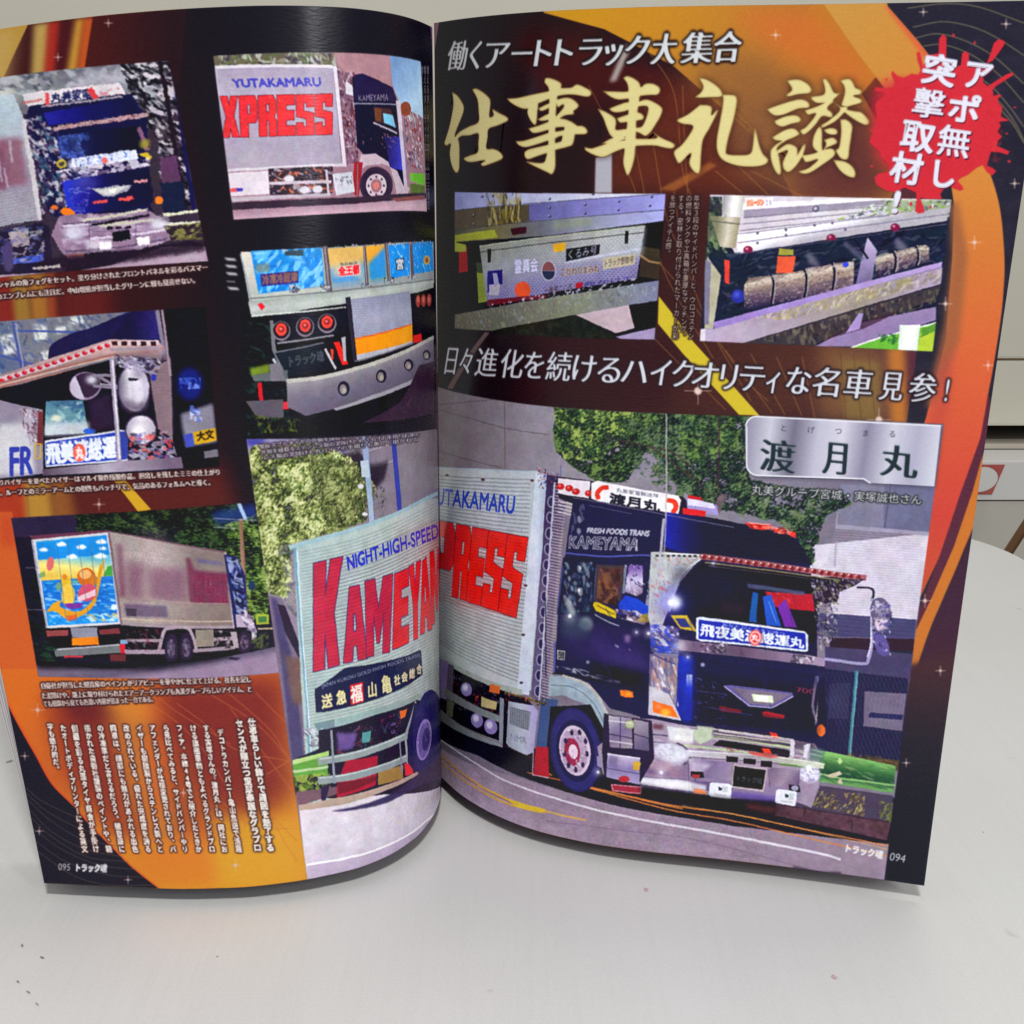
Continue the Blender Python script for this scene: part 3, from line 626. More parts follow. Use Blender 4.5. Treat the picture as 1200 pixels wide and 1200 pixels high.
# cab
CAB = '672 584 700 588 775 600 830 606 880 616 920 625 935 632 948 655 953 690 958 700 957 860 950 912 800 905 760 880 750 840 735 835 715 830 690 800 650 788 655 700'
F(CAB, (34, 30, 66))
G('780 600 830 606 880 616 925 628 940 640 952 662 900 655 800 648 778 640', (28, 40, 150), [(28, 32, 84), (26, 26, 54), (26, 26, 50)], '782 640 850 640')
L([spline('672 583 700 588 775 602 860 618')], 1.2, (110, 106, 130), .8); L([spline('690 592 740 602')], .8, (120, 120, 150), .6)
D('672 590 690 590 688 630 668 640', 10, (4, 16), (3, 5), 80, 10, [(96, 100, 130)], .6)
V(640, 560, 7.5)
T('FRESH FOODS TRANS', '370 438 910 465 900 512 360 480', (150, 150, 170), .1, latin=True, edge=(200, 200, 210), ew=.25)
T('KAMEYAMA', '210 510 820 530 800 640 200 615', (60, 60, 84), .25, latin=True, edge=(206, 204, 214), ew=.55); L('800 540 790 640', 1, (200, 200, 210))
L([spline('170 660 500 690 860 680 940 700 980 760')], 2.0, (86, 94, 168), .9)
F('150 700 420 700 440 800 420 1200 90 1200', (24, 26, 54)); D('160 740 420 740 400 1180 130 1180', 70, (5, 20), (2.5, 6.5), 82, 12, [(80, 90, 120), (150, 156, 166), (40, 70, 100), (34, 34, 66)], .6); L('150 780 95 1200', 2, (80, 88, 150), .7)
F('440 760 700 770 660 1080 430 1090', (70, 56, 60)); G('470 790 660 800 620 1120 450 1080', (90, 56, 44), (44, 24, 32), '480 900 650 1000'); D('470 790 660 800 620 1130 440 1080', 90, (5, 16), (3, 7), 70, 50, [(112, 66, 48), (40, 20, 30), (92, 60, 66), (140, 96, 70)], .55); L('440 790 420 1080', 1.4, (70, 70, 110))
G('730 760 850 770 850 1010 800 1040 690 1000', (110, 84, 150), [(190, 180, 214), (130, 110, 140)], '760 780 780 1030'); L('700 770 680 1010', 3, (110, 120, 140)); L('930 770 880 1160', 3.4, (150, 160, 186), .8); D('700 760 950 740 940 1100 700 1000', 40, (4, 12), (1.5, 3.5), 80, 30, [(206, 204, 220), (60, 50, 76), (34, 30, 60)], .7)
F('640 1100 700 1030 800 1060 900 1130 920 1220 640 1200', (26, 70, 190)); F('420 1090 460 1095 620 1170 615 1235 440 1170 412 1120', (196, 172, 36)); L(['450 1120 600 1200'], 1, (90, 80, 30))
D('600 1150 820 1170 900 1260 860 1290 640 1230', 90, (5, 14), (2, 5), 20, 40, [(186, 160, 176), (120, 96, 112), (220, 210, 224), (60, 44, 80)], .85); F('840 1200 915 1180 905 1270 800 1260', (150, 130, 60), .8)
G('960 800 1060 760 1120 860 1060 1060 960 1150', (206, 206, 216), (120, 120, 160), '990 850 1080 1100')
V(640, 700, 7.5)
E(350, 235, 60, 55, (206, 222, 220), b=2.4, a=.9); F('150 180 400 200 380 380 150 370', (50, 60, 80), .6, 3); F('400 200 800 300 850 640 400 560', (44, 32, 82), .6, 4); E(210, 80, 30, 90, (170, 180, 180), rot=-25, a=.7, b=1.5)
F('410 570 860 650 780 770 600 740', (14, 14, 26), .9, 3); L('370 380 700 470 760 640', 1.2, (60, 50, 100), .6); L([spline('430 150 500 190 560 220 640 250')], 1.3, (196, 200, 214), .7); E(622, 428, 22, 10, (200, 196, 200), rot=40); E(367, 570, 16, 16, (150, 150, 170)); E(735, 462, 16, 7, (150, 130, 150), rot=35); F('690 330 740 330 735 400 690 395', (150, 120, 160), .8, 1.5)
F('100 465 168 470 162 552 98 545', (206, 206, 206)); T('団', '106 472 162 476 158 546 104 540', (50, 50, 56), .5); L('80 400 70 650', 3, (80, 84, 150), .8); L('-5 0 0 700', 1, (20, 20, 40))
D('90 600 300 630 700 740 680 770 300 680 90 620', 46, (5, 16), (.6, 1.4), 14, 10, [(196, 196, 206), (120, 120, 140)], .8); L([spline('60 665 260 690 480 740')], 1.6, (12, 12, 22))
F('650 815 700 812 765 830 768 880 700 880 655 865', (226, 120, 40)); E(725, 845, 28, 20, (240, 160, 60), b=1)
# wheel arch, wheel, lower body
V(500, 740, 3.75)
F('540 195 620 195 700 225 770 300 800 370 830 510 800 560 760 400 700 320 600 280 535 285', (146, 162, 176)); L(spline('600 195 690 225 750 280 795 365'), 3.4, (170, 166, 166)); L([spline('545 235 640 245 720 300 770 380 800 470')], .9, (90, 100, 120)); N('540 195 830 195 830 560 535 285', .1, 6)
F('505 290 580 300 540 500 520 640 480 520', (66, 84, 128)); F('545 330 720 320 800 470 800 660 560 640 520 600', (24, 20, 38)); F('480 505 535 508 538 640 470 630', (166, 36, 52)); L('470 505 466 630 535 642', 1.4, (190, 160, 176))
E(655, 520, 112, 188, (44, 40, 92), rot=-8); E(655, 520, 104, 178, (50, 46, 104), rot=-8); E(654, 524, 84, 138, (34, 30, 72), rot=-8)
E(652, 523, 68, 112, (196, 180, 200), rot=-8); E(648, 525, 58, 98, (170, 150, 176), rot=-8); E(640, 528, 34, 62, (140, 42, 74), rot=-8); E(645, 528, 20, 32, (206, 190, 206), rot=-8)
for k in range(9):
    t = math.radians(k * 40 + 10); E(655 + 50 * math.cos(t), 523 + 84 * math.sin(t), 8, 13, (52, 40, 74), rot=-8)
D(ell(650, 523, 62, 105), 60, (3, 6), (.8, 1.6), 20, 12, [(236, 228, 236), (110, 84, 130)], .8)
F('60 120 150 180 440 290 470 330 330 520 60 400', (26, 22, 36)); D('90 170 440 290 420 380 100 330', 120, (4, 10), (2, 4.6), 20, 40, [(110, 30, 60), (196, 90, 40), (60, 50, 90), (130, 124, 150), (30, 24, 36)], .7)
F('55 120 95 135 90 300 55 290', (130, 118, 160)); F('95 140 120 150 110 340 85 300', (90, 80, 100))
for x, y, r in ((175, 255, 24), (222, 390, 26), (282, 418, 28)): E(x, y, r, r * 1.25, (140, 128, 180), rot=-15); E(x - 5, y - 8, r * .5, r * .6, (214, 208, 228), b=1.2)
F('240 285 310 310 305 345 240 330', (190, 176, 130)); F('280 230 325 240 320 275 275 265', (206, 110, 60))
G('80 245 150 290 335 375 335 405 150 325 80 285', (110, 114, 112), (134, 142, 146), '80 260 330 390'); G('60 340 150 410 320 480 335 510 150 445 60 390', (104, 108, 108), (134, 142, 148), '80 360 330 500'); F('322 290 340 295 335 512 318 505', (140, 146, 156)); F('90 300 120 310 115 380 88 365', (96, 100, 84))
G('360 305 470 325 490 350 485 390 470 530 440 545 360 505 350 490', (156, 162, 176), [(176, 182, 198), (160, 150, 196)], '360 400 490 420'); F('368 330 458 352 450 435 362 405', (120, 124, 136))
for k in range(9): L(f'{366+k*10} {334+k*2} {372+k*9} {405+k*3}', .6, (60, 62, 76)); 
for k in range(9): L(f'{362} {338+k*8} {456} {360+k*8}', .4, (176, 182, 190))
T('NMR', '370 448 440 468 438 496 370 478', (120, 124, 146), .2, latin=True); L('345 270 440 290 520 320', 3, (90, 84, 40), .8); D('340 255 540 300 520 330 350 290', 40, (3, 8), (1, 2), 15, 20, [(150, 130, 170), (190, 80, 60), (150, 140, 60), (30, 26, 40)], .8)
L('130 400 300 480 480 560', .8, (110, 80, 70), .7)
# cab front
V(780, 560, 6.6667)
F('620 348 700 352 820 362 830 400 760 404 680 398 650 380', (206, 62, 52)); F('835 395 900 398 945 410 935 440 850 425', (204, 58, 50)); F('955 418 1015 425 1020 470 985 462 958 445', (210, 66, 54)); L(['650 350 820 364', '840 392 940 406'], 1.0, (236, 170, 160)); D('640 350 1020 400 1020 460 650 395', 30, (4, 8), (1.5, 3), 10, 40, [(120, 30, 36), (240, 150, 140)], .7)
V(640, 560, 7.5)
for x, y, rx, ry in ((292, 800, 18, 34), (300, 1000, 22, 38), (205, 885, 14, 24), (228, 970, 12, 26), (370, 940, 14, 24), (175, 830, 12, 20), (292, 365, 18, 34), (290, 465, 18, 26)): E(x, y, rx, ry, (150, 156, 170), rot=-12, a=.75, b=.8)
E(290, 990, 10, 18, (214, 216, 220), b=.6); E(300, 790, 9, 16, (190, 196, 206), b=.6)
V(780, 460, 3.4286)
F('150 680 620 740 800 740 700 800 620 840 600 1010 130 920 20 900 60 760', (22, 20, 38)); F('0 640 150 655 60 760 20 860 0 900 -40 1020 -70 900 -60 640', (176, 178, 182)); D('-60 650 140 655 50 760 10 880 -60 980', 90, (4, 10), (1.6, 3.4), 60, 60, [(206, 206, 210), (130, 136, 130), (190, 104, 96), (136, 134, 184)], .6)
L([spline('-10 645 150 652'), spline('150 662 60 740 15 880')], 1.6, (214, 214, 220))
for k in range(9): F(f'{-40+k*22} 652 {-28+k*22} 653 {-28+k*22} 660 {-40+k*22} 659', (40, 34, 44))
L(spline('145 658 400 690 620 722 800 745'), 6.4, (150, 96, 100)); 
for k in range(22):
    x = 155 + k * 29.5; y = 660 + k * 3.9; E(x, y, 9, 9, (120, 34, 44)); E(x - 8, y - 6, 4, 3, (226, 206, 206))
L(spline('160 682 400 712 620 742 780 762'), 1.6, (130, 120, 92))
F('600 755 800 748 760 775 700 800 690 840 640 850 590 820', (46, 36, 56)); D('580 750 800 745 700 810 690 980 620 1040 590 850', 240, (3, 9), (1, 2.6), 60, 40, [(150, 140, 166), (40, 34, 50), (196, 186, 206), (84, 70, 100), (120, 120, 80)], .75)
L([spline('770 782 820 785 835 800 832 830')], 2.2, (50, 44, 60)); L(spline('830 830 828 1000 815 1070 790 1090 640 1070'), 3.4, (150, 146, 182)); L(spline('826 840 824 1000 810 1064'), 1.2, (214, 212, 230))
E(865, 885, 42, 62, (96, 88, 118), rot=-12); E(870, 870, 30, 26, (140, 132, 160), rot=-20, b=1); E(862, 930, 26, 26, (196, 178, 196), b=1.5); E(868, 1015, 28, 48, (92, 82, 140), rot=-25); D('820 830 910 850 905 1060 830 1000', 60, (3, 9), (1.5, 3.4), 50, 50, [(206, 204, 224), (50, 44, 70), (84, 76, 140)], .75)
F('400 800 590 810 600 880 430 860', (164, 36, 50)); D('400 800 590 810 600 870 430 850', 20, (4, 8), (.8, 1.6), 30, 20, [(214, 90, 100)], .5)
F('350 800 372 805 365 925 335 920', (30, 84, 150)); F('390 820 425 812 465 940 405 935', (44, 84, 180)); F('450 860 482 828 528 945 478 942', (110, 50, 150)); L(['415 840 445 925'], 1, (120, 170, 220), .7); F('325 765 560 800 560 815 330 785', (84, 90, 120), .8, .8)
E(30, 845, 50, 60, (60, 60, 190), b=10, a=.8); E(38, 842, 24, 26, (236, 236, 250), b=3)
F('20 895 85 895 125 960 60 950', (190, 164, 60)); F('38 908 78 908 102 945 62 942', (54, 60, 120))
# name board
F('122 905 140 900 560 960 574 975 572 1040 556 1042 140 998 122 990', (206, 212, 224)); F('132 912 562 968 564 1034 132 990', (34, 50, 158))
T('あなたがくるまで待つ', '225 924 480 962 480 978 225 940', (200, 204, 224), .2)
T('飛夜美渡総運丸', '140 925 560 985 556 1030 136 978', (214, 218, 230), .7); E(360, 985, 27, 32, (206, 84, 84)); E(360, 985, 22, 26, (226, 190, 196)); E(360, 985, 17, 21, (206, 74, 70)); T('丸', '345 968 376 972 374 1000 343 996', (236, 220, 224), .3)
G('0 985 130 1000 590 1058 640 1070 640 1100 500 1085 0 1030', (120, 100, 128), [(100, 80, 104), (150, 132, 156)], '0 1000 600 1080'); D('140 1010 250 1000 240 1050 140 1040', 40, (4, 9), (1.4, 3.2), 30, 50, [(196, 190, 206), (60, 50, 70)], .8); D('500 1050 600 1060 590 1095 500 1085', 40, (4, 9), (1.4, 3.2), 30, 50, [(196, 190, 206), (60, 50, 70)], .8)
V(780, 700, 6.6667)
G('100 455 560 520 1180 600 1180 980 1160 1030 960 1040 140 970 80 880', (30, 44, 140), [(26, 24, 62), (24, 22, 48), (24, 22, 46)], '100 700 360 700')
F('95 450 220 470 200 975 140 970', (36, 56, 176), .9, 4); G('165 600 210 605 205 960 160 960', (170, 180, 220), [(44, 60, 180), (36, 46, 150)], '190 610 185 800'); E(290, 528, 18, 16, (190, 190, 220), b=.8)
F('455 690 500 682 990 745 1000 775 830 865 640 850', (96, 88, 140)); F('520 705 980 760 820 845 650 830', (110, 98, 120)); L(['458 695 660 850 830 862 1000 775'], 1.2, (196, 190, 214), .8); S('560 715 960 762', '650 822 820 842', 8, .5, (160, 150, 160), .7); F('672 755 835 768 845 825 690 812', (206, 212, 190)); F('700 765 800 772 800 815 710 808', (236, 240, 226))
F('415 855 440 850 590 880 590 905 430 895', (206, 44, 44)); F('752 897 790 890 930 920 928 950 765 935', (206, 46, 46)); T('700', '1015 700 1165 716 1165 755 1025 740', (150, 56, 80), .2, latin=True)
D('210 600 500 650 480 1020 220 1000', 26, (3, 8), (.8, 1.8), 40, 30, [(150, 150, 200), (80, 84, 160)], .6); L([spline('1180 620 1150 850 1195 1000')], 3, (110, 96, 124)); L(spline('1190 620 1190 800 1170 1000'), 1, (190, 170, 180))
L(spline('95 440 80 700 95 850'), 1.4, (200, 196, 206))
V(0, 0, 1)
F('958 800 966 790 968 850 958 868', (30, 26, 50)); E(962, 856, 5, 7, (222, 110, 50))
# front corner and indicator
V(640, 700, 7.5)
F('910 500 980 480 1160 480 1140 960 1190 1080 900 1030', (120, 112, 140)); F('920 240 1170 270 1150 480 930 470', (110, 96, 140), .9, 1); G('925 520 1000 540 1090 860 960 800', (190, 184, 200), [(130, 116, 140), (206, 200, 206)], '925 600 1060 640'); G('1060 560 1165 590 1145 930 1090 860', (150, 146, 156), [(206, 208, 206), (120, 110, 130)], '1060 700 1160 710')
D('910 230 1170 260 1160 500 920 480', 110, (5, 14), (1.4, 3.6), 25, 40, [(206, 202, 220), (50, 50, 110), (50, 70, 190)], .75); D('920 500 1165 540 1150 900 930 790', 120, (8, 22), (1.2, 2.8), 76, 10, [(226, 224, 234), (70, 60, 104), (180, 130, 110), (120, 110, 140)], .7); L(['1165 480 1150 930', '935 500 1140 590'], 1.2, (60, 60, 130)); E(1175, 430, 50, 44, (226, 226, 240), b=5, a=.85)
F('905 780 950 790 1080 850 1190 1085 900 1025', (190, 184, 196)); F('935 905 1110 960 1165 1060 940 1010', (222, 110, 44)); E(1050, 1010, 40, 34, (244, 176, 70), b=1.4); E(990, 960, 26, 20, (236, 140, 90), b=1.4)
# bumper
V(740, 820, 5.4545)
F('0 120 130 120 330 160 560 190 1170 280 1200 330 1200 560 1150 690 1050 650 900 640 640 630 400 600 60 540 -10 520 -180 480 -220 300', (152, 136, 158))
G('60 400 1100 560 1060 650 60 540', (138, 122, 154), (112, 94, 136), '300 450 290 620', a=.7, b=2)
D('60 130 520 190 520 560 60 530', 120, (8, 22), (2, 5), 8, 14, [(196, 186, 204), (96, 82, 112), (170, 156, 176)], .5, soft=4)
F('225 165 400 190 392 285 240 262', (214, 212, 218), .8, 1.5); F('120 150 230 165 235 250 130 240', (150, 140, 156), .8, 1); F('140 150 205 160 200 190 140 185', (90, 50, 60), .8, 1); L(['100 215 230 230', '100 262 240 280'], 1.2, (50, 44, 80), .8)
F('70 425 400 440 400 520 70 500', (128, 110, 140), .8, 2); F('120 430 330 440 320 500 130 490', (170, 120, 130), .35, 4); F('60 500 400 530 398 590 60 560', (196, 192, 204), .85, 1.5); F('150 505 330 520 330 560 150 550', (226, 226, 230), .8, 2); L('58 545 400 592', 1.2, (84, 70, 110)); L(['62 340 60 545', '408 420 412 600'], 1.2, (80, 66, 104), .9)
F('420 400 620 420 640 520 440 470', (120, 104, 136), .7, 3); F('640 590 860 620 880 650 660 635', (110, 90, 150), .8, 2); F('880 450 1080 470 1080 540 890 530', (104, 88, 108), .7, 3); F('480 400 560 405 560 440 490 440', (160, 146, 168), .7, 2)
D('520 200 1180 300 1160 420 520 350', 90, (10, 30), (1, 2.6), 9, 3, [(170, 178, 150), (186, 178, 190), (96, 84, 104)], .55, soft=3)
F('510 175 860 205 960 250 1170 275 1180 330 1100 320 520 230', (64, 50, 70), .7, 1.5); F('560 255 1000 320 1030 350 1000 370 520 290', (32, 26, 38)); L(spline('520 235 700 255 1010 305'), 2.6, (176, 188, 150)); L(spline('320 290 560 315 820 350 1110 395'), 2.6, (172, 184, 152)); L([spline('560 195 1020 265')], 2.4, (170, 156, 176))
F('400 190 510 195 510 250 440 285 400 250', (180, 190, 170)); F('225 170 400 190 390 270 250 250', (206, 206, 210)); F('880 205 930 215 945 250 900 245', (206, 60, 50)); F('830 310 880 310 900 345 850 345', (206, 66, 50)); F('930 320 1020 330 1010 360 930 352', (40, 36, 44))
F('1100 290 1145 280 1140 370 1110 380', (176, 166, 186)); F('940 400 1130 400 1120 440 950 420', (110, 146, 80))
E(1140, 475, 66, 56, (206, 202, 222), b=1); D(ell(1140, 475, 60, 50), 50, (3, 9), (1, 2.4), 30, 60, [(244, 244, 250), (140, 130, 170)], .7)
E(255, 340, 112, 62, (176, 170, 196), rot=12); E(255, 340, 96, 50, (216, 220, 232), rot=12, b=1); D(ell(255, 340, 95, 50, 12), 70, (3, 9), (1, 2.4), 20, 60, [(246, 246, 252), (170, 160, 190), (230, 230, 240)], .8); L(ell(255, 345, 122, 74, 12, 20, -80, 40), 2.2, (60, 44, 80))
V(633, 540, 2.5641)
G('440 868 700 885 855 908 852 925 700 905 440 888', (196, 190, 204), [(150, 146, 150), (190, 196, 170)], '440 870 850 915'); L(['445 872 700 888 850 910'], .7, (232, 230, 236), .9); L(['445 890 700 908 845 930'], .8, (76, 62, 94), .8)
G('445 895 580 905 575 960 450 950', (168, 152, 178), [(120, 104, 140), (150, 134, 160)], '450 900 570 955'); F('455 905 520 912 470 948 450 945', (200, 190, 210), .6, 1.5); G('690 920 780 930 775 985 690 975', (110, 94, 122), [(150, 134, 154), (96, 80, 112)], '690 930 775 980')
L(['580 905 575 985', '685 915 690 980', '445 893 448 985', '780 925 775 990'], .9, (80, 66, 98), .8); G('450 960 580 970 575 1000 455 985', (104, 86, 124), (80, 64, 110), '500 960 500 995'); F('500 985 720 1010 715 1028 520 1004', (96, 80, 150), .8, 1)
F('300 950 440 962 500 975 498 990 420 985 300 968', (222, 220, 226), .75, 1.2); L(['300 948 440 958'], .8, (84, 70, 104), .8); F('310 895 400 905 395 930 315 920', (170, 140, 160), .6, 2); F('312 925 390 935 388 948 312 938', (110, 90, 130), .7, 1.2)
F('470 795 520 800 515 835 475 828', (176, 186, 164), .9, .8); L(['520 805 760 838', '522 818 765 850'], 1.3, (206, 208, 190), .9); L(['520 828 762 858'], 1.0, (70, 58, 78), .9); F('752 838 765 840 762 892 750 890', (196, 190, 204)); F('800 850 812 852 800 895 790 893', (206, 200, 214)); F('812 860 856 868 850 905 808 898', (84, 110, 104), .8, 1); L(['815 868 850 875', '812 880 848 888'], .8, (180, 196, 190), .8)
F('620 872 690 880 720 890 690 892 640 884', (190, 60, 56), .8, .6); D('560 862 800 892 795 900 560 872', 20, (5, 12), (1, 2), 8, 8, [(150, 70, 70), (120, 110, 120)], .8)
F('340 840 440 862 462 905 400 912 345 890', (196, 194, 210), .5, 2)
F('70 500 330 560 330 640 180 620 70 560', (52, 42, 96), .55, 6); F('140 520 320 600 320 640 200 600', (66, 54, 112), .45, 5); F('150 600 320 640 320 700 150 650', (18, 16, 34), .7, 5); F('60 470 150 470 150 520 60 520', (60, 76, 96), .5, 5)
F('480 600 860 640 850 680 480 640', (40, 38, 88), .5, 5); F('520 730 840 790 830 830 520 780', (24, 22, 46), .7, 5); L(['500 740 640 765', '470 690 560 702'], .9, (96, 92, 150), .6); D('460 640 560 660 560 790 460 760', 16, (4, 10), (.8, 1.6), 40, 40, [(120, 120, 180), (70, 70, 130)], .7)
F('400 320 600 330 620 400 480 440 420 420', (34, 34, 60), .6, 6); F('540 420 620 430 620 470 540 460', (60, 44, 50), .6, 4); L(['505 315 820 355'], .8, (120, 110, 90), .7)
V(740, 820, 5.4545)
for a in ('605 358 685 366 680 404 605 398', '716 372 798 378 794 418 714 410', '824 386 904 394 898 436 822 428'): F(a, (36, 22, 34)); L(a + ' ' + ' '.join(a.split()[:2]), .6, (176, 160, 180))
F('650 412 868 440 845 590 638 560', (176, 162, 172)); F('658 424 858 450 838 575 648 552', (20, 22, 26)); T('トラック魂', '668 478 838 498 832 540 664 520', (60, 66, 70), .3)
F('378 455 460 462 465 500 380 492', (34, 26, 36)); F('385 475 440 480 430 502 390 498', (160, 60, 60)); F('1005 540 1075 550 1080 592 1008 584', (30, 26, 38)); E(1045, 565, 24, 18, (150, 146, 170)); F('400 565 470 580 480 606 400 598', (214, 130, 90))
for a in ('500 535 512 527 630 538 642 550 634 630 620 634 505 620 494 608', '925 580 938 570 1048 585 1058 597 1050 676 1036 680 928 660 918 650'):
    F(a, (214, 216, 226)); q = arr(a)[0]; F(f'{q[0]+55} {q[1]+20} {q[0]+82} {q[1]+30} {q[0]+75} {q[1]+46} {q[0]+58} {q[1]+44}', (44, 60, 70)); T('DKR', f'{q[0]+84} {q[1]+18} {q[0]+116} {q[1]+22} {q[0]+114} {q[1]+56} {q[0]+82} {q[1]+54}', (140, 150, 150), .1, latin=True); L(f'{q[0]+30} {q[1]+66} {q[0]+105} {q[1]+75}', .7, (150, 154, 160))
F('-220 360 0 360 60 380 60 540 -20 520 -80 500 -220 420', (140, 130, 160)); V(500, 740, 3.75); F('780 360 990 390 1000 560 940 660 780 640 770 520', (44, 36, 62)); G('800 368 900 380 905 515 805 508', (176, 170, 182), [(120, 106, 140), (150, 140, 150)], '800 370 900 510'); G('910 385 975 398 978 525 912 516', (150, 140, 156), (96, 84, 116), '915 390 970 520'); E(893, 408, 24, 22, (130, 130, 110)); E(893, 408, 18, 16, (170, 176, 150)); L(['800 450 905 470', '910 450 980 470', '852 378 850 512'], 1.1, (60, 50, 84)); L(['802 392 900 402', '805 480 905 495'], 1.6, (206, 200, 212), .8)
G('795 535 938 555 935 672 790 640', (190, 180, 204), [(130, 118, 160), (156, 146, 180)], '860 540 855 660'); L('795 537 938 557', 1.4, (214, 210, 222)); L('792 600 936 625', 1, (84, 72, 110)); F('800 545 840 552 838 600 800 592', (110, 98, 140), .7, 1); F('908 570 936 574 934 612 908 606', (196, 150, 60)); E(868, 648, 24, 14, (170, 50, 60)); F('808 668 948 682 942 716 815 702', (150, 46, 66)); L('812 672 944 684 940 712 820 700 812 672', .8, (206, 170, 180)); V(740, 820, 5.4545)
E(40, 410, 20, 16, (196, 160, 60))
F('60 545 400 605 640 630 900 650 950 700 900 740 400 660 60 600', (22, 16, 30), .9, 3); F('720 655 950 690 900 730 740 700', (84, 46, 50), .8, 2)
V(0, 0, 1)
# wing mirrors stay light; soft haze of print
L(spline('779 480 781 500 780 620 774 680'), 1.6, (176, 168, 176), .8); L('778 608 772 668', 3.2, (176, 172, 190), .9)
for x, y, r, c_ in ((668, 722, 3, (200, 214, 220)), (746, 741, 1.6, (220, 220, 236)), (771, 802, 1.5, (200, 206, 240)), (806, 770, 1.6, (210, 210, 240)), (836, 660, 1.3, (170, 176, 220)), (786, 706, 4, (236, 238, 250)), (760, 742, 2.2, (226, 226, 250)), (794, 864, 3, (240, 240, 246)), (775, 905, 2.5, (240, 240, 250)), (948, 900, 4, (236, 236, 246)), (701, 905, 2, (220, 214, 226))): E(x, y, r * 2.2, r * 2.2, c_, b=r * 1.6, a=.55); E(x, y, r * .8, r * .8, (246, 246, 252), b=.5, a=.9)
D('690 640 750 655 748 800 690 800', 8, (20, 50), (2, 4), 60, 8, [(52, 46, 104)], .6, soft=5); D('800 680 950 700 945 860 800 840', 10, (20, 40), (2, 4), 75, 6, [(40, 40, 84)], .6, soft=5)
finish(PRM, 9)
clip()
# ---- name plate, captions, folio
PLATE = np.concatenate([ell(886, 500, 13, 13, 4, 6, 180, 270), arr('1103 498 1095 570 1020 566 1012 562'), ell(888, 544, 14, 14, 4, 6, 90, 180)])
F(PLATE + [1, 2], (50, 46, 66), .6, 2)
G(PLATE, (140, 136, 160), [(196, 196, 212), (112, 108, 130), (186, 184, 204), (206, 204, 220), (136, 132, 158), (200, 200, 216), (170, 168, 192), (206, 208, 222)], '872 520 1100 540')
L(np.concatenate([ell(886, 500, 12, 12, 4, 6, 180, 270), arr('1102 499')]), 1.6, (226, 228, 238)); L(np.concatenate([arr('1020 566 1012 561'), ell(888, 544, 13, 13, 4, 6, 90, 180), arr('875 500')]), 1.6, (226, 228, 238))
for ch, q in (('渡', '891 512 934 515 932 557 889 552'), ('月', '966 513 999 516 996 559 963 556'), ('丸', '1033 518 1077 522 1074 563 1030 558')): T(ch, q, (30, 44, 52), .9, shine=(96, 110, 116), flat=True)
for ch, x, y in (('と', 919, 501), ('げ', 951, 503), ('つ', 983, 504.5), ('ま', 1015, 507), ('る', 1046, 508)): T(ch, f'{x-4.5} {y-4.5} {x+4.5} {y-4} {x+4} {y+5} {x-5} {y+4.5}', (60, 60, 74), .1)
T('丸美グループ宮城・実塚誠也さん', '881 567 1081 580 1080 592 880 580', (206, 206, 210), .15, glow=(44, 48, 52), gw=1.4)
T('トラック魂', '990 988 1036 997 1034 1007 988 998', (222, 222, 226), .5)
T('094', '1044 999 1062 1002 1060 1011 1042 1008', (196, 198, 206), .25, latin=True)
# ---- headings
def slant(chars, xs, top, bot, col, bold, **k):
    out = []
    for i, ch in enumerate(chars):
        a, b = xs[2 * i], xs[2 * i + 1]; ty = lambda x: top[0] + (top[1] - top[0]) * (x - xs[0]) / (xs[-1] - xs[0]); by = lambda x: bot[0] + (bot[1] - bot[0]) * (x - xs[0]) / (xs[-1] - xs[0])
        co, t = glyph(ch); A, B = a, b; s = 3.0
        out.append(T(ch, [[A + s, ty(a)], [B + s, ty(b)], [B - s, by(b)], [A - s, by(a)]], col, bold, cols=[0, 1], **k))
    return out
slant('働くアートトラック大集合', [525, 547, 551, 563, 569, 596, 600, 623, 628, 646, 652, 671, 679, 705, 709, 729, 733, 760, 765, 792, 800, 835, 837, 868], (46, 34), (84, 74), (206, 210, 214), .85, flat=True, glow=(34, 22, 24), gw=2.4, shine=(140, 144, 150))
slant('日々進化を続けるハイクオリティな名車見参!', [523, 535, 539, 553, 558, 583, 587, 613, 615, 637, 641, 669, 672, 698, 701, 727, 729, 759, 763, 785, 788, 813, 812, 841, 845, 863, 867, 896, 899, 913, 922, 950, 953, 983, 990, 1022, 1032, 1058, 1066, 1097, 1103, 1108], (403, 437), (440, 474), (210, 214, 224), .62, glow=(40, 26, 32), gw=1.8, shine=(150, 154, 166), flat=True)
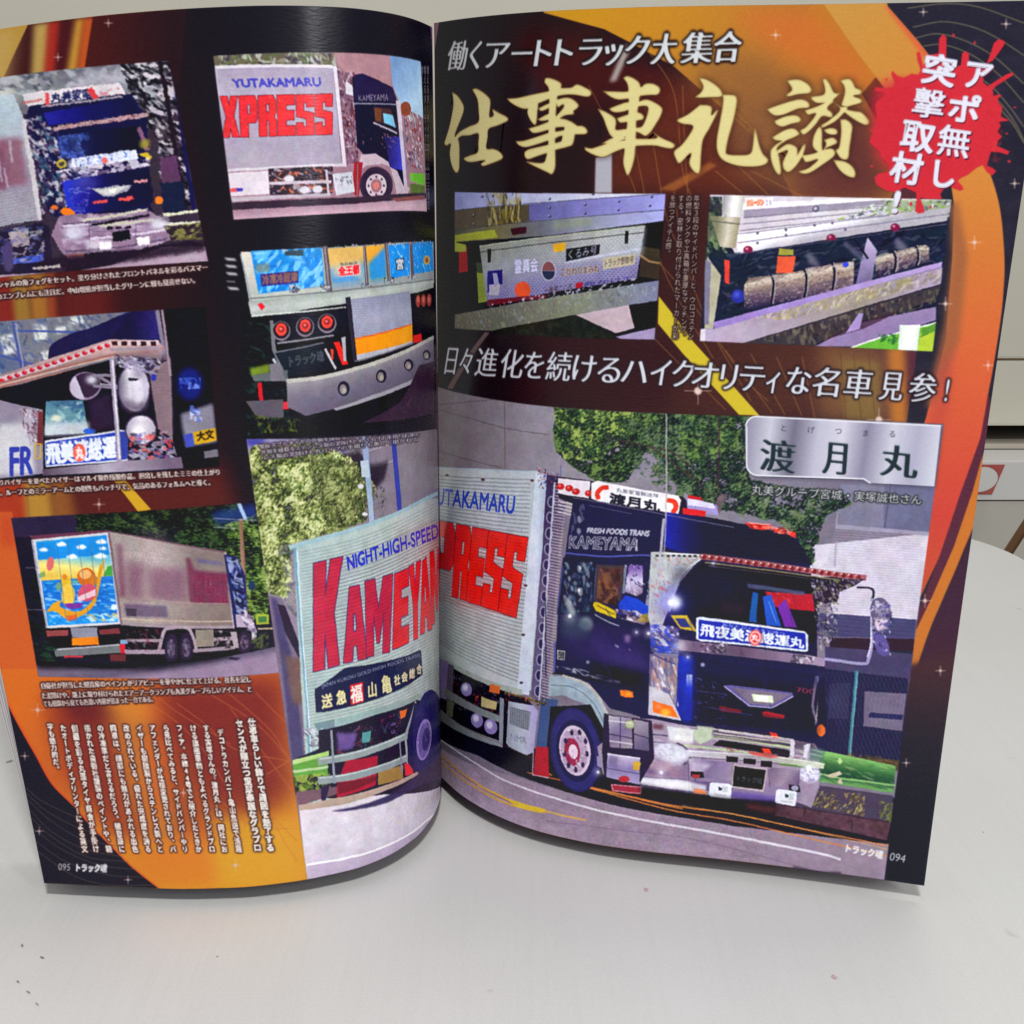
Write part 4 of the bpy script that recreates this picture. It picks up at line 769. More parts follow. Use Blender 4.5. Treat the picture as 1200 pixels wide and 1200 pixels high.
BIG = {'仕': (515, ['100 185 140 210 175 260 192 300 188 345 165 410 140 470 122 530 150 560 158 620 158 700 155 790 135 818 110 790 90 730 82 660 90 590 60 605 40 590 50 550 75 470 95 380 110 290 108 230',
        '255 165 290 158 340 185 385 225 400 260 395 330 392 380 425 365 415 320 470 350 520 375 540 400 520 420 450 450 385 475 378 540 368 625 420 628 470 650 498 690 480 715 420 740 345 765 325 745 360 718 240 735 190 705 240 680 300 655 305 580 305 510 240 525 175 530 140 555 120 545 160 495 230 455 305 420 308 340 300 250 275 195']),
    '事': (515, ['525 235 600 232 700 210 855 178 950 155 1030 150 1075 125 1140 150 1185 180 1180 215 1140 222 1060 208 985 208 900 225 800 265 740 290 680 318 620 305 560 270',
        '820 110 832 76 885 82 950 115 950 155 925 215 915 300 908 450 905 600 908 700 905 780 880 828 840 812 680 732 760 738 815 735 832 700 850 600 852 400 858 180',
        '690 320 720 295 770 275 768 330 755 440 720 420 690 360', '915 245 985 228 1040 240 1088 285 1075 315 1048 335 1050 360 980 370 910 410 905 385 960 320 975 290 960 285 925 305',
        '770 315 855 275 855 310 800 335', '765 400 855 355 855 400 800 412', '695 470 780 445 900 400 975 395 1045 425 1075 455 975 460 905 465 850 482 780 502 730 505',
        '595 570 660 565 760 535 850 505 905 495 980 480 1080 450 1130 455 1158 490 1140 515 1050 518 950 530 905 550 840 570 750 600 670 618 620 600', '980 400 1045 425 1060 500 1045 590 1010 612 950 615 960 540 975 480',
        '665 655 700 632 800 608 900 585 1000 560 1045 580 1010 612 905 640 835 665 760 690 695 712 668 690']),
    '車': (680, ['175 178 250 180 375 180 470 150 510 120 570 120 620 150 622 185 600 208 540 210 465 218 375 238 300 245 240 225', '335 75 370 60 430 85 468 125 468 200 455 300 440 400 438 500 432 620 425 700 400 790 372 840 350 800 335 730 345 640 358 500 375 350 378 230 370 130',
        '225 315 300 285 375 265 375 325 300 345 250 340', '455 262 510 243 570 260 640 310 630 370 590 440 550 500 510 530 470 510 440 495 440 465 480 455 510 400 530 330 525 300 490 295 455 298', '285 390 375 360 455 345 495 370 490 400 440 410 370 420 310 425',
        '135 315 200 340 270 385 282 430 280 480 360 475 360 530 290 545 240 530 205 460 180 390', '165 590 250 545 350 540 350 555 230 585', '35 615 90 625 170 600 270 575 360 560 440 550 600 545 565 500 640 545 720 580 740 605 715 628 650 620 580 605 440 608 350 625 270 655 200 690 150 692 90 670 40 640']),
    '礼': (680, ['920 72 985 85 1060 130 1105 180 1100 222 1020 228 900 228 940 190 960 140', '935 285 1000 288 1030 310 1025 370 1060 330 1075 340 1010 470 960 560 945 680 938 790 920 825 880 800 850 740 865 660 780 742 750 715 732 650 790 600 850 520 880 450 800 435 755 405 840 360',
        '1110 205 1200 208 1225 235 1222 290 1200 400 1160 540 1140 640 1150 670 1230 678 1320 670 1345 620 1360 480 1375 490 1400 600 1430 670 1468 710 1455 745 1400 765 1300 770 1200 755 1110 715 1070 650 1065 560 1085 440 1105 330 1115 250']),
    '讃': (845, ['510 95 600 85 670 115 707 160 690 195 600 205 525 222 510 205 555 165', '355 320 450 285 600 242 670 255 692 285 680 310 600 318 500 360 430 372 390 355', '415 410 500 375 580 365 622 390 615 420 550 435 480 458 430 440', '395 540 500 480 570 470 612 505 600 525 520 560 430 565',
        '400 620 450 580 540 545 440 620 455 690 470 800 455 835 420 800 390 720 385 650', '440 640 520 590 590 615 598 660 590 690 640 600 662 600 640 680 590 760 530 812 490 790 480 740 500 690 520 640 450 665', '790 90 815 78 850 120 885 190 930 195 870 250 800 270 740 270 700 225 800 205 808 150',
        '925 95 1000 80 1035 115 1050 150 1095 170 1090 205 1030 215 1095 240 1095 270 1030 290 990 300 940 290 950 250 965 190 960 140', '650 330 740 300 860 250 880 260 830 310 870 350 860 385 790 375 740 440 680 500 640 520 618 485 660 460 720 390 740 350 680 365', '780 445 850 400 930 320 860 262 940 300 990 305 960 350 900 410 840 445 790 465',
        '970 320 1050 335 1100 345 1158 410 1140 445 1090 430 1030 395 965 345', '930 400 980 400 1025 445 1020 520 1005 620 995 700 970 715 930 700 895 640 920 620 935 520 935 450', '745 480 770 455 790 490 790 600 790 650 750 650 715 610 720 540', '800 480 860 465 905 480 905 515 860 520 820 505',
        '800 560 870 540 905 565 900 590 830 620 800 640 820 590', '635 680 720 665 850 625 890 650 880 690 800 750 700 815 640 825 605 805 680 780 760 710 670 735 645 715', '875 715 960 725 1020 760 1050 810 1040 855 980 840 920 790'])}
for ch, (ox, st) in BIG.items():
    V(ox, 80, 6.6667); F([spline(arr(s).tolist() + [arr(s)[0].tolist()], 3)[:-1] for s in st], (46, 22, 24), .85, 4)
for ch, (ox, st) in BIG.items():
    V(ox, 80, 6.6667); sp = [spline(arr(s).tolist() + [arr(s)[0].tolist()], 4)[:-1] for s in st]
    F(sp, (128, 100, 56), .9, .8); m = raster([cv(q) for q in sp], pad=4); comp(m, (150, 124, 76)); k = blur(m[2], 2.2); comp((m[0], m[1], np.clip((k - .55) * 3, 0, 1) * m[2]), (206, 188, 126)); comp((m[0], m[1], np.clip((k - .8) * 5, 0, 1) * m[2]), (216, 204, 142))
# ---- red splash with white lettering
V(1010, 30, 5.217)
SPL = arr('345 300 300 295 255 320 215 305 185 275 180 295 200 345 195 380 150 385 85 375 75 400 130 410 140 430 100 460 80 480 90 560 70 640 45 715 110 770 115 800 165 850 165 890 100 905 75 930 90 975 150 1010 210 1020 260 990 330 1020 335 1070 325 1130 345 1150 385 1140 375 1100 355 1050 400 1060 490 1060 480 1030 500 1000 540 985 600 1010 622 1000 610 975 585 950 600 935 650 910 700 870 740 850 760 890 795 918 822 890 800 870 765 855 780 800 790 770 840 775 890 790 905 770 850 745 822 735 835 700 858 680 830 650 850 610 838 590 905 580 870 565 850 555 860 500 835 470 830 450 855 425 835 420 805 430 800 390 820 370 930 300 920 285 880 300 800 350 770 370 740 345 760 235 800 215 870 120 875 95 835 82 805 110 790 160 765 225 740 250 690 235 655 240 655 170 635 155 612 170 605 240 560 260 515 230 518 70 495 52 472 80 468 170 400 180 375 250 355 160 335 165 340 210 360 270')
F(SPL, (204, 46, 58)); D('60 400 860 380 860 860 60 900', 30, (6, 20), (4, 9), 20, 60, [(186, 38, 52), (216, 62, 70)], .35, soft=5)
for x, y, rx, ry, r_ in ((935, 500, 10, 5, 10), (885, 660, 9, 5, 20), (60, 640, 10, 6, 0), (150, 330, 9, 6, 0), (560, 60, 8, 12, 0), (900, 830, 10, 8, 0), (300, 1090, 8, 14, 0), (420, 1110, 6, 12, 0), (690, 105, 6, 12, 10), (60, 860, 10, 7, 0)): E(x, y, rx, ry, (204, 46, 58), rot=r_); F('120 400 500 400 500 900 150 800', (200, 44, 58), .5, 10)
TXT = [('ア', '635 190 822 215 775 405 600 380'), ('ポ', '530 400 745 430 710 615 515 585'), ('無', '470 590 690 620 650 820 445 790'), ('し', '410 800 600 820 565 1010 400 985'), ('突', '385 155 600 190 560 385 350 350'), ('撃', '325 365 530 395 495 580 290 555'), ('取', '255 560 465 590 430 790 220 760'), ('材', '190 755 395 785 350 985 160 955'), ('!', '110 975 350 985 310 1170 75 1155')]
for ch, q in TXT: qq = arr(q); T(ch, qq + [5, 7], (84, 24, 44), 1.0)
for ch, q in TXT: T(ch, q, (222, 222, 236), 1.1 if ch not in '撃無' else .6, shine=(190, 190, 208))
V(0, 0, 1)
m = vnoise(CH, CW, 2, 3) - .5 + .6 * (np.random.default_rng(5).random((CH, CW), dtype=np.float32) - .5)
CANV['R'] += (m * 7)[:, :, None]
# ------------------------------------------------------------------ print of the left page
V(0, 0, 1, 'L')
CANV['L'][:] = (30, 24, 34)
G('-220 -40 520 -40 520 1080 -220 1080', (62, 26, 28), [(46, 22, 28), (29, 22, 31), (26, 23, 33), (26, 24, 34), (26, 24, 34), (26, 24, 34)], '90 300 480 300')
F('-220 -20 42 10 0 100 10 300 20 600 -220 600', (176, 136, 58)); F('-60 20 20 20 10 100 -60 100', (190, 158, 96), .7, 8)
F('42 -10 62 -10 54 100 36 100', (206, 176, 92), .8, 3); F('60 -10 76 -10 64 100 50 100', (170, 44, 34), .9, 3); F('74 -10 96 -10 80 100 64 100', (70, 22, 30), .9, 3); F('94 -10 104 -10 88 100 76 100', (200, 150, 56), .95, 3); F('102 -10 116 -10 100 100 88 100', (196, 84, 36), .95, 3); G('114 -10 220 -10 210 100 96 100', (70, 28, 28), (40, 24, 30), '110 50 200 50')
F('-60 320 14 320 24 400 -60 400', (130, 40, 34)); F('12 320 32 320 40 400 20 400', (150, 110, 48), 1, 3); F('32 320 54 320 62 400 40 400', (160, 104, 44), 1, 3); F('54 320 64 320 70 400 60 400', (190, 90, 44), .8, 2); F('62 320 130 320 130 400 66 400', (96, 32, 32), .9, 8)
F('-60 560 28 552 34 620 -60 620', (168, 56, 34)); F('26 552 56 552 66 620 32 620', (176, 128, 52), 1, 4); F('54 552 80 552 96 620 64 620', (150, 92, 44), .9, 5); F('80 552 260 540 280 600 90 620', (96, 36, 32), .8, 10); F('125 552 137 552 177 597 162 600', (206, 160, 40))
F('-200 600 14 600 50 800 60 860 -200 860', (204, 92, 42)); F('0 600 12 600 20 640 0 640', (190, 66, 40), .7, 5)
# lower left text field
G('-100 785 340 770 370 1060 -100 1060', (210, 104, 36), [(190, 90, 38), (204, 120, 40), (206, 140, 36)], '100 800 230 1040')
F('50 815 110 830 140 860 130 960 180 1010 90 930 60 860', (120, 34, 34), .7, 12); F('180 800 330 790 340 900 345 930 300 960 240 930 200 860', (116, 34, 36), .9, 14); F('60 812 120 812 150 850 90 850', (90, 26, 36), .8, 8)
F('78 850 262 838 286 985 130 980 96 900', (124, 40, 38), .55, 7)
F('120 800 170 810 190 900 210 990 180 990 140 900', (206, 140, 52), .55, 10); F('250 955 345 962 356 1050 240 1060', (206, 150, 44), .8, 8); F('170 860 200 870 190 960 170 950', (200, 90, 40), .5, 6); F('150 1010 240 960 260 1050 200 1050', (206, 110, 40), .6, 8)
V(0, 800, 3.333)
L([spline(s) for s in ('560 60 720 180 840 330 960 560', '690 80 800 160 920 260 1150 310', '780 20 1000 160 1150 320', '880 30 1050 180 1130 300', '1000 40 1130 170', '1040 480 1100 600 1160 700', '900 100 1140 420', '620 60 700 120 900 240', '1040 360 1150 290', '860 460 990 560 1150 570', '960 420 1060 520 1160 620')], 1.0, (190, 100, 56), .6)
for k in range(16): L(f'{880+k*12} {430+k*10} {1150} {300+k*17}', .4, (176, 96, 50), .4)
ARC = spline('-20 -70 12 30 48 112 95 200 142 282 204 392 290 480 360 560 440 640 520 720 660 830')
F(np.concatenate([ARC, arr('600 1000 -100 1000 -100 -100')]), (214, 60, 34), .8, 1.2); F(np.concatenate([ARC + [-4, 3], arr('590 1000 -200 1000 -200 -100')]), (28, 25, 38))
L([spline(s) for s in ('100 410 160 460 240 500 330 540', '100 430 180 500 290 560 400 600', '110 460 200 540 320 610 470 640', '120 500 200 580 330 650 480 680', '125 530 200 600 340 680 500 700', '130 570 240 650 380 710 530 730', '140 620 260 700 420 750 560 760', '150 660 280 750 420 790 600 790')], .7, (96, 84, 74), .7)
V(0, 0, 1)
for s in ((127, 27, 5), (68, 67, 5), (116, 591, 7), (44, 832, 8), (29, 886, 5), (46, 974, 5), (276, 1014, 7), (215, 929, 5), (150, 1031, 5)): star(*s, col=(206, 176, 170))
# small print captions
def line(s, x0, y0, x1, y1, h, col=(222, 210, 204), bold=.28): T(s, [[x0, y0 - h], [x1, y1 - h], [x1 + 1, y1], [x0 + 1, y0]], col, bold, glow=(50, 24, 28), gw=1.2)
line('ーにはマーシャルの角フォグをセット。塗り分けされたフロントパネルを彩るバスマー', -40, 341, 243, 317, 8.2); line('クやラッパのエンブレムにも注目だ。中山増殖が担当したグリーンに様も見逃せない。', -40, 355, 232, 332, 8.2)
line('コガに寄りバイザーを並べたハイザーはマルイ製作所製作品。担出しを残したミミの仕上がり', -30, 571, 258, 557, 8); line('が美しい。ルーフとのミラーアームとの相性もバッチリで、気品のあるフォルムへと導く。', -28, 583, 250, 569, 8)
line('自衛社が担当した観音扉のペイントがリアビューを華やかに仕立て上げる。社名を記し', 47, 808, 294, 800, 8.2); line('た泥除けや、路上に取り付けられたエアーアークランプも丸美グループらしいアイテム、と', 48, 819.5, 295, 811.5, 8.2); line('ても細部から見ても色濃い内容が詰まった一台である。', 50, 829, 182, 823, 8)
V(0, 800, 3.333)
BODY = ['デコトラカンパニー亀山急送で活躍', 'する実塚さんの『渡月丸』は、同社にお', 'ける旗艦車輌ともよべるグランドプロ', 'フィア。本誌44号でご紹介したときか', 'ら見比べてみると、サイドバンパーやリ', 'アフェンダーが仕様変更されており、バ', 'イザーも樹脂製からステンレス製へと', '改められている。優れた完成度を誇る', '同車は、細部にも魅力があふれる出色', 'の冷凍車だと言えるだろう。観音扉に', '描かれた自衛社謹製のペイントや、箱', '側面を彩る丸藻タイヤ商会が手掛け', 'たオートボディプリンターによる英文', '字も魅力的だ。']
BX0 = [846, 790, 740, 686, 634, 580, 530, 478, 427, 377, 326, 276, 232, 182]
BX1 = [922, 866, 818, 765, 712, 666, 615, 568, 518, 466, 415, 365, 320, 212]
for s, a, b in zip(BODY, BX0, BX1):
    y0 = 182 if s[0] == 'デ' else (165 if a > 200 else 160); y1 = 664 if s[0] != '字' else 350
    T(s, f'{a} {y0-2} {a+25} {y0-2} {b+25} {y1} {b} {y1}', (226, 218, 212), .42, vertical=True, glow=(60, 26, 26), gw=1.5)
T('仕事車らしい飾りで周囲を魅了する', '966 138 996 138 1074 660 1042 660', (222, 216, 210), .6, vertical=True, glow=(50, 24, 26), gw=2.2)
T('センスが際立つ重厚華麗なグラプロ', '918 142 947 142 1024 660 992 660', (222, 216, 210), .6, vertical=True, glow=(50, 24, 26), gw=2.2)
T('095', '228 706 275 708 273 734 228 732', (190, 180, 186), .15, latin=True); T('トラック魂', '292 706 420 708 416 742 290 738', (214, 210, 216), .5)
V(240, 0, 4)
for i in range(3): T('増えるダーティクロームの三角窓', f'{1040-i*14} {305} {1050-i*14} 305 {1054-i*11} 985 {1044-i*11} 985', (150, 144, 152), .05, vertical=True)
V(0, 280, 4)
T('手拓', '862 338 936 336 938 376 864 378', (196, 170, 130), .2)
for y in (95, 128, 163, 198, 232): F(f'{1040+y*.1} {y-8} {1090+y*.1} {y-4} {1100+y*.1} {y+8} {1056+y*.1} {y+6}', (200, 200, 206), .9, .5) if y != 198 else F('1060 194 1100 196 1106 206 1066 204', (90, 90, 98))

# ---- photo: blue cab seen from the front right
V(0, 0, 4)
PL1 = '-360 418 790 285 975 1224 -360 1340'
clip(PL1); F(PL1, (60, 50, 64))
F('-360 418 790 285 760 480 -360 600', (104, 104, 116)); F('-300 390 100 370 90 480 -300 560', (196, 200, 190), .9, 8); D('-200 380 790 285 760 500 400 480 120 440 -200 520', 260, (6, 22), (3, 9), 30, 20, [(70, 74, 84), (150, 150, 160), (120, 124, 128), (178, 180, 184)], .7)
F('330 350 700 310 680 400 360 420', (170, 166, 180), .8, 6)
D('560 300 860 285 880 620 900 960 760 950 740 650 640 560 600 420', 380, (5, 18), (2, 5), 38, 18, [(32, 28, 38), (170, 164, 176), (56, 52, 60), (204, 196, 206), (24, 22, 30)], .85)
F('740 285 760 285 880 980 858 985', (40, 30, 42)); F('820 440 850 430 920 990 900 1000', (34, 32, 76)); F('850 440 872 470 925 840 905 850', (170, 160, 150), .8, 1.5); F('750 740 830 730 850 860 760 860', (90, 62, 90)); F('750 860 860 850 870 990 770 1000', (36, 40, 64)); E(845, 450, 24, 30, (70, 70, 140), b=1.5)
G('-360 470 60 440 115 560 200 1030 -360 1120', (176, 190, 200), [(170, 178, 190), (150, 144, 158), (158, 154, 166)], '0 480 60 1000')
F('-60 660 100 640 130 860 -60 900', (134, 92, 110), .9, 3); F('-60 690 20 680 30 880 -60 890', (120, 74, 100), .6, 3); L(['20 790 40 880', '45 660 60 760', '-10 700 10 850'], 2.5, (176, 166, 180), .7); S('-60 900 140 870', '-60 1100 190 1040', 14, .5, (120, 116, 132), .8); S('-60 480 60 460', '-60 660 100 640', 10, .5, (150, 160, 172), .6)
F('100 560 130 560 200 1030 180 1030', (196, 190, 196)); F('-60 1100 190 1040 230 1060 250 1260 -60 1340', (44, 38, 58)); F('40 1085 130 1065 140 1150 60 1160', (160, 146, 150)); F('60 1210 210 1190 205 1225 60 1240', (80, 96, 190)); D('-40 1080 200 1050 210 1220 -20 1240', 70, (4, 14), (2, 5), -5, 50, [(110, 110, 160), (170, 166, 176), (50, 60, 100)], .7); E(40, 1200, 26, 76, (80, 70, 110), b=1)
F('140 500 620 440 690 560 700 940 720 1000 330 1040 230 1000 120 560', (34, 32, 66)); D('120 560 260 520 330 1000 200 1000', 150, (5, 16), (2.5, 6), 78, 25, [(180, 160, 170), (70, 110, 130), (40, 36, 60), (206, 200, 210), (60, 44, 80)], .75)
F('100 440 560 390 590 440 130 500', (210, 202, 208)); T('丸美家電', '240 432 430 412 432 462 242 482', (50, 50, 90), .4); L(['222 440 226 490'], 4, (206, 80, 84)); L(['425 420 450 460'], 6, (200, 70, 74)); S('110 480 200 465', '112 486 200 472', 2, 1, (190, 110, 110)); D('470 425 560 412 560 445 470 455', 14, (4, 8), (1.4, 2.4), -6, 4, [(196, 130, 140)], .8)
G('205 530 620 458 650 540 225 590', (46, 44, 140), [(34, 30, 90), (26, 24, 60)], '230 540 620 500'); L('200 500 570 455', 2, (150, 140, 150)); L('255 606 480 570 690 536', 4.4, (164, 134, 140)); D('250 590 690 525 690 550 255 615', 60, (2, 4), (1, 2), -12, 10, [(206, 180, 180), (110, 70, 84)], .8)
G('262 640 640 590 665 700 290 745', (44, 54, 110), [(34, 34, 64), (26, 26, 44)], '300 690 600 650'); D('270 640 420 620 400 740 290 745', 50, (4, 12), (2, 5), 40, 30, [(70, 90, 170), (90, 110, 190), (50, 60, 100)], .7); L('650 600 690 700', 4, (150, 110, 130), .8); F('650 660 700 650 700 690 655 690', (150, 140, 60), .8, 1); F('650 720 690 710 712 740 700 750', (186, 160, 60))
E(290, 768, 26, 20, (176, 160, 70)); E(290, 768, 14, 10, (80, 70, 70)); F('335 745 640 700 650 745 345 800', (206, 210, 222)); F('350 748 630 708 638 738 360 785', (70, 90, 190)); T('飛美渡総運', '355 745 640 705 642 742 360 786', (214, 218, 226), .8); E(492, 755, 14, 16, (214, 110, 104)); E(340, 775, 20, 20, (226, 226, 236), b=2)
D('260 800 700 740 700 780 300 850', 110, (5, 14), (2, 4), -10, 30, [(196, 184, 200), (110, 92, 120), (220, 214, 224)], .8)
G('290 850 700 790 720 950 360 1010 310 960', (50, 60, 180), [(40, 36, 120), (32, 28, 76), (28, 26, 56)], '320 860 600 880'); E(400, 850, 44, 26, (120, 130, 210), b=7, a=.7); D('320 880 430 870 400 1000 340 990', 40, (4, 9), (1, 2.4), 0, 40, [(130, 136, 210), (80, 84, 180)], .6)
F('425 885 620 865 600 895 540 922 490 922', (150, 148, 160)); F('440 890 605 873 545 912 490 914', (190, 190, 192)); E(530, 896, 18, 10, (226, 226, 214)); F('435 945 505 935 508 948 445 957', (206, 84, 80)); F('555 932 620 920 628 935 565 945', (206, 84, 80)); F('625 845 690 838 690 850 630 857', (200, 140, 140)); E(745, 938, 18, 18, (220, 120, 50)); E(320, 995, 36, 18, (220, 120, 44), rot=15); E(255, 972, 16, 10, (206, 110, 50))
F('280 1010 700 990 790 1040 800 1130 560 1190 300 1200 240 1100', (140, 116, 140)); D('270 1010 790 1010 790 1130 560 1190 300 1190', 120, (9, 22), (2, 5), -5, 16, [(200, 184, 204), (100, 84, 110), (176, 158, 180)], .5, soft=4)
L(['300 1050 460 1040 700 1010', '310 1180 560 1160 780 1120'], 2, (80, 64, 90), .7); L(['300 1060 460 1050', '420 1120 520 1110', '620 1100 780 1080'], 2.4, (216, 208, 222), .8); E(345, 1095, 44, 28, (100, 88, 112), a=.8); E(345, 1092, 38, 23, (214, 210, 222), b=1); E(748, 1052, 34, 22, (100, 88, 112), a=.8); E(748, 1050, 28, 17, (220, 216, 226), b=1); L(['420 1040 420 1180', '640 1020 640 1150'], 1, (90, 74, 100), .8)
F('400 1130 520 1120 510 1160 410 1170', (214, 208, 220), .7, 1.5); F('560 1040 640 1034 640 1056 560 1062', (190, 178, 196), .7, 1)
L(['390 1035 690 985', '470 1060 720 1030'], 3, (186, 180, 170)); L(['430 1055 700 1010'], 2.4, (40, 34, 46)); F('525 1090 605 1075 610 1120 528 1130', (30, 28, 38)); F('465 1135 520 1130 525 1170 470 1175', (226, 222, 230)); F('640 1115 695 1108 700 1145 645 1150', (226, 222, 230)); 
for x in (512, 555, 600): F(f'{x-14} {1066-(x-512)*.05} {x+16} {1062-(x-512)*.05} {x+18} {1074-(x-512)*.05} {x-12} {1078-(x-512)*.05}', (40, 32, 44))
E(350, 1090, 50, 34, (190, 184, 204), b=3); E(745, 1050, 40, 26, (200, 196, 210), b=3); F('340 1190 560 1180 900 1130 960 1150 975 1224 300 1280', (40, 32, 46)); F('310 1195 400 1185 395 1210 320 1215', (190, 120, 110))
L(['770 1008 940 985', '780 1052 950 1040'], 2.8, (200, 200, 180)); D('770 1060 950 1040 960 1120 800 1130', 120, (4, 12), (1.4, 3), -30, 30, [(110, 108, 60), (60, 60, 50), (140, 136, 80), (50, 40, 50)], .8)
F('-360 1330 -100 1320 220 1290 500 1250 760 1160 975 1155 990 1240 -360 1400', (156, 132, 152)); V(0, 200, 4.8); F('-60 590 400 570 700 520 900 490 1165 450 1170 515 600 560 -60 640', (170, 150, 166)); L('-60 625 1168 515', 2.4, (214, 196, 206), .8); F('340 480 800 440 1150 400 1150 450 600 530 200 570 200 520', (44, 34, 48), .9, 1.5); F('180 545 340 530 345 545 190 560', (170, 160, 160))
V(0, 0, 4); finish(PL1, 12, 1.0); clip()
# ---- photo: side view with the red lettering
V(240, 0, 4)
PL2 = '40 262 480 246 860 264 1012 292 1040 992 700 1006 135 1030'
PL2 = '40 262 1012 288 1040 992 135 1030'
clip(PL2); F(PL2, (150, 118, 132))
F('40 250 200 250 620 250 700 330 40 330', (100, 96, 80)); D('60 250 610 250 620 320 80 330', 150, (4, 10), (2, 5), 20, 40, [(90, 110, 70), (140, 140, 120), (70, 60, 80), (180, 180, 176)], .8); F('600 240 870 262 880 420 700 380 620 310', (164, 128, 136), 1, 2)
G('865 250 1010 285 1030 560 920 500 880 400', (120, 150, 190), [(140, 170, 206), (170, 196, 220)], '900 280 960 520'); D('930 520 1010 540 1025 800 950 780', 90, (5, 14), (2, 6), 30, 50, [(206, 200, 206), (90, 60, 70), (70, 80, 110), (180, 186, 196), (130, 60, 60)], .8); E(940, 510, 26, 34, (130, 70, 56)); F('960 810 1030 815 1030 870 965 850', (110, 176, 70)); F('960 860 1030 870 1032 930 965 910', (90, 110, 60))
G('40 315 600 310 640 770 100 800', (166, 156, 176), [(176, 168, 186), (160, 152, 170), (168, 158, 172)], '300 320 320 790'); S('60 330 615 325', '95 790 640 760', 46, .5, (136, 126, 150), .6)
L(['45 315 600 312'], 3, (206, 200, 208)); L('610 315 655 775', 5, (206, 200, 212)); L('100 800 660 772', 3, (196, 190, 200)); L('48 330 96 800', 2.4, (200, 192, 204))
T('YUTAKAMARU', '128 372 540 364 545 403 136 410', (74, 74, 170), .35, latin=True)
for i, ch in enumerate('XPRESS'):
    a, b = (i + .06) / 6, (i + .98) / 6; block(ch, [[66 + 534 * a, 452 - 12 * a], [66 + 534 * b, 452 - 12 * b], [78 + 522 * b, 645 - 16 * b], [78 + 522 * a, 645 - 16 * a]], (208, 58, 64), (100, 34, 46), (168, 160, 178), 1.1); D('80 450 600 440 600 630 80 645', 40, (2, 5), (.6, 1.2), 40, 30, [(226, 120, 120)], .5)
F('620 330 700 345 720 760 665 770', (120, 92, 110)); D('620 320 700 340 720 760 670 775', 150, (3, 9), (1.5, 4), 70, 40, [(190, 170, 184), (70, 50, 66), (150, 110, 120), (90, 40, 50)], .8); F('660 380 690 400 700 450 660 440', (200, 196, 206))
F('690 360 860 410 895 470 910 560 930 620 950 880 900 880 860 760 740 720 715 690', (32, 28, 52)); F('700 350 740 345 880 410 905 480 700 470', (44, 38, 70)); G('840 640 930 640 945 800 870 790', (44, 40, 90), (70, 70, 190), '850 680 930 760'); F('895 470 915 470 950 880 935 890', (206, 196, 210), .9, .8)
T('KAMEYAMA', '720 446 860 440 860 472 722 474', (140, 132, 150), .1, latin=True); L('700 485 905 490', 1.2, (150, 150, 170)); F('790 500 870 510 905 600 800 570', (70, 50, 56)); F('835 530 880 540 895 600 840 575', (120, 180, 210)); F('795 505 828 510 825 570 800 565', (110, 70, 50)); L('790 575 900 625', 2, (170, 160, 176)); D('740 600 900 640 900 700 740 690', 20, (3, 9), (.8, 1.6), 20, 10, [(170, 120, 140)], .8)
F('725 725 800 720 860 760 890 860 900 915 950 910 960 880 930 870 900 800', (186, 168, 180)); F('730 730 800 725 840 760 820 770 760 775 720 800', (186, 168, 180)); F('700 760 740 760 720 930 690 900', (150, 44, 54)); L('716 770 714 950', 1.5, (120, 110, 120))
E(803, 868, 78, 88, (60, 48, 66)); E(803, 868, 68, 78, (54, 42, 62)); E(803, 870, 48, 56, (196, 180, 190)); E(803, 870, 26, 32, (150, 110, 120)); E(803, 870, 14, 18, (200, 120, 110))
for k in range(8): E(803 + 36 * math.cos(k * .785), 870 + 42 * math.sin(k * .785), 5, 6, (80, 60, 76))
F('105 812 298 800 305 910 120 920', (204, 194, 204)); F('120 925 590 905 590 920 130 945', (176, 164, 176)); F('298 790 600 780 600 905 305 915', (60, 48, 60)); D('300 790 600 780 600 900 305 910', 70, (4, 12), (2, 5), 0, 60, [(120, 104, 116), (36, 28, 40), (176, 164, 176), (200, 110, 80)], .8)
for x, y in ((395, 840), (468, 890), (528, 888)): E(x, y, 25, 18, (206, 200, 210), b=.6)
L(['305 860 590 852', '570 800 580 910'], 3.2, (186, 174, 186)); F('598 815 690 805 702 900 615 915', (196, 196, 206)); D('610 830 690 825 690 870 615 870', 20, (3, 5), (1.5, 2.5), 80, 5, [(120, 120, 140)], .8); F('115 885 150 880 152 898 118 902', (200, 90, 100)); F('150 880 180 882 178 896 152 898', (70, 70, 160))
F('120 950 700 925 1040 905 1040 950 600 965 130 985', (60, 48, 62)); G('125 985 700 955 1040 930 1045 1000 700 1010 135 1035', (150, 122, 138), (190, 160, 174), '200 980 210 1030'); F('870 930 1030 915 1030 935 900 945', (130, 80, 80))
finish(PL2, 13); clip()
# ---- photo: rear of the body
V(260, 260, 4.286)
PL3 = '85 150 600 118 1062 92 1078 960 600 1015 120 1087'
PL3 = '85 150 1062 92 1078 965 120 1087'
clip(PL3); F(PL3, (28, 26, 36)); D('90 500 260 500 330 900 360 1060 130 1080', 120, (5, 20), (1.5, 4), 30, 40, [(30, 44, 44), (20, 22, 28), (44, 60, 56)], .8)
F('90 160 1062 100 1065 310 960 345 620 410 240 460 150 470 120 300', (150, 156, 158)); G('95 150 145 150 190 360 480 330 560 320 520 360 160 420', (206, 198, 190), (170, 176, 172), '120 160 200 400')
F('145 145 500 128 515 320 185 362', (44, 134, 208)); D('150 145 500 130 510 320 185 360', 90, (6, 22), (2, 5), -40, 40, [(120, 190, 232), (30, 110, 190), (150, 206, 236)], .7); F('330 180 380 150 420 200 400 260 380 300 440 290 400 200', (140, 196, 230), .7, 1.5)
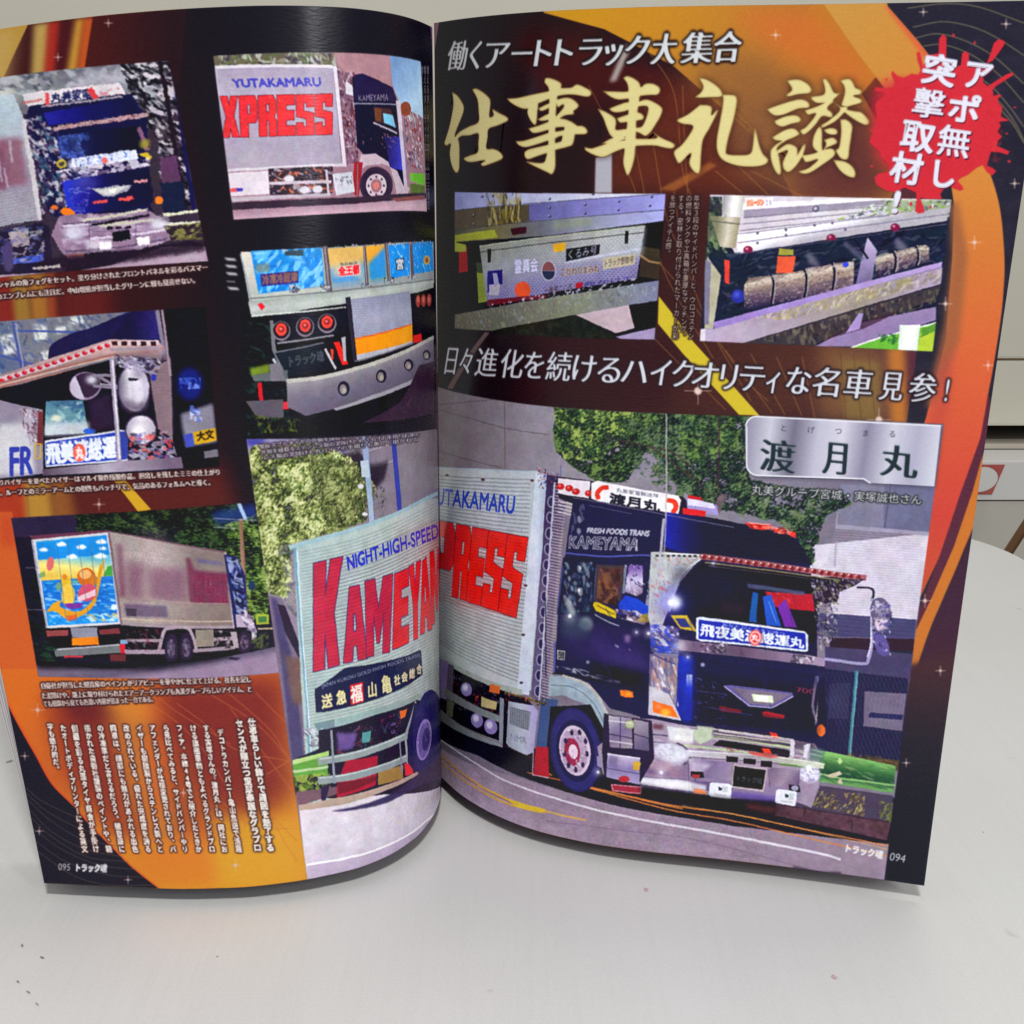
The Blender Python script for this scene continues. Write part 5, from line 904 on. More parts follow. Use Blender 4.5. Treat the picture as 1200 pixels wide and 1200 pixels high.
F('315 145 410 140 410 170 320 170', (60, 76, 90)); F('165 215 240 205 240 250 175 255', (120, 130, 120), .8, 1); F('192 262 382 245 385 305 200 325', (60, 50, 120)); T('冷凍冷蔵車', '200 265 380 248 382 302 204 320', (130, 96, 90), .3)
F('530 135 710 122 720 300 550 322', (206, 170, 104)); F('535 230 720 200 720 300 550 322', (70, 140, 210), .9, 3); F('550 215 620 200 700 190 710 290 640 260 560 280', (226, 196, 140), .6, 3); T('全王都', '585 225 690 214 692 262 588 272', (214, 50, 60), .8, edge=(230, 220, 220), ew=.6); T('食品輸送', '590 206 680 198 682 214 592 222', (60, 60, 70), .1)
F('722 120 815 112 830 285 740 300', (216, 160, 66)); F('735 210 820 120 828 285 742 300', (50, 140, 210), .95, 2)
F('835 118 940 108 945 265 850 285', (40, 140, 220)); F('955 105 1058 98 1062 245 965 262', (44, 140, 214)); D('835 110 1058 100 1060 250 850 285', 50, (6, 18), (1.6, 3.4), 30, 20, [(150, 210, 240), (30, 100, 190)], .8); F('868 185 915 180 918 240 875 245', (70, 90, 110)); T('宮', '872 186 912 182 914 238 876 242', (200, 204, 210), .4); E(1028, 192, 16, 24, (190, 160, 90)); E(1028, 192, 8, 14, (150, 90, 60))
for a in ('505 120 530 118 555 350 530 360', '708 115 722 112 738 320 720 325', '815 105 832 103 848 295 832 300', '942 100 955 98 965 270 950 275'): F(a, (96, 84, 92)); 
L(['516 125 540 350', '826 110 842 290', '712 120 728 320'], 1, (190, 180, 184), .8)
for x, y in ((520, 335), (540, 375), (725, 330), (735, 350), (840, 300), (365, 335), (950, 290), (650, 370), (880, 330)): D(f'{x-26} {y-22} {x+26} {y-22} {x+26} {y+22} {x-26} {y+22}', 12, (4, 9), (2, 4), 20, 40, [(40, 36, 48), (176, 176, 184), (96, 92, 104)], .9)
D('300 130 1050 90 1050 118 300 150', 60, (4, 9), (1.5, 3), -5, 30, [(60, 56, 66), (190, 186, 190), (110, 104, 116)], .8)
G('130 400 540 350 980 290 1062 290 1062 330 980 355 630 400 240 470 150 475', (140, 150, 146), [(176, 182, 178), (150, 158, 152)], '300 370 320 470'); L('150 472 620 430', 2, (190, 196, 190)); F('180 415 198 405 218 425 200 445', (206, 44, 60)); L('140 385 1060 290', 1.4, (90, 90, 96), .7)
F('240 470 620 430 625 560 280 610', (34, 34, 44)); F('960 360 1060 345 1065 560 965 560', (36, 30, 42)); L('250 500 262 640 330 800', 4, (120, 124, 130), .9)
for x, y in ((298, 540), (418, 520), (528, 502)): E(x, y + 8, 46, 50, (120, 112, 122)); E(x, y + 4, 40, 42, (40, 32, 44)); E(x, y, 28, 32, (206, 72, 62)); E(x, y, 16, 16, (150, 50, 56)); E(x - 3, y - 3, 6, 6, (230, 130, 110))
for x in (985, 1012, 1040): E(x, 395 + (1012 - x) * .1, 12, 32, (150, 70, 66)); E(x, 390, 6, 16, (190, 110, 100))
L('280 610 560 570', 2, (130, 130, 136)); G('265 655 510 610 560 735 330 780', (36, 44, 54), (28, 34, 42), '300 650 500 760'); T('トラック魂', '325 675 510 645 515 700 330 735', (70, 74, 84), .3); L(['260 690 320 795', '520 640 570 735'], 3, (176, 176, 182)); L('265 655 510 608', 1.5, (110, 110, 120))
F('560 605 590 600 635 715 605 720', (206, 50, 44)); F('600 580 620 575 625 700 612 700', (160, 160, 170)); F('960 570 1000 560 1005 600 962 610', (206, 50, 50)); F('545 640 560 640 560 690 550 690', (190, 70, 50))
F('635 390 720 380 940 348 955 600 690 700 665 680', (150, 152, 170)); G('635 390 945 350 955 520 660 585', (140, 144, 166), [(164, 166, 184), (150, 152, 172)], '700 380 720 580'); hatch('640 390 945 350 955 520 660 585', 2.6, (80, -10), 1.0, (104, 106, 134), .7); hatch('642 394 947 354 957 524 662 589', 2.6, (80, -10), .6, (206, 206, 216), .6)
G('660 585 955 512 958 598 668 668', (226, 140, 30), (220, 150, 50), '680 600 940 560'); L('664 588 955 514', 1.2, (206, 90, 60)); S('668 672 958 602', '672 690 958 612', 3, 1.0, (190, 190, 196))
F('620 380 645 375 680 700 660 700', (50, 46, 58)); L('668 700 960 608', 1.6, (110, 106, 116)); F('140 735 240 715 240 760 150 775', (120, 140, 50), .9, 1); F('150 770 330 745 330 800 160 800', (96, 100, 104)); F('238 715 290 705 320 795 245 800', (120, 116, 124))
F('180 810 200 805 210 905 188 905', (190, 40, 50)); F('300 905 335 900 338 940 305 942', (206, 50, 64)); F('120 900 310 890 310 980 180 990', (90, 84, 96))
G('325 795 690 735 1062 570 1066 720 760 870 560 940 420 975 330 930', (150, 146, 152), [(120, 114, 126), (104, 98, 116), (96, 90, 104)], '600 740 640 930')
L(spline('330 800 500 780 700 730 900 660 1062 580'), 4.4, (176, 174, 168)); D('320 790 690 730 1062 565 1062 590 690 755 330 815', 60, (2, 4), (1, 1.8), 60, 10, [(206, 202, 196), (120, 114, 110)], .7)
for x, y, r in ((612, 838, 30), (800, 775, 27), (938, 718, 24), (1028, 668, 20)): E(x, y, r, r * 1.25, (44, 40, 56)); E(x - 3, y + 3, r * .6, r * .85, (130, 122, 124)); E(x + 2, y + 8, r * .35, r * .5, (164, 154, 150), b=.5)
F('560 938 760 868 1066 720 1068 740 760 890 575 948', (150, 146, 158)); F('990 720 1066 700 1066 960 850 1000 700 1010 900 900', (60, 44, 60)); D('850 900 1068 820 1075 960 860 1010', 50, (5, 12), (1.6, 3), -25, 15, [(90, 66, 84), (60, 46, 64)], .8)
D('150 970 400 990 380 1060 200 1060', 80, (4, 9), (1.5, 3.4), -70, 30, [(60, 70, 40), (40, 48, 36), (90, 100, 50), (28, 26, 34)], .8)
finish(PL3, 14); clip()
# ---- photo: visor and mirrors close-up
V(0, 280, 4)
PL4 = '-400 425 960 318 1030 1068 -400 1158'
clip(PL4); F(PL4, (26, 24, 36))
F('-400 420 600 335 740 320 540 600 0 700 -400 720', (116, 116, 128)); F('-400 420 60 390 100 620 -400 700', (96, 104, 132), .9, 4)
for a in ('0 455 60 445 80 530 20 545', '155 400 215 395 225 470 165 480', '330 365 390 358 395 395 335 400', '190 530 240 520 240 570 195 570', '260 415 320 405 300 440 262 450'): F(a, (214, 216, 216), .9, 1)
D('-60 400 600 340 300 560 0 640', 90, (6, 26), (2, 6), 60, 40, [(84, 96, 140), (150, 156, 160), (110, 116, 122), (60, 70, 110)], .6)
L(['60 390 100 610', '-20 540 200 600', '80 430 430 440 600 345'], 2.4, (70, 84, 150), .9); L('75 395 110 600', 1, (150, 150, 190))
F(np.concatenate([spline('225 570 240 500 320 450 440 410 600 345 730 320 750 330'), arr('755 480 740 500 520 480 230 575')]), (40, 36, 72)); G('600 345 735 320 745 470 520 470', (36, 32, 64), (52, 48, 110), '620 400 740 420'); L('735 320 775 560', 4, (130, 120, 140))
G('0 640 515 470 740 475 770 510 760 560 540 560 530 545 0 700', (180, 150, 150), [(150, 120, 124), (170, 150, 156)], '300 560 320 620')
L('-60 675 250 590 520 490 740 485', 5, (196, 180, 186)); 
for k in range(15): E(10 + k * 35.2, 662 - k * 11.6, 13, 10, (176, 44, 60)); E(14 + k * 35.2, 657 - k * 11.6, 5, 4, (230, 120, 130))
for k in range(5): F(f'{525+k*45} {480-k*0} {550+k*45} {480} {552+k*45} {500} {527+k*45} {500}', (60, 24, 36))
L(['-60 695 540 540', '-60 710 540 570'], 2.6, (150, 110, 104)); L('-60 702 530 552', 1.2, (206, 170, 160)); L('520 520 740 510 760 540', 3, (150, 136, 150))
F('0 710 540 560 560 900 420 910 200 800 30 740', (32, 26, 38)); F('-60 740 100 780 200 800 205 1100 -60 1130', (140, 132, 150)); F('0 870 100 860 160 900 160 1100 -60 1110', (200, 200, 206), .9, 3)
G('215 760 390 755 415 910 210 920', (70, 104, 130), [(110, 150, 170), (170, 190, 196)], '300 760 300 900'); D('220 770 390 760 400 860 220 860', 40, (6, 16), (3, 6), -20, 30, [(60, 90, 130), (160, 190, 190), (90, 130, 140)], .7); F('210 870 420 855 420 915 210 925', (196, 198, 206), .8, 2); E(420, 900, 30, 14, (60, 100, 200)); E(265, 840, 24, 16, (210, 214, 200), b=1)
F('100 790 150 800 160 960 140 970', (170, 160, 176)); D('90 790 200 800 200 960 130 960', 70, (3, 8), (1, 2), 70, 40, [(206, 200, 210), (80, 60, 76), (120, 70, 80)], .8); F('180 810 205 810 200 960 175 970', (110, 56, 60))
T('FR', '48 980 155 975 152 1098 50 1110', (60, 70, 160), 1.0, latin=True); L('165 960 190 960 190 1030 168 1030 165 960', 1.4, (196, 160, 60))
F('210 945 560 895 600 900 600 1040 215 1070', (206, 208, 220)); F('215 955 555 905 555 1035 218 1062', (52, 70, 170)); T('飛美渡総運', '215 958 545 920 545 1030 220 1060', (216, 220, 230), 1.0); T('あなたがくるまで待つ', '275 945 500 920 500 945 275 968', (190, 196, 220), .2); E(372, 1002, 30, 42, (216, 104, 90)); T('丸', '355 975 392 972 392 1030 355 1034', (236, 214, 214), .6); F('560 905 600 900 600 1030 560 1040', (60, 70, 150))
E(400, 690, 76, 66, (150, 130, 160), rot=-10); E(404, 685, 68, 58, (60, 44, 66), rot=-10); F(ell(400, 690, 72, 62, -10, 20, 100, 240), (190, 180, 200)); E(430, 660, 26, 20, (200, 196, 210), b=2); L(['440 640 540 640', '440 690 600 700', '470 650 560 700'], 3.4, (130, 120, 140)); L('470 680 600 690', 1, (210, 206, 216))
F('410 760 520 720 540 890 430 900', (54, 40, 62), .9, 2)
G(ell(628, 700, 74, 112, -4), (110, 104, 122), [(206, 202, 214), (150, 140, 160), (196, 190, 206)], '560 700 700 710'); F('560 760 700 740 690 800 600 820', (90, 76, 96), .7, 3); F('620 660 670 650 680 760 630 780', (226, 222, 232), .8, 2); L(ell(628, 700, 74, 112, -4), 1.6, (70, 60, 84)); F('600 650 650 655 640 665 605 665', (50, 44, 60))
G(ell(660, 895, 72, 68, 0), (150, 142, 160), [(214, 208, 220), (170, 160, 178)], '590 890 730 900'); L(ell(660, 895, 72, 70, 0), 1.6, (70, 60, 84)); E(650, 900, 30, 26, (230, 226, 236), b=2)
L('525 560 560 1040', 5, (150, 142, 160)); L('528 570 562 1030', 1.6, (214, 210, 222))
F('545 540 800 540 815 930 740 880 720 760 690 600 560 590', (90, 76, 86), .6, 2); F('700 620 800 560 810 935 740 890', (140, 120, 128)); S('700 640 800 570', '740 890 810 930', 40, .5, (84, 66, 80), .7); D('540 540 760 560 740 640 560 600', 60, (4, 12), (2, 5), 20, 30, [(206, 200, 216), (60, 50, 76), (150, 140, 170)], .8); E(720, 650, 14, 16, (60, 60, 160)); D('610 910 800 900 840 1060 600 1060', 120, (4, 14), (2, 5), 10, 40, [(200, 196, 214), (60, 46, 66), (110, 100, 160), (206, 90, 90), (150, 140, 160)], .75)
L('760 330 800 640', 2.4, (150, 130, 140)); G('200 1080 600 1040 850 1020 860 1075 200 1110', (90, 76, 92), [(170, 160, 176), (110, 96, 116)], '200 1090 800 1050')
E(890, 680, 60, 76, (30, 40, 110), b=2); D('840 650 940 650 940 700 840 710', 24, (4, 9), (2, 4), 40, 30, [(120, 140, 210), (60, 80, 170)], .8); F('845 820 1000 770 1018 950 870 975', (140, 136, 150), .9, 1.5); F('905 905 1010 885 1016 945 915 965', (190, 150, 44)); F('860 920 900 910 910 970 872 978', (70, 80, 170)); D('890 780 960 780 950 860 890 860', 14, (4, 10), (2, 4), 60, 30, [(190, 200, 230), (90, 110, 190)], .8); F('955 995 1020 985 1025 1020 958 1028', (110, 104, 116)); T('大文', '920 905 1000 890 1004 935 924 950', (60, 44, 30), .3)
finish(PL4, 15); clip()
# ---- photo: rear three-quarter view with the painted doors
V(30, 600, 4)
PL5 = '-68 28 1070 -48 1200 752 60 772'
clip(PL5); F(PL5, (36, 32, 48)); F('-68 10 260 10 260 110 -68 120', (50, 42, 66)); foliage('230 -20 1010 -60 960 200 560 120 240 90', [(16, 18, 24), (22, 28, 30), (32, 42, 36), (46, 62, 44), (66, 84, 50)], 0, 14, 51, 3, ang=0)
foliage('930 60 1120 0 1140 520 1060 500 980 260', [(20, 26, 26), (36, 48, 34), (60, 80, 44), (92, 116, 60), (130, 148, 84)], .30, 12, 53, 3, ang=10)
D('230 0 1010 -40 940 190 560 120 240 90', 10, (6, 20), (3, 8), 0, 50, [(26, 30, 36), (34, 50, 40), (44, 62, 44), (20, 22, 28), (56, 76, 44)], .8)
D('850 80 1120 0 1140 520 1060 500 950 200', 10, (6, 16), (3, 7), 0, 40, [(44, 60, 36), (84, 108, 56), (30, 40, 34), (120, 140, 80), (60, 84, 44)], .8); F('870 0 1090 -40 1100 20 900 60', (44, 60, 120), .8, 3); D('20 290 80 290 110 700 20 700', 60, (6, 18), (3, 6), 60, 40, [(26, 40, 34), (20, 26, 32)], .8)
G('1000 30 1018 30 1042 480 1020 480', (150, 120, 110), (120, 90, 70), '1005 200 1030 200'); L(['880 30 1110 40', '880 70 1000 76'], .8, (170, 170, 190), .7); L(['1000 -40 1030 30'], 4, (150, 170, 200))
F('15 112 385 85 395 95 35 130', (104, 60, 80)); F('30 130 388 95 445 525 100 550', (196, 196, 204))
G('48 140 380 108 432 515 105 532', (40, 140, 206), [(60, 160, 214), (206, 196, 120), (232, 206, 110), (40, 120, 196), (36, 120, 200)], '200 120 250 520')
F('50 150 380 110 396 215 62 240', (40, 136, 210)); G('60 225 396 200 410 300 75 325', (110, 180, 200), [(232, 214, 130), (216, 186, 90)], '230 210 240 310'); G('75 322 410 300 434 515 105 532', (36, 120, 200), [(30, 110, 196), (44, 140, 214)], '230 320 250 510')
D('80 330 410 310 432 510 110 528', 170, (5, 16), (1, 3), -3, 8, [(24, 80, 170), (110, 190, 226), (200, 226, 236)], .55)
for x, y, s in ((85, 178, 22), (168, 152, 24), (262, 165, 24), (218, 210, 26), (355, 140, 26), (350, 208, 30), (362, 172, 18)): E(x, y, s, s * .36, (226, 230, 236), b=.8); E(x + 4, y - s * .2, s * .5, s * .3, (240, 240, 244), b=.6)
E(116, 242, 17, 34, (206, 110, 110), rot=10); F('362 300 385 255 405 250 410 300', (70, 150, 70)); F('345 300 362 220 372 222 350 320', (206, 166, 90)); F('62 290 90 275 95 300 65 310', (80, 140, 110), .6)
# plain stand-in figures in a golden boat
F(spline('95 470 130 430 170 415 160 440 200 460 260 462 320 400 345 260 360 250 350 340 320 440 250 492 190 500 140 465 95 470', 4), (206, 150, 50)); E(190, 330, 24, 34, (216, 176, 60)); E(200, 390, 32, 56, (222, 186, 84)); E(183, 304, 12, 14, (206, 130, 60)); E(285, 305, 44, 42, (196, 104, 40)); E(280, 292, 28, 22, (226, 170, 110)); E(290, 378, 46, 40, (196, 84, 110), rot=-30); F('240 400 330 360 330 390 250 420', (226, 190, 200)); F('180 430 270 425 260 450 200 455', (120, 60, 150)); E(155, 350, 12, 20, (110, 150, 130)); E(320, 320, 18, 26, (196, 120, 50)); E(230, 328, 16, 10, (90, 160, 170)); F('190 486 240 480 240 505 195 510', (206, 90, 60), .8)
L(['146 150 192 520', '196 145 240 512', '248 138 296 508', '302 130 345 500', '350 124 395 496'], .8, (90, 110, 140), .7); L(['30 132 100 548', '390 98 446 524'], 2, (150, 150, 166)); E(415, 445, 14, 14, (200, 216, 230)); D('280 480 430 470 434 512 290 516', 16, (5, 12), (2, 3), 0, 20, [(206, 226, 236), (190, 170, 110)], .8)
G('392 92 500 110 935 185 975 535 450 520', (176, 164, 158), [(196, 184, 176), (150, 136, 130), (140, 126, 116)], '420 300 960 380')
E(610, 230, 60, 130, (226, 214, 212), b=14, a=.6)
F('430 150 450 150 470 400 440 400', (120, 60, 90), .8, 2); F('470 230 560 240 560 410 480 405', (120, 70, 100), .7, 5); F('570 260 750 270 760 420 580 412', (130, 84, 110), .75, 4); F('752 215 770 215 790 270 945 285 950 430 770 425', (116, 44, 76), .9, 1); F('800 215 920 235 925 252 805 238', (100, 96, 150), .8, 1); F('460 428 665 440 668 495 470 490', (100, 84, 116), .85, 1); F('470 450 520 455 520 490 475 488', (60, 50, 70))
S('398 104 500 120 934 192', '450 512 520 520 972 530', 54, .8, (58, 44, 62), .62)
for i, ch in enumerate('EXPRESS'):
    a, b = 790 + i * 22.4, 790 + i * 22.4 + 21; block(ch, [[a, 286 + i * 1.2], [b, 287 + i * 1.2], [b + 2, 424 + i], [a + 2, 423 + i]], (112, 40, 70), (70, 30, 56), (176, 160, 156), .5)
S('398 104 500 120 934 192', '450 512 520 520 972 530', 54, .5, (200, 188, 176), .35)
L(['392 92 500 110 935 187'], 1.8, (110, 84, 96)); L(['450 525 975 540'], 3.6, (150, 136, 144)); L('392 98 450 525', 2.4, (120, 100, 110)); L('936 188 976 538', 1.6, (170, 156, 166)); L('448 500 970 512', 1, (196, 176, 160)); L('445 405 950 430', 1, (150, 130, 130))
F('930 200 990 210 1030 300 1040 450 1010 520 985 540 975 500', (40, 44, 90)); D('940 210 1000 220 1040 440 1000 520', 80, (4, 12), (2, 5), 30, 50, [(80, 96, 150), (30, 28, 50), (150, 160, 190)], .8); F('985 480 1050 480 1085 560 1080 605 1055 600 1040 540 990 540', (170, 156, 176)); D('1000 460 1060 460 1085 600 1050 590', 30, (4, 9), (2, 4), 60, 30, [(214, 206, 220), (96, 84, 110)], .8)
F('95 545 460 530 640 545 980 545 1060 560 1060 660 640 715 440 690 130 680 100 600', (30, 26, 36)); F('210 542 335 540 340 588 218 588', (150, 150, 166)); G('215 590 340 585 345 622 218 626', (214, 130, 40), (206, 120, 40), '220 600 330 600'); S('212 546 335 543', '217 584 340 582', 8, .7, (110, 110, 130), .8); F('95 555 200 552 200 580 100 585', (120, 56, 60)); F('345 552 440 545 445 570 350 575', (120, 60, 64)); S('100 560 195 556', '102 578 198 574', 4, .6, (180, 110, 110), .8)
F('135 645 440 622 455 660 140 678', (110, 112, 116)); L('135 645 440 622', 1.6, (170, 170, 176)); F('440 620 468 620 468 660 445 665', (190, 44, 60)); F('442 600 478 598 480 618 444 620', (120, 150, 180)); F('180 675 270 672 270 682 180 684', (180, 60, 70)); F('395 668 470 665 470 700 398 700', (100, 50, 56)); L('475 602 640 602', 3.4, (150, 132, 144)); L('470 655 650 655', 5, (150, 134, 148)); L('790 650 975 635', 4, (150, 134, 146)); L('885 598 970 592', 4, (150, 134, 146))
L(spline('625 650 650 560 680 545 760 545 790 600 800 640'), 3.4, (160, 144, 156))
for x, y, rx, ry in ((684, 640, 32, 72), (754, 635, 32, 72), (1026, 610, 34, 54)): E(x, y, rx, ry, (50, 40, 60)); E(x - 1, y, rx * .6, ry * .62, (84, 72, 96)); E(x - 2, y, rx * .25, ry * .25, (110, 96, 116)); D(ell(x, y, rx * .6, ry * .6), 16, (3, 7), (1, 2), 80, 50, [(130, 116, 140), (40, 34, 50)], .7)
F('795 552 880 550 885 630 800 632', (136, 126, 116)); F('960 560 990 560 1000 635 975 640', (160, 148, 156)); D('890 555 955 555 960 640 890 640', 24, (3, 8), (2, 4), 0, 50, [(176, 166, 170), (60, 50, 60)], .8); D('470 545 640 548 640 650 480 650', 24, (4, 10), (2, 4), 30, 50, [(130, 120, 130), (60, 44, 56), (120, 50, 60)], .6)
G('40 715 400 735 800 700 960 675 1200 625 1210 780 60 800', (110, 98, 118), [(96, 86, 108), (140, 122, 146)], '500 720 520 780'); F('960 680 1010 685 990 695 950 692', (50, 44, 60)); F('20 690 440 712 800 690 960 660 960 680 600 740 60 735', (28, 24, 34), .85, 2); D('1050 570 1140 560 1140 640 1060 640', 40, (4, 10), (1.5, 3), -50, 30, [(60, 70, 50), (90, 100, 60)], .7); F('1078 480 1140 478 1142 525 1080 528', (150, 160, 60)); F('1090 490 1130 488 1130 515 1092 518', (70, 110, 70)); L('1090 548 1180 545', 1.8, (176, 160, 130)); D('30 600 150 610 140 700 40 700', 30, (6, 14), (2, 4), 0, 20, [(40, 70, 50), (24, 34, 34)], .7); E(1060, 345, 16, 22, (40, 60, 90)); L(['0 262 60 262', '0 458 100 458'], 1, (120, 110, 130), .7)
finish(PL5, 16); clip()
# ---- the big cargo body that runs into the gutter
V(280, 500, 4)
PL6 = '35 57 860 2 1000 -12 1100 2300 325 2160 170 1200'
PL6 = '35 57 1000 -8 1120 2300 325 2160'
clip(PL6); F(PL6, (140, 128, 146)); G('35 57 980 -8 950 400 560 460 60 480', (140, 136, 170), [(128, 118, 134), (132, 124, 134), (120, 110, 118)], '60 60 900 100'); F('30 50 130 50 100 100 40 90', (60, 60, 150), .8, 2)
L(['345 178 730 70', '410 240 720 160'], 1.3, (176, 170, 180), .8); L('385 15 580 220', 1.6, (70, 70, 130), .8); F('440 150 560 110 620 180 700 160 680 250 640 290 560 220 480 200', (44, 38, 48), .9, 2)
foliage('50 90 330 70 520 140 600 290 590 450 250 545 232 800 140 790 90 560 44 250', [(46, 50, 40), (70, 78, 50), (98, 110, 64), (134, 144, 88), (166, 172, 118), (196, 198, 156)], .22, 11, 41, 5, ang=-45)
foliage('330 120 560 170 640 290 600 440 420 490 350 300', [(36, 38, 40), (56, 60, 46), (84, 92, 56), (120, 130, 80), (160, 166, 120)], .33, 9, 47, 5, a=.85)
D('50 100 330 80 560 170 600 300 590 450 250 545 230 800 140 790 90 560 50 250', 10, (3, 10), (1.5, 4), -40, 40, [(150, 160, 110), (110, 124, 76), (84, 94, 60), (190, 196, 150), (206, 206, 170), (130, 140, 90)], .85)
D('300 150 560 180 600 430 400 500 340 300', 10, (3, 9), (1.5, 4), -40, 40, [(70, 74, 56), (110, 116, 72), (50, 50, 50), (150, 150, 100)], .8); D('40 120 170 200 220 800 140 780 80 500', 10, (3, 9), (2, 4), -50, 40, [(206, 206, 166), (176, 182, 130), (130, 140, 80)], .75); D('600 290 680 280 700 420 620 430', 50, (3, 9), (1.5, 3), -40, 30, [(90, 90, 90), (60, 56, 60), (120, 124, 100)], .7)
G('568 -10 598 -10 634 455 612 455', (150, 156, 190), [(140, 156, 186), (160, 176, 200)], '580 0 620 400', a=1); F('568 160 605 155 612 240 575 235', (176, 186, 200)); F('706 -10 728 -10 764 395 742 400', (56, 66, 156)); E(590, 410, 14, 8, (206, 206, 214)); E(570, 280, 14, 12, (200, 200, 206))
F('120 790 200 800 300 1050 320 1200 340 1600 200 1700 120 1000', (116, 104, 124)); F('150 800 180 810 262 1140 300 1500 330 1900 300 1980 240 1500 200 1100', (66, 60, 100), .8, 1); F('180 830 215 840 300 1060 300 1120 215 960', (50, 40, 60)); D('180 560 270 540 290 900 220 880', 60, (4, 12), (2, 5), 70, 30, [(150, 160, 110), (110, 110, 100), (90, 90, 110)], .7); F('215 1070 300 1090 320 1300 250 1300', (110, 84, 80), .9, 2)
BODYP = '260 560 600 470 860 335 960 285 960 900 850 1010 820 1100 960 1480 960 1560 350 1800 320 1720'
G('255 560 600 470 860 335 1040 262 1040 1620 600 1700 330 1850', (160, 176, 176), [(172, 184, 180), (178, 186, 184), (160, 166, 160)], '270 900 920 900')
CT = [spline('290 600 470 560 640 505 800 430 920 370 1040 320'), spline('310 1160 480 1110 640 1050 800 950 930 850 1040 790')]
S(spline('290 588 470 548 640 493 800 420 920 360 1040 310'), spline('340 1700 520 1660 680 1620 820 1560 930 1500 1040 1450'), 74, 1.0, (130, 142, 146), .8)
L([spline('240 565 420 515 600 462 760 398 880 335 1040 262')], 5, (150, 176, 184)); L('262 570 280 800 320 1300 345 1850', 3.4, (110, 150, 170)); L('272 580 292 900 330 1400 352 1800', 1.2, (214, 220, 226))
T('NIGHT-HIGH-SPEED', '505 610 930 455 935 520 512 672', (48, 60, 178), .6, latin=True)
KM = [('K', '350 640 485 608 470 1115 350 1150'), ('A', '500 755 580 738 600 1085 490 1108'), ('M', '590 725 720 690 705 1055 598 1080'), ('E', '728 690 795 660 795 1010 720 1045'), ('Y', '795 655 852 625 850 985 805 1005'), ('A', '850 640 885 600 905 945 848 975'), ('M', '892 590 950 560 955 900 900 930')]
for ch, q in KM: block(ch, q, (180, 50, 72) if q[0] in '35' else (208, 44, 50), (66, 56, 104), (170, 184, 184), 2.0)
S(spline('350 640 640 560 930 430'), spline('350 1150 640 1070 940 890'), 30, .7, (84, 44, 84), .45)
F('495 1130 850 1045 860 1160 360 1340 355 1230', (38, 40, 70)); V(280, 760, 3.75)
F('352 165 800 10 805 100 600 215 362 280', (36, 40, 72)); T('JAPAN KUROIU GOLD FRESH FOODS TRANS', '360 158 795 20 798 40 364 178', (150, 156, 176), .1, latin=True)
for ch, q, c in (('送', '360 205 410 192 412 255 365 268', (206, 196, 150)), ('急', '425 188 472 175 474 240 428 252', (206, 196, 150)), ('福', '488 165 540 150 545 230 492 245', (220, 214, 206)), ('山', '562 150 605 138 608 210 566 222', (206, 196, 150)), ('亀', '622 120 668 108 672 192 628 205', (206, 196, 150)), ('社', '680 118 708 112 708 158 682 164', (206, 196, 160)), ('会', '712 104 740 98 740 144 714 150', (206, 196, 160)), ('総', '746 90 772 84 772 130 748 136', (206, 196, 160)), ('合', '778 70 802 64 802 110 780 116', (206, 196, 160))):
    if ch == '福': F('486 160 544 146 548 232 492 248', (196, 50, 60))
    T(ch, q, c, .7)
G('325 325 600 260 780 200 900 130 900 160 780 225 600 290 350 362 340 350', (140, 166, 166), (150, 160, 156), '400 320 800 200')
F('330 330 420 310 420 350 345 362', (110, 130, 136)); D('280 350 370 350 370 430 285 430', 24, (5, 14), (2.5, 5), 20, 50, [(196, 200, 206), (96, 90, 110), (150, 150, 160)], .85)
F('350 360 600 290 780 225 900 160 900 560 640 650 430 660 240 640 235 490 350 440', (38, 30, 52)); D('420 360 720 270 700 420 430 480', 60, (5, 14), (2, 5), 20, 50, [(110, 96, 150), (44, 80, 80), (60, 44, 60), (130, 50, 60)], .7); F('430 370 520 370 500 440 435 450', (120, 96, 160), .8, 1.5); F('540 370 580 360 575 410 540 415', (90, 150, 150)); F('705 275 738 265 730 300 710 310', (222, 110, 50))
F('235 495 390 450 390 560 240 560', (96, 146, 70)); G('235 490 395 448 395 470 235 510', (176, 196, 140), (150, 186, 110), '240 490 390 460'); L('240 540 390 520', 3, (170, 190, 150)); D('240 560 400 540 400 620 250 630', 90, (4, 9), (2, 4), 20, 50, [(110, 140, 56), (70, 90, 44), (150, 166, 80)], .8); F('250 630 430 605 430 640 262 690', (110, 84, 96)); F('470 490 610 470 600 600 430 655 430 590', (156, 34, 60)); F('430 590 600 560 605 580 440 640', (110, 28, 50)); F('610 540 720 510 720 570 610 600', (150, 120, 70)); F('725 505 760 498 765 550 732 560', (206, 50, 60)); F('360 610 400 590 380 670 362 675', (50, 40, 70))
L(spline('355 495 500 470 640 425 740 380'), 9, (140, 150, 152)); L(spline('355 580 500 560 640 520 760 470'), 9, (136, 146, 148)); L(['355 485 500 460 640 415 740 370', '355 570 500 548 640 508 760 458'], 1.2, (190, 200, 200)); L('405 360 420 590', 3, (130, 140, 150)); L('775 235 730 380 740 500', 5, (150, 156, 160)); L('705 400 715 540', 3, (130, 130, 150))
F('770 240 900 150 900 540 780 560 740 500 740 380', (44, 38, 80)); E(830, 370, 66, 190, (50, 46, 96), rot=4); E(812, 400, 32, 92, (150, 130, 190), rot=6); E(814, 400, 26, 80, (110, 92, 156), rot=6); E(820, 398, 16, 52, (70, 58, 110), rot=6); D(ell(812, 400, 28, 84, 6), 30, (4, 9), (1.2, 2.2), 80, 40, [(196, 180, 220), (84, 70, 120)], .8)
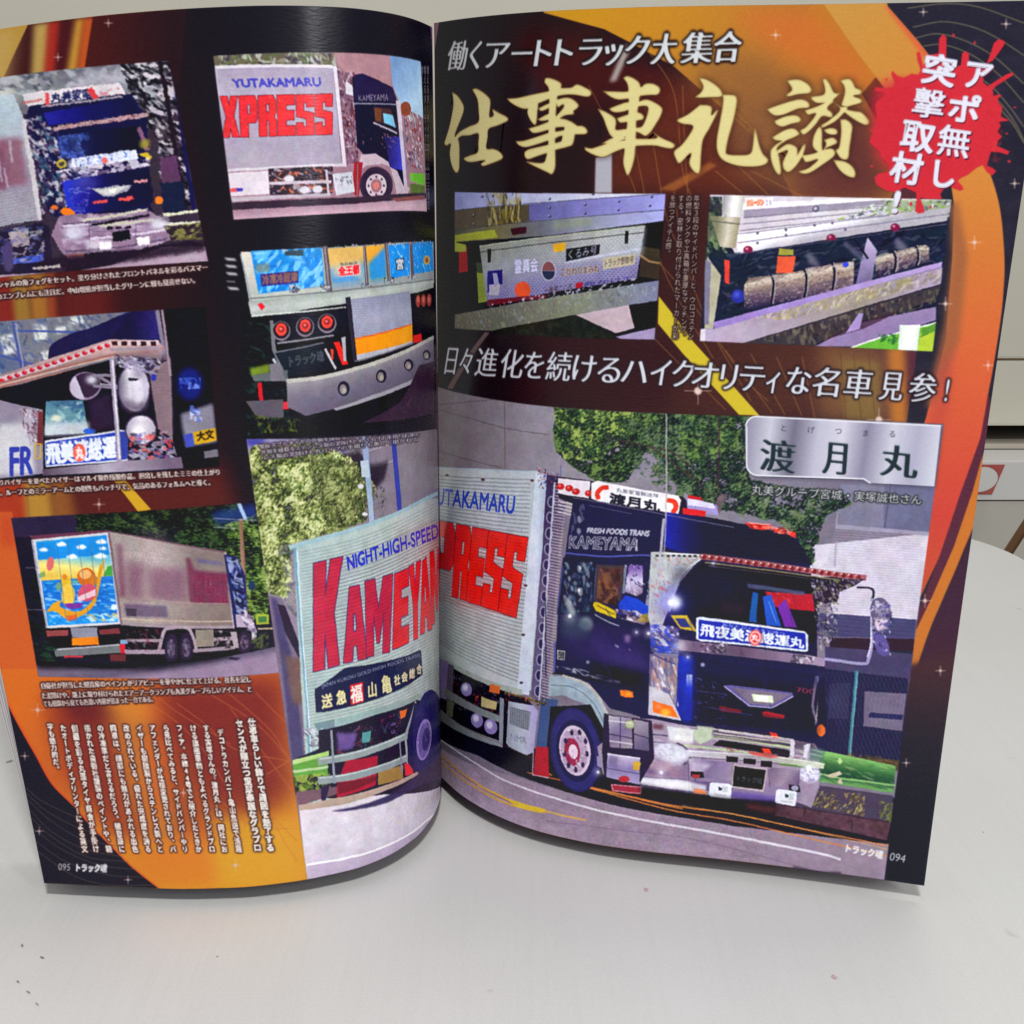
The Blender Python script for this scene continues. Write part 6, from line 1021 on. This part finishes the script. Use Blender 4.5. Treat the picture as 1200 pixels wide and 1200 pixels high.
G('262 690 430 655 640 640 900 560 900 1000 600 1080 300 1040', (206, 198, 208), [(200, 194, 206), (186, 176, 192)], '500 680 520 960'); F(spline('400 715 560 680 700 620 790 540 900 480 900 560 800 600 640 680 480 712 400 715'), (56, 48, 84), .95, .8); F('262 688 430 655 640 600 780 540 790 548 640 625 430 690 265 712', (170, 150, 140)); L([spline('300 950 450 925 600 885 740 820 830 750 900 690')], 2.2, (236, 232, 240)); G('300 955 450 930 600 890 740 825 830 755 900 700 900 1100 300 1100', (176, 162, 184), (160, 146, 172), '500 960 520 1040'); L(spline('690 770 790 700 880 640'), 2, (206, 190, 180), .7)
V(280, 500, 4)
LOREM = '増設ダブルタイヤの外側を縁取るステンレス製の泥除けと丸パイプの手摺りも美しく磨かれる'
for i, (y0, y1) in enumerate(((82, -2), (110, 24), (134, 48))): T(LOREM[i * 9:i * 9 + 28], f'{90 + i*10} {y0} {860 - i*10} {y1-2} {862 - i*10} {y1+20} {94 + i*10} {y0+22}', (196, 190, 190), .1, glow=(60, 52, 66), gw=1.0)
finish(PL6, 17); clip()
V(0, 0, 1)
m = vnoise(CH, CW, 2, 31) - .5 + .6 * (np.random.default_rng(15).random((CH, CW), dtype=np.float32) - .5)
CANV['L'] += (m * 7)[:, :, None]
# ------------------------------------------------------------------ ink to material
def ink_image(name, side):
    c = np.clip(CANV[side], 0, 255) / 255
    c = (np.roll(c, 1, 0) + 2 * c + np.roll(c, -1, 0)) / 4; c = (np.roll(c, 1, 1) + 2 * c + np.roll(c, -1, 1)) / 4
    im = bpy.data.images.new(name, CW, CH, alpha=False)
    px = np.ones((CH, CW, 4), np.float32); px[:, :, :3] = c[::-1]
    im.pixels.foreach_set(px.ravel()); im.update(); im.pack()
    return im
INK_GAIN, INK_BLACK = 1.24, 0.010  # traced ink tones hold some local page shading in their colour
def ink_material(side):
    m = bpy.data.materials.new('printed_paper_' + ('right' if side == 'R' else 'left')); m.use_nodes = True
    n, l = nodes(m); b = n['Principled BSDF']
    uv = n.new('ShaderNodeUVMap'); uv.uv_map = 'page'
    t = n.new('ShaderNodeTexImage'); t.image = ink_image('print_' + side, side); t.interpolation = 'Linear'; t.extension = 'EXTEND'
    l.new(uv.outputs[0], t.inputs[0])
    g = n.new('ShaderNodeVectorMath'); g.operation = 'MULTIPLY_ADD'; g.inputs[1].default_value = (INK_GAIN,) * 3; g.inputs[2].default_value = (-INK_BLACK,) * 3
    l.new(t.outputs[0], g.inputs[0]); cl = n.new('ShaderNodeVectorMath'); cl.operation = 'MAXIMUM'; cl.inputs[1].default_value = (.002,) * 3; l.new(g.outputs[0], cl.inputs[0])
    l.new(cl.outputs[0], b.inputs['Base Color'])
    b.inputs['Specular IOR Level'].default_value = 0.38
    # fibres of the coated stock break the gloss up
    mp = n.new('ShaderNodeMapping'); mp.inputs['Scale'].default_value = (60, 420, 1); mp.inputs['Rotation'].default_value = (0, 0, math.radians(38))
    no = n.new('ShaderNodeTexNoise'); no.inputs['Scale'].default_value = 1.0; no.inputs['Detail'].default_value = 3
    l.new(uv.outputs[0], mp.inputs[0]); l.new(mp.outputs[0], no.inputs[0])
    bp = n.new('ShaderNodeBump'); bp.inputs['Strength'].default_value = 0.12; bp.inputs['Distance'].default_value = 0.0004
    l.new(no.outputs[0], bp.inputs['Height']); l.new(bp.outputs[0], b.inputs['Normal'])
    rr = n.new('ShaderNodeMapRange'); rr.inputs[3].default_value = .22; rr.inputs[4].default_value = .32; l.new(no.outputs[0], rr.inputs[0]); l.new(rr.outputs[0], b.inputs['Roughness'])
    return m
INKM = {s: ink_material(s) for s in 'RL'}
paper = noise_mat('paper_edge', (.50, .47, .46), (.62, .60, .58), 900, rough=.7)

# ------------------------------------------------------------------ the magazine
mag = new_obj('magazine', None, label='open Japanese truck magazine standing on its lower edge on the white table', cat='magazine')
mag.location = (float(SURF['R'][0, 0, 0]), float(SURF['R'][0, 0, 1]), 0.0)
MINV = Matrix.Translation(-mag.location)
def sheet_mesh(name, S, side, uvs=True):
    nu, nv = S.shape[:2]; off = np.array(mag.location)
    v = (S - off).reshape(-1, 3); idx = np.arange(nu * nv).reshape(nu, nv)
    q = np.stack([idx[:-1, :-1], idx[1:, :-1], idx[1:, 1:], idx[:-1, 1:]], -1).reshape(-1, 4)
    me = bpy.data.meshes.new(name); me.from_pydata(v.tolist(), [], q.tolist())
    for p in me.polygons: p.use_smooth = True
    return me
def set_uv(me, uvw):
    ul = me.uv_layers.new(name='page'); li = np.empty(len(me.loops), int); me.loops.foreach_get('vertex_index', li)
    ul.data.foreach_set('uv', uvw[li].astype(np.float32).ravel())
def page(name, side, label):
    S = SURF[side]; me = sheet_mesh(name, S, side)
    u, v = np.meshgrid(np.linspace(0, 1, NU), np.linspace(0, 1, NV), indexing='ij'); u = u if side == 'R' else 1 - u
    set_uv(me, np.stack([u, v], -1).reshape(-1, 2)); me.materials.append(INKM[side])
    o = new_obj(name, me, None, mag, label=label)
    return o
pageR = page('right_page', 'R', 'page with the gold Japanese title and a large photo of a decorated truck')
pageL = page('left_page', 'L', 'page with six truck photos and a column of white text')
def patch(name, parent, side, uv, lift, faces=None, label=None, group=None, dens=34):
    """a print that lies on the page: four page-space corners (or a triangulated outline), lifted a hair"""
    if faces is None:
        s, t = np.meshgrid(np.linspace(0, 1, dens * 2), np.linspace(0, 1, dens), indexing='ij')
        q = np.asarray(uv); P = (q[0] * (1 - s.reshape(-1, 1)) + q[1] * s.reshape(-1, 1)) * (1 - t.reshape(-1, 1)) + (q[3] * (1 - s.reshape(-1, 1)) + q[2] * s.reshape(-1, 1)) * t.reshape(-1, 1)
        idx = np.arange(dens * 2 * dens).reshape(dens * 2, dens); faces = np.stack([idx[:-1, :-1], idx[1:, :-1], idx[1:, 1:], idx[:-1, 1:]], -1).reshape(-1, 4).tolist()
    else: P = np.asarray(uv)
    u, v = np.clip(P[:, 0], 0, 1), np.clip(P[:, 1], 0, 1)
    X = bilin(SURF[side], u, v) + bilin(NORM[side], u, v) * lift - np.array(mag.location)
    me = bpy.data.meshes.new(name); me.from_pydata(X.tolist(), [], faces)
    for p in me.polygons: p.use_smooth = True
    set_uv(me, np.stack([u if side == 'R' else 1 - u, v], -1)); me.materials.append(INKM[side])
    return new_obj(name, me, None, parent, label=label, group=group)
def quv(p, view):
    V(*view); c = cv(p); u, v = uv_of_canvas(c, view[3]); return np.stack([u, v], -1)
LIFT = 0.00006
R1, L1 = (0, 0, 1, 'R'), (0, 0, 1, 'L')
q = quv(PRM, R1)[[0, 1, 2, 3]]; q[0] = (0, q[0, 1]); q[3] = (0, 0); q[2, 1] = 0
patch('printed_photo', pageR, 'R', q, LIFT, label='large photo of a dark blue truck cab with chrome bumper on a road', dens=60)
patch('printed_photo', pageR, 'R', quv(PR1, R1), LIFT, label='photo of a chequer-plate tool box with stickers')
patch('printed_photo', pageR, 'R', quv(PR2, R1), LIFT, label='photo of a steel side rail above fuel tanks')
patch('printed_photo', pageL, 'L', quv(PL1, (0, 0, 4, 'L')), LIFT, label='photo of a blue cab seen from the front')
patch('printed_photo', pageL, 'L', quv(PL2, (240, 0, 4, 'L')), LIFT, label='photo of a white box truck with red letters')
patch('printed_photo', pageL, 'L', quv(PL3, (260, 260, 4.286, 'L')), LIFT, label='photo of a truck rear with painted sea panels and silver bumper')
patch('printed_photo', pageL, 'L', quv(PL4, (0, 280, 4, 'L')), LIFT, label='close-up photo of a lamp visor and chrome mirrors')
q5 = quv(PL5, (30, 600, 4, 'L')); patch('printed_photo', pageL, 'L', q5, LIFT, label='photo of a truck from behind with a painted boat on its doors')
q = quv(PL6, (280, 500, 4, 'L')); q[1, 0] = 0; q[2] = (0, 0); q[3, 1] = 0
patch('printed_photo', pageL, 'L', q, 2 * LIFT, label='photo of a silver cargo body with tall red letters', dens=60)
def outline_part(name, parent, polys, view, lift, label=None):
    V(*view); vs = []; fs = []; k0 = 0
    for i, p in enumerate(polys):
        c = cv(p); bm = bmesh.new(); f = bm.faces.new([bm.verts.new((x, y, 0)) for x, y in c])
        bmesh.ops.triangulate(bm, faces=[f]); bm.verts.index_update(); co = np.array([v.co[:2] for v in bm.verts]); u, v = uv_of_canvas(co, view[3])
        vs.append((np.stack([u, v], -1), i)); fs += [[w.index + k0 for w in f.verts] for f in bm.faces]; k0 += len(co); bm.free()
    P = np.concatenate([a for a, _ in vs]); lf = np.concatenate([np.full((len(a), 1), lift + i * 3e-6) for a, i in vs])
    return patch(name, parent, view[3], P, lf, fs, label=label)
outline_part('name_plate', pageR, [PLATE], R1, 2 * LIFT, 'silver printed plate with three brushed characters')
outline_part('ink_splash', pageR, [SPL], (1010, 30, 5.217, 'R'), 1.5 * LIFT, 'red ink splash printed behind white characters')
for ch, (ox, st) in BIG.items():
    outline_part('title_character', pageR, [spline(arr(s).tolist() + [arr(s)[0].tolist()], 4)[:-1] for s in st], (ox, 80, 6.6667, 'R'), 2 * LIFT)
V(1010, 30, 5.217, 'R')
for ch, q in TXT:
    tri = []; fs = []; k0 = 0
    for c, t in letters(ch, q):
        u, v = uv_of_canvas(c, 'R'); tri.append(np.stack([u, v], -1)); fs += (t + k0).tolist(); k0 += len(c)
    patch('splash_character', pageR, 'R', np.concatenate(tri), 3 * LIFT, fs)

# the rest of the issue: single leaves fanned behind each page, then the cover
def leaf(name, side, k, gap, mat, rimpush, drop=0.0, thick=False):
    S, Nn = SURF[side], NORM[side]
    w = np.linspace(0, 1, NU)[:, None, None]
    spread = gap * k * np.clip(w * 9, 0, 1) * (0.55 + 0.45 * w)
    P = S - Nn * spread
    ext = (S[-1] - S[-4]); ext /= np.linalg.norm(ext, axis=1)[:, None]
    P = P + ext[None] * (rimpush * np.clip((w - .8) * 5, 0, 1)) * (.15 + 2.0 * np.linspace(0, 1, NV))[None, :, None] if side == 'L' else P + ext[None] * (rimpush * np.clip((w - .9) * 10, 0, 1))
    if drop:                                             # the covers splay back at the foot and carry the weight; the inner leaves hang clear of the table
        vv = (1 - np.linspace(0, 1, NV))[None, :] ** 1.5 * np.ones((NU, 1)); P[:, :, 1] += .027 * vv; P[:, :, 2] -= drop * vv
    P = P[::2, ::3] if (NV - 1) % 3 == 0 else P[::2]
    o = new_obj(name, sheet_mesh(name, P, side), mat, mag)
    if thick:
        so = o.modifiers.new('card', 'SOLIDIFY'); so.thickness = 0.0003; so.offset = 0
    return o
r_ = random.Random(4)
leafmats = [noise_mat('leaf_print_%s' % n, a, b, 30, (1, 1, .3), .4) for n, a, b in (('grey', (.30, .28, .30), (.52, .5, .5)), ('mauve', (.20, .15, .20), (.45, .38, .42)), ('pale', (.5, .48, .47), (.66, .64, .62)))]
for k in range(1, 15): leaf('paper_leaf', 'L', k, 0.00024, leafmats[k % 3], r_.uniform(-.0001, .0003) + .00085 * k)
for k in range(1, 9): leaf('paper_leaf', 'R', k, 0.00016, leafmats[(k + 1) % 3], r_.uniform(-.0008, -.0001))
cover = noise_mat('cover_card', (.03, .05, .22), (.30, .05, .06), 14, rough=.3)
leaf('cover', 'L', 16.2, 0.00024, cover, 0.0095, drop=.0059, thick=True); leaf('cover', 'R', 10.5, 0.00016, cover, -0.002, drop=.0059, thick=True)

# ------------------------------------------------------------------ the table
def rounded_rect(x0, x1, y0, y1, r, n=20):
    pts = []
    for cx, cy, a in ((x1 - r, y1 - r, 0), (x0 + r, y1 - r, 90), (x0 + r, y0 + r, 180), (x1 - r, y0 + r, 270)):
        for k in range(n + 1): t = math.radians(a + 90 * k / n); pts.append((cx + r * math.cos(t), cy + r * math.sin(t)))
    return pts
tm = base_mat('white_table_top', (.80, .80, .79), .42, .4); n, l = nodes(tm); b = n['Principled BSDF']
tc = n.new('ShaderNodeTexCoord')
def tex(scale, stretch, detail, rough_=.6, kind='N'):
    mp = n.new('ShaderNodeMapping'); mp.inputs['Scale'].default_value = stretch; no = n.new('ShaderNodeTexNoise'); no.inputs['Scale'].default_value = scale; no.inputs['Detail'].default_value = detail; no.inputs['Roughness'].default_value = rough_
    l.new(tc.outputs['Object'], mp.inputs[0]); l.new(mp.outputs[0], no.inputs[0]); return no
def ramp(src, stops):
    cr = n.new('ShaderNodeValToRGB'); e = cr.color_ramp.elements
    while len(e) < len(stops): e.new(.5)
    for i, (p, c) in enumerate(stops): e[i].position = p; e[i].color = (*c, 1) if len(c) == 3 else c
    l.new(src, cr.inputs[0]); return cr
def mix(a, bb, mode='MULTIPLY', f=1.0):
    m_ = n.new('ShaderNodeMix'); m_.data_type = 'RGBA'; m_.blend_type = mode; m_.inputs[0].default_value = f
    l.new(a, m_.inputs[6]); l.new(bb, m_.inputs[7]); return m_.outputs[2]
streak = tex(1.0, (420, 9, 1), 5, .7); fine = tex(900, (1, 1, 1), 4); cloud = tex(5, (1, 1, 1), 5); spots = tex(46, (1, 1, 1), 2, .4); marks = tex(1.0, (520, 34, 1), 2, .5)
c = ramp(streak.outputs[0], [(.28, (.765, .765, .752)), (.5, (.785, .785, .773)), (.75, (.795, .795, .783))]).outputs[0]
c = mix(c, ramp(fine.outputs[0], [(.3, (.95,) * 3), (.7, (1.03, 1.03, 1.03))]).outputs[0])
c = mix(c, ramp(cloud.outputs[0], [(.3, (.95, .95, .94)), (.7, (1.02, 1.02, 1.02))]).outputs[0])
c = mix(c, ramp(spots.outputs[0], [(.22, (.55, .54, .52)), (.27, (1, 1, 1))]).outputs[0])
c = mix(c, ramp(marks.outputs[0], [(.17, (.80, .79, .78)), (.27, (1, 1, 1))]).outputs[0], f=.6)
l.new(c, b.inputs['Base Color'])
bp = n.new('ShaderNodeBump'); bp.inputs['Strength'].default_value = .12; bp.inputs['Distance'].default_value = .0005; l.new(streak.outputs[0], bp.inputs['Height']); l.new(bp.outputs[0], b.inputs['Normal'])
tbl = new_obj('table', None, label='white streaky table with a rounded corner under the magazine', cat='table'); tbl.location = (-.2, .5, -.7255)
bm = bmesh.new(); top = bm.faces.new([bm.verts.new((x + .2, y - .5, .72)) for x, y in rounded_rect(-.82, .3235, -.25, 1.144, .166)])
ex = bmesh.ops.extrude_face_region(bm, geom=[top]); bmesh.ops.translate(bm, vec=(0, 0, -.028), verts=[v for v in ex['geom'] if isinstance(v, bmesh.types.BMVert)])
bmesh.ops.recalc_face_normals(bm, faces=bm.faces[:])
rim = [e for e in bm.edges if abs(e.verts[0].co.z - e.verts[1].co.z) < 1e-6]; bmesh.ops.bevel(bm, geom=rim, offset=.0045, segments=4, profile=.5, affect='EDGES')
bm_obj('table_top', bm, tm, tbl)
legm = base_mat('white_leg_steel', (.6, .6, .58), .35)
for x, y in ((-.62, -.1), (.16, -.1), (-.62, 1.0), (.16, 1.0)):
    bm = bmesh.new(); bmesh.ops.create_cone(bm, cap_ends=True, segments=20, radius1=.014, radius2=.02, depth=.69); bmesh.ops.translate(bm, vec=(x + .2, y - .5, .346), verts=bm.verts); bm_obj('leg', bm, legm, tbl, smooth=False)
# marks on the table top: two faint pink dots, a black scuff, a fine hair
pm = noise_mat('pink_stain', (.62, .36, .38), (.74, .62, .60), 700, rough=.5); sm = noise_mat('dark_scuff', (.10, .10, .10), (.55, .55, .54), 2400, rough=.6, lo=.42, hi=.58)
def on_table(px, py):
    d = CF + (px - 600) / FPX * CR - (py - 600) / FPX * CU; p = CAMO - d * (CAMO[2] / d[2]); return p
def blot(name, p, rx, ry, mat, seed, ang=0):
    r = random.Random(seed); bm = bmesh.new(); k = 18; vs = []
    for i in range(k):
        t = 2 * math.pi * i / k; q = r.uniform(.75, 1.2); x, y = rx * q * math.cos(t), ry * q * math.sin(t); vs.append(bm.verts.new((p[0] + .2 + x * math.cos(ang) - y * math.sin(ang), p[1] - .5 + x * math.sin(ang) + y * math.cos(ang), .72015)))
    bm.faces.new(vs); bmesh.ops.recalc_face_normals(bm, faces=bm.faces[:]); return bm_obj(name, bm, mat, tbl)
STAINS = [((0.04577, 0.51864), .0008, .0016, pm, 1, 0), ((0.09818, 0.45764), .0009, .0013, pm, 2, 0), ((-0.20817, 0.64102), .0009, .0018, sm, 3, -.5), ((-0.14673, 0.47010), .0005, .0012, sm, 4, .5), ((-0.14959, 0.45448), .0003, .0011, sm, 5, .6), ((-0.14470, 0.44828), .0003, .0012, sm, 6, .7), ((-0.14014, 0.44125), .0003, .0013, sm, 7, .6), ((-0.09214, 0.47065), .0003, .0005, sm, 8, 0), ((0.17473, 0.56760), .0003, .0005, sm, 9, 0), ((-.1553, .4780), .0004, .0012, sm, 11, .35)]
for (p, rx, ry, m_, sd, an) in STAINS: blot('stain', p, rx, ry, m_, sd, an)
def rod(name, pts, r0, r1, mat, parent=None, seg=12, **k):
    bm = bmesh.new(); rings_ = []; n_ = len(pts)
    for i, p in enumerate(pts):
        p = Vector(p); d = (Vector(pts[min(i + 1, n_ - 1)]) - Vector(pts[max(i - 1, 0)])).normalized(); a = d.orthogonal().normalized(); c_ = d.cross(a); r = r0 + (r1 - r0) * i / (n_ - 1)
        rings_.append([bm.verts.new(p + a * r * math.cos(2 * math.pi * j / seg) + c_ * r * math.sin(2 * math.pi * j / seg)) for j in range(seg)])
    for A, B in zip(rings_[:-1], rings_[1:]):
        for j in range(seg): bm.faces.new((A[j], A[(j + 1) % seg], B[(j + 1) % seg], B[j]))
    bm.faces.new(rings_[0][::-1]); bm.faces.new(rings_[-1]); return bm_obj(name, bm, mat, parent, smooth=True, **k)

# ------------------------------------------------------------------ the room behind
wallm = noise_mat('cream_wall', (.45, .44, .37), (.49, .475, .40), 3, rough=.8)
floorm = noise_mat('brown_floor', (.10, .075, .05), (.15, .11, .075), 6, (1, 8, 1), rough=.5)
bm = bmesh.new(); bmesh.ops.create_grid(bm, x_segments=1, y_segments=1, size=2.6); bmesh.ops.translate(bm, vec=(0, .8, -.7255), verts=bm.verts); bm_obj('floor', bm, floorm, kind='structure')
bm_obj('wall', box_bm(-2.6, 2.6, 2.1, 2.2, -.72, 1.6), wallm, kind='structure')
YC = 1.55
cm = noise_mat('cream_cabinet_paint', (.70, .675, .56), (.73, .705, .59), 5, rough=.55, bump=.05)
cab = new_obj('cabinet', None, label='cream cabinet with flat panels standing behind the white table', cat='cabinet'); cab.location = (0, YC + .2, -.72)
def cpart(name, x0, x1, y0, y1, z0, z1, mat=cm, bev=.0025, **k): return bm_obj(name, box_bm(x0, x1, y0 - YC - .2, y1 - YC - .2, z0 + .72, z1 + .72, bev), mat, cab, **k)
rust = noise_mat('worn_brown_edge', (.24, .13, .06), (.36, .24, .13), 60, rough=.7)
for x0, x1 in ((-.95, .918),):
    cpart('door_panel', x0, x1, YC, YC + .02, .0545, 1.3); cpart('drawer_front', x0, x1, YC + .002, YC + .022, -.0105, .0525)
cpart('edge_strip', -.95, .92, YC + .004, YC + .02, .0527, .0543, rust, .0)
cpart('shelf', -.95, .92, YC + .0, YC + .38, -.0325, -.0275, noise_mat('shelf_edge', (.50, .44, .36), (.55, .50, .42), 20, rough=.6), .001)
cpart('side_panel', -.972, -.952, YC, YC + .4, -.7, 1.3); cpart('side_panel', .922, .942, YC, YC + .4, -.7, 1.3)
cpart('back_panel', -.95, .92, YC + .4, YC + .41, -.7, 1.3); cpart('base_panel', -.95, .92, YC + .01, YC + .39, -.72, -.50)
cpart('top_panel', -.97, .94, YC, YC + .4, 1.302, 1.32)
scm = noise_mat('brown_scrape', (.11, .09, .06), (.38, .35, .29), 260, (1, 1, 2.2), rough=.7, lo=.42, hi=.62)
bm = bmesh.new(); r = random.Random(3)
vs = [bm.verts.new((-.302 + .031 * (1 + .0) * math.cos(t) * (1 + r.uniform(-.3, .3)), YC - .2 - YC - .0006, .72 + .3975 + .0085 * math.sin(t) * (1 + r.uniform(-.4, .4)))) for t in [2 * math.pi * i / 22 for i in range(22)]]
bm.faces.new(vs); bm_obj('scrape_mark', bm, scm, cab)
# carton on the lower shelf with a red printed shape on its white band
ctm = noise_mat('white_carton', (.78, .77, .74), (.82, .81, .78), 10, rough=.6); cgm = noise_mat('grey_carton', (.60, .575, .50), (.64, .615, .54), 10, rough=.7); redm = noise_mat('red_print', (.48, .09, .08), (.55, .12, .10), 80, rough=.6)
car = new_obj('carton', None, label='white carton with a red printed shape under the cabinet shelf', cat='box'); car.location = (.3, YC - .02, -.3)
def kpart(name, x0, x1, y0, y1, z0, z1, mat, bev=.001): return bm_obj(name, box_bm(x0 - .3, x1 - .3, y0 - YC + .02, y1 - YC + .02, z0 + .3, z1 + .3, bev), mat, car)
kpart('lid', -.35, .85, YC - .06, YC + .3, -.0705, -.0335, ctm); kpart('box_wall', -.348, .848, YC - .058, YC + .298, -.326, -.072, cgm)
DY = YC - .0612
def at_y(px, py, Y): d = CF + (px - 600) / FPX * CR - (py - 600) / FPX * CU; return CAMO + d * (Y / d[1])
def shape_on(name, pts, Y, mat, parent):
    bm = bmesh.new(); bm.faces.new([bm.verts.new(Vector(p) - parent.location) for p in pts]); bmesh.ops.triangulate(bm, faces=bm.faces[:]); return bm_obj(name, bm, mat, parent)
REDQ = [(.4265, DY, -.0365), (.4565, DY, -.0365), (.4460, DY, -.0645), (.4240, DY, -.0645)]
shape_on('red_print', REDQ, DY, redm, car)
shape_on('white_letter', [(.4352 + .0150 * math.cos(t) + .002 * math.sin(t), DY - .0004, -.0505 + .0118 * math.sin(t)) for t in [2 * math.pi * i / 32 for i in range(32)]], DY, ctm, car)
wood = noise_mat('dark_wood', (.05, .025, .012), (.16, .075, .03), 30, (1, 1, .2), rough=.45)
rod('walking_stick', [(.455, 1.36, -.034), (.437, 1.36, -.067), (.40, 1.37, -.14), (.30, 1.40, -.34), (.13, 1.45, -.72)], .0042, .0042, wood, label='dark brown wooden stick leaning behind the table corner', cat='stick')
bpy.data.objects.remove(_fo)
print('built', len(SC.objects))
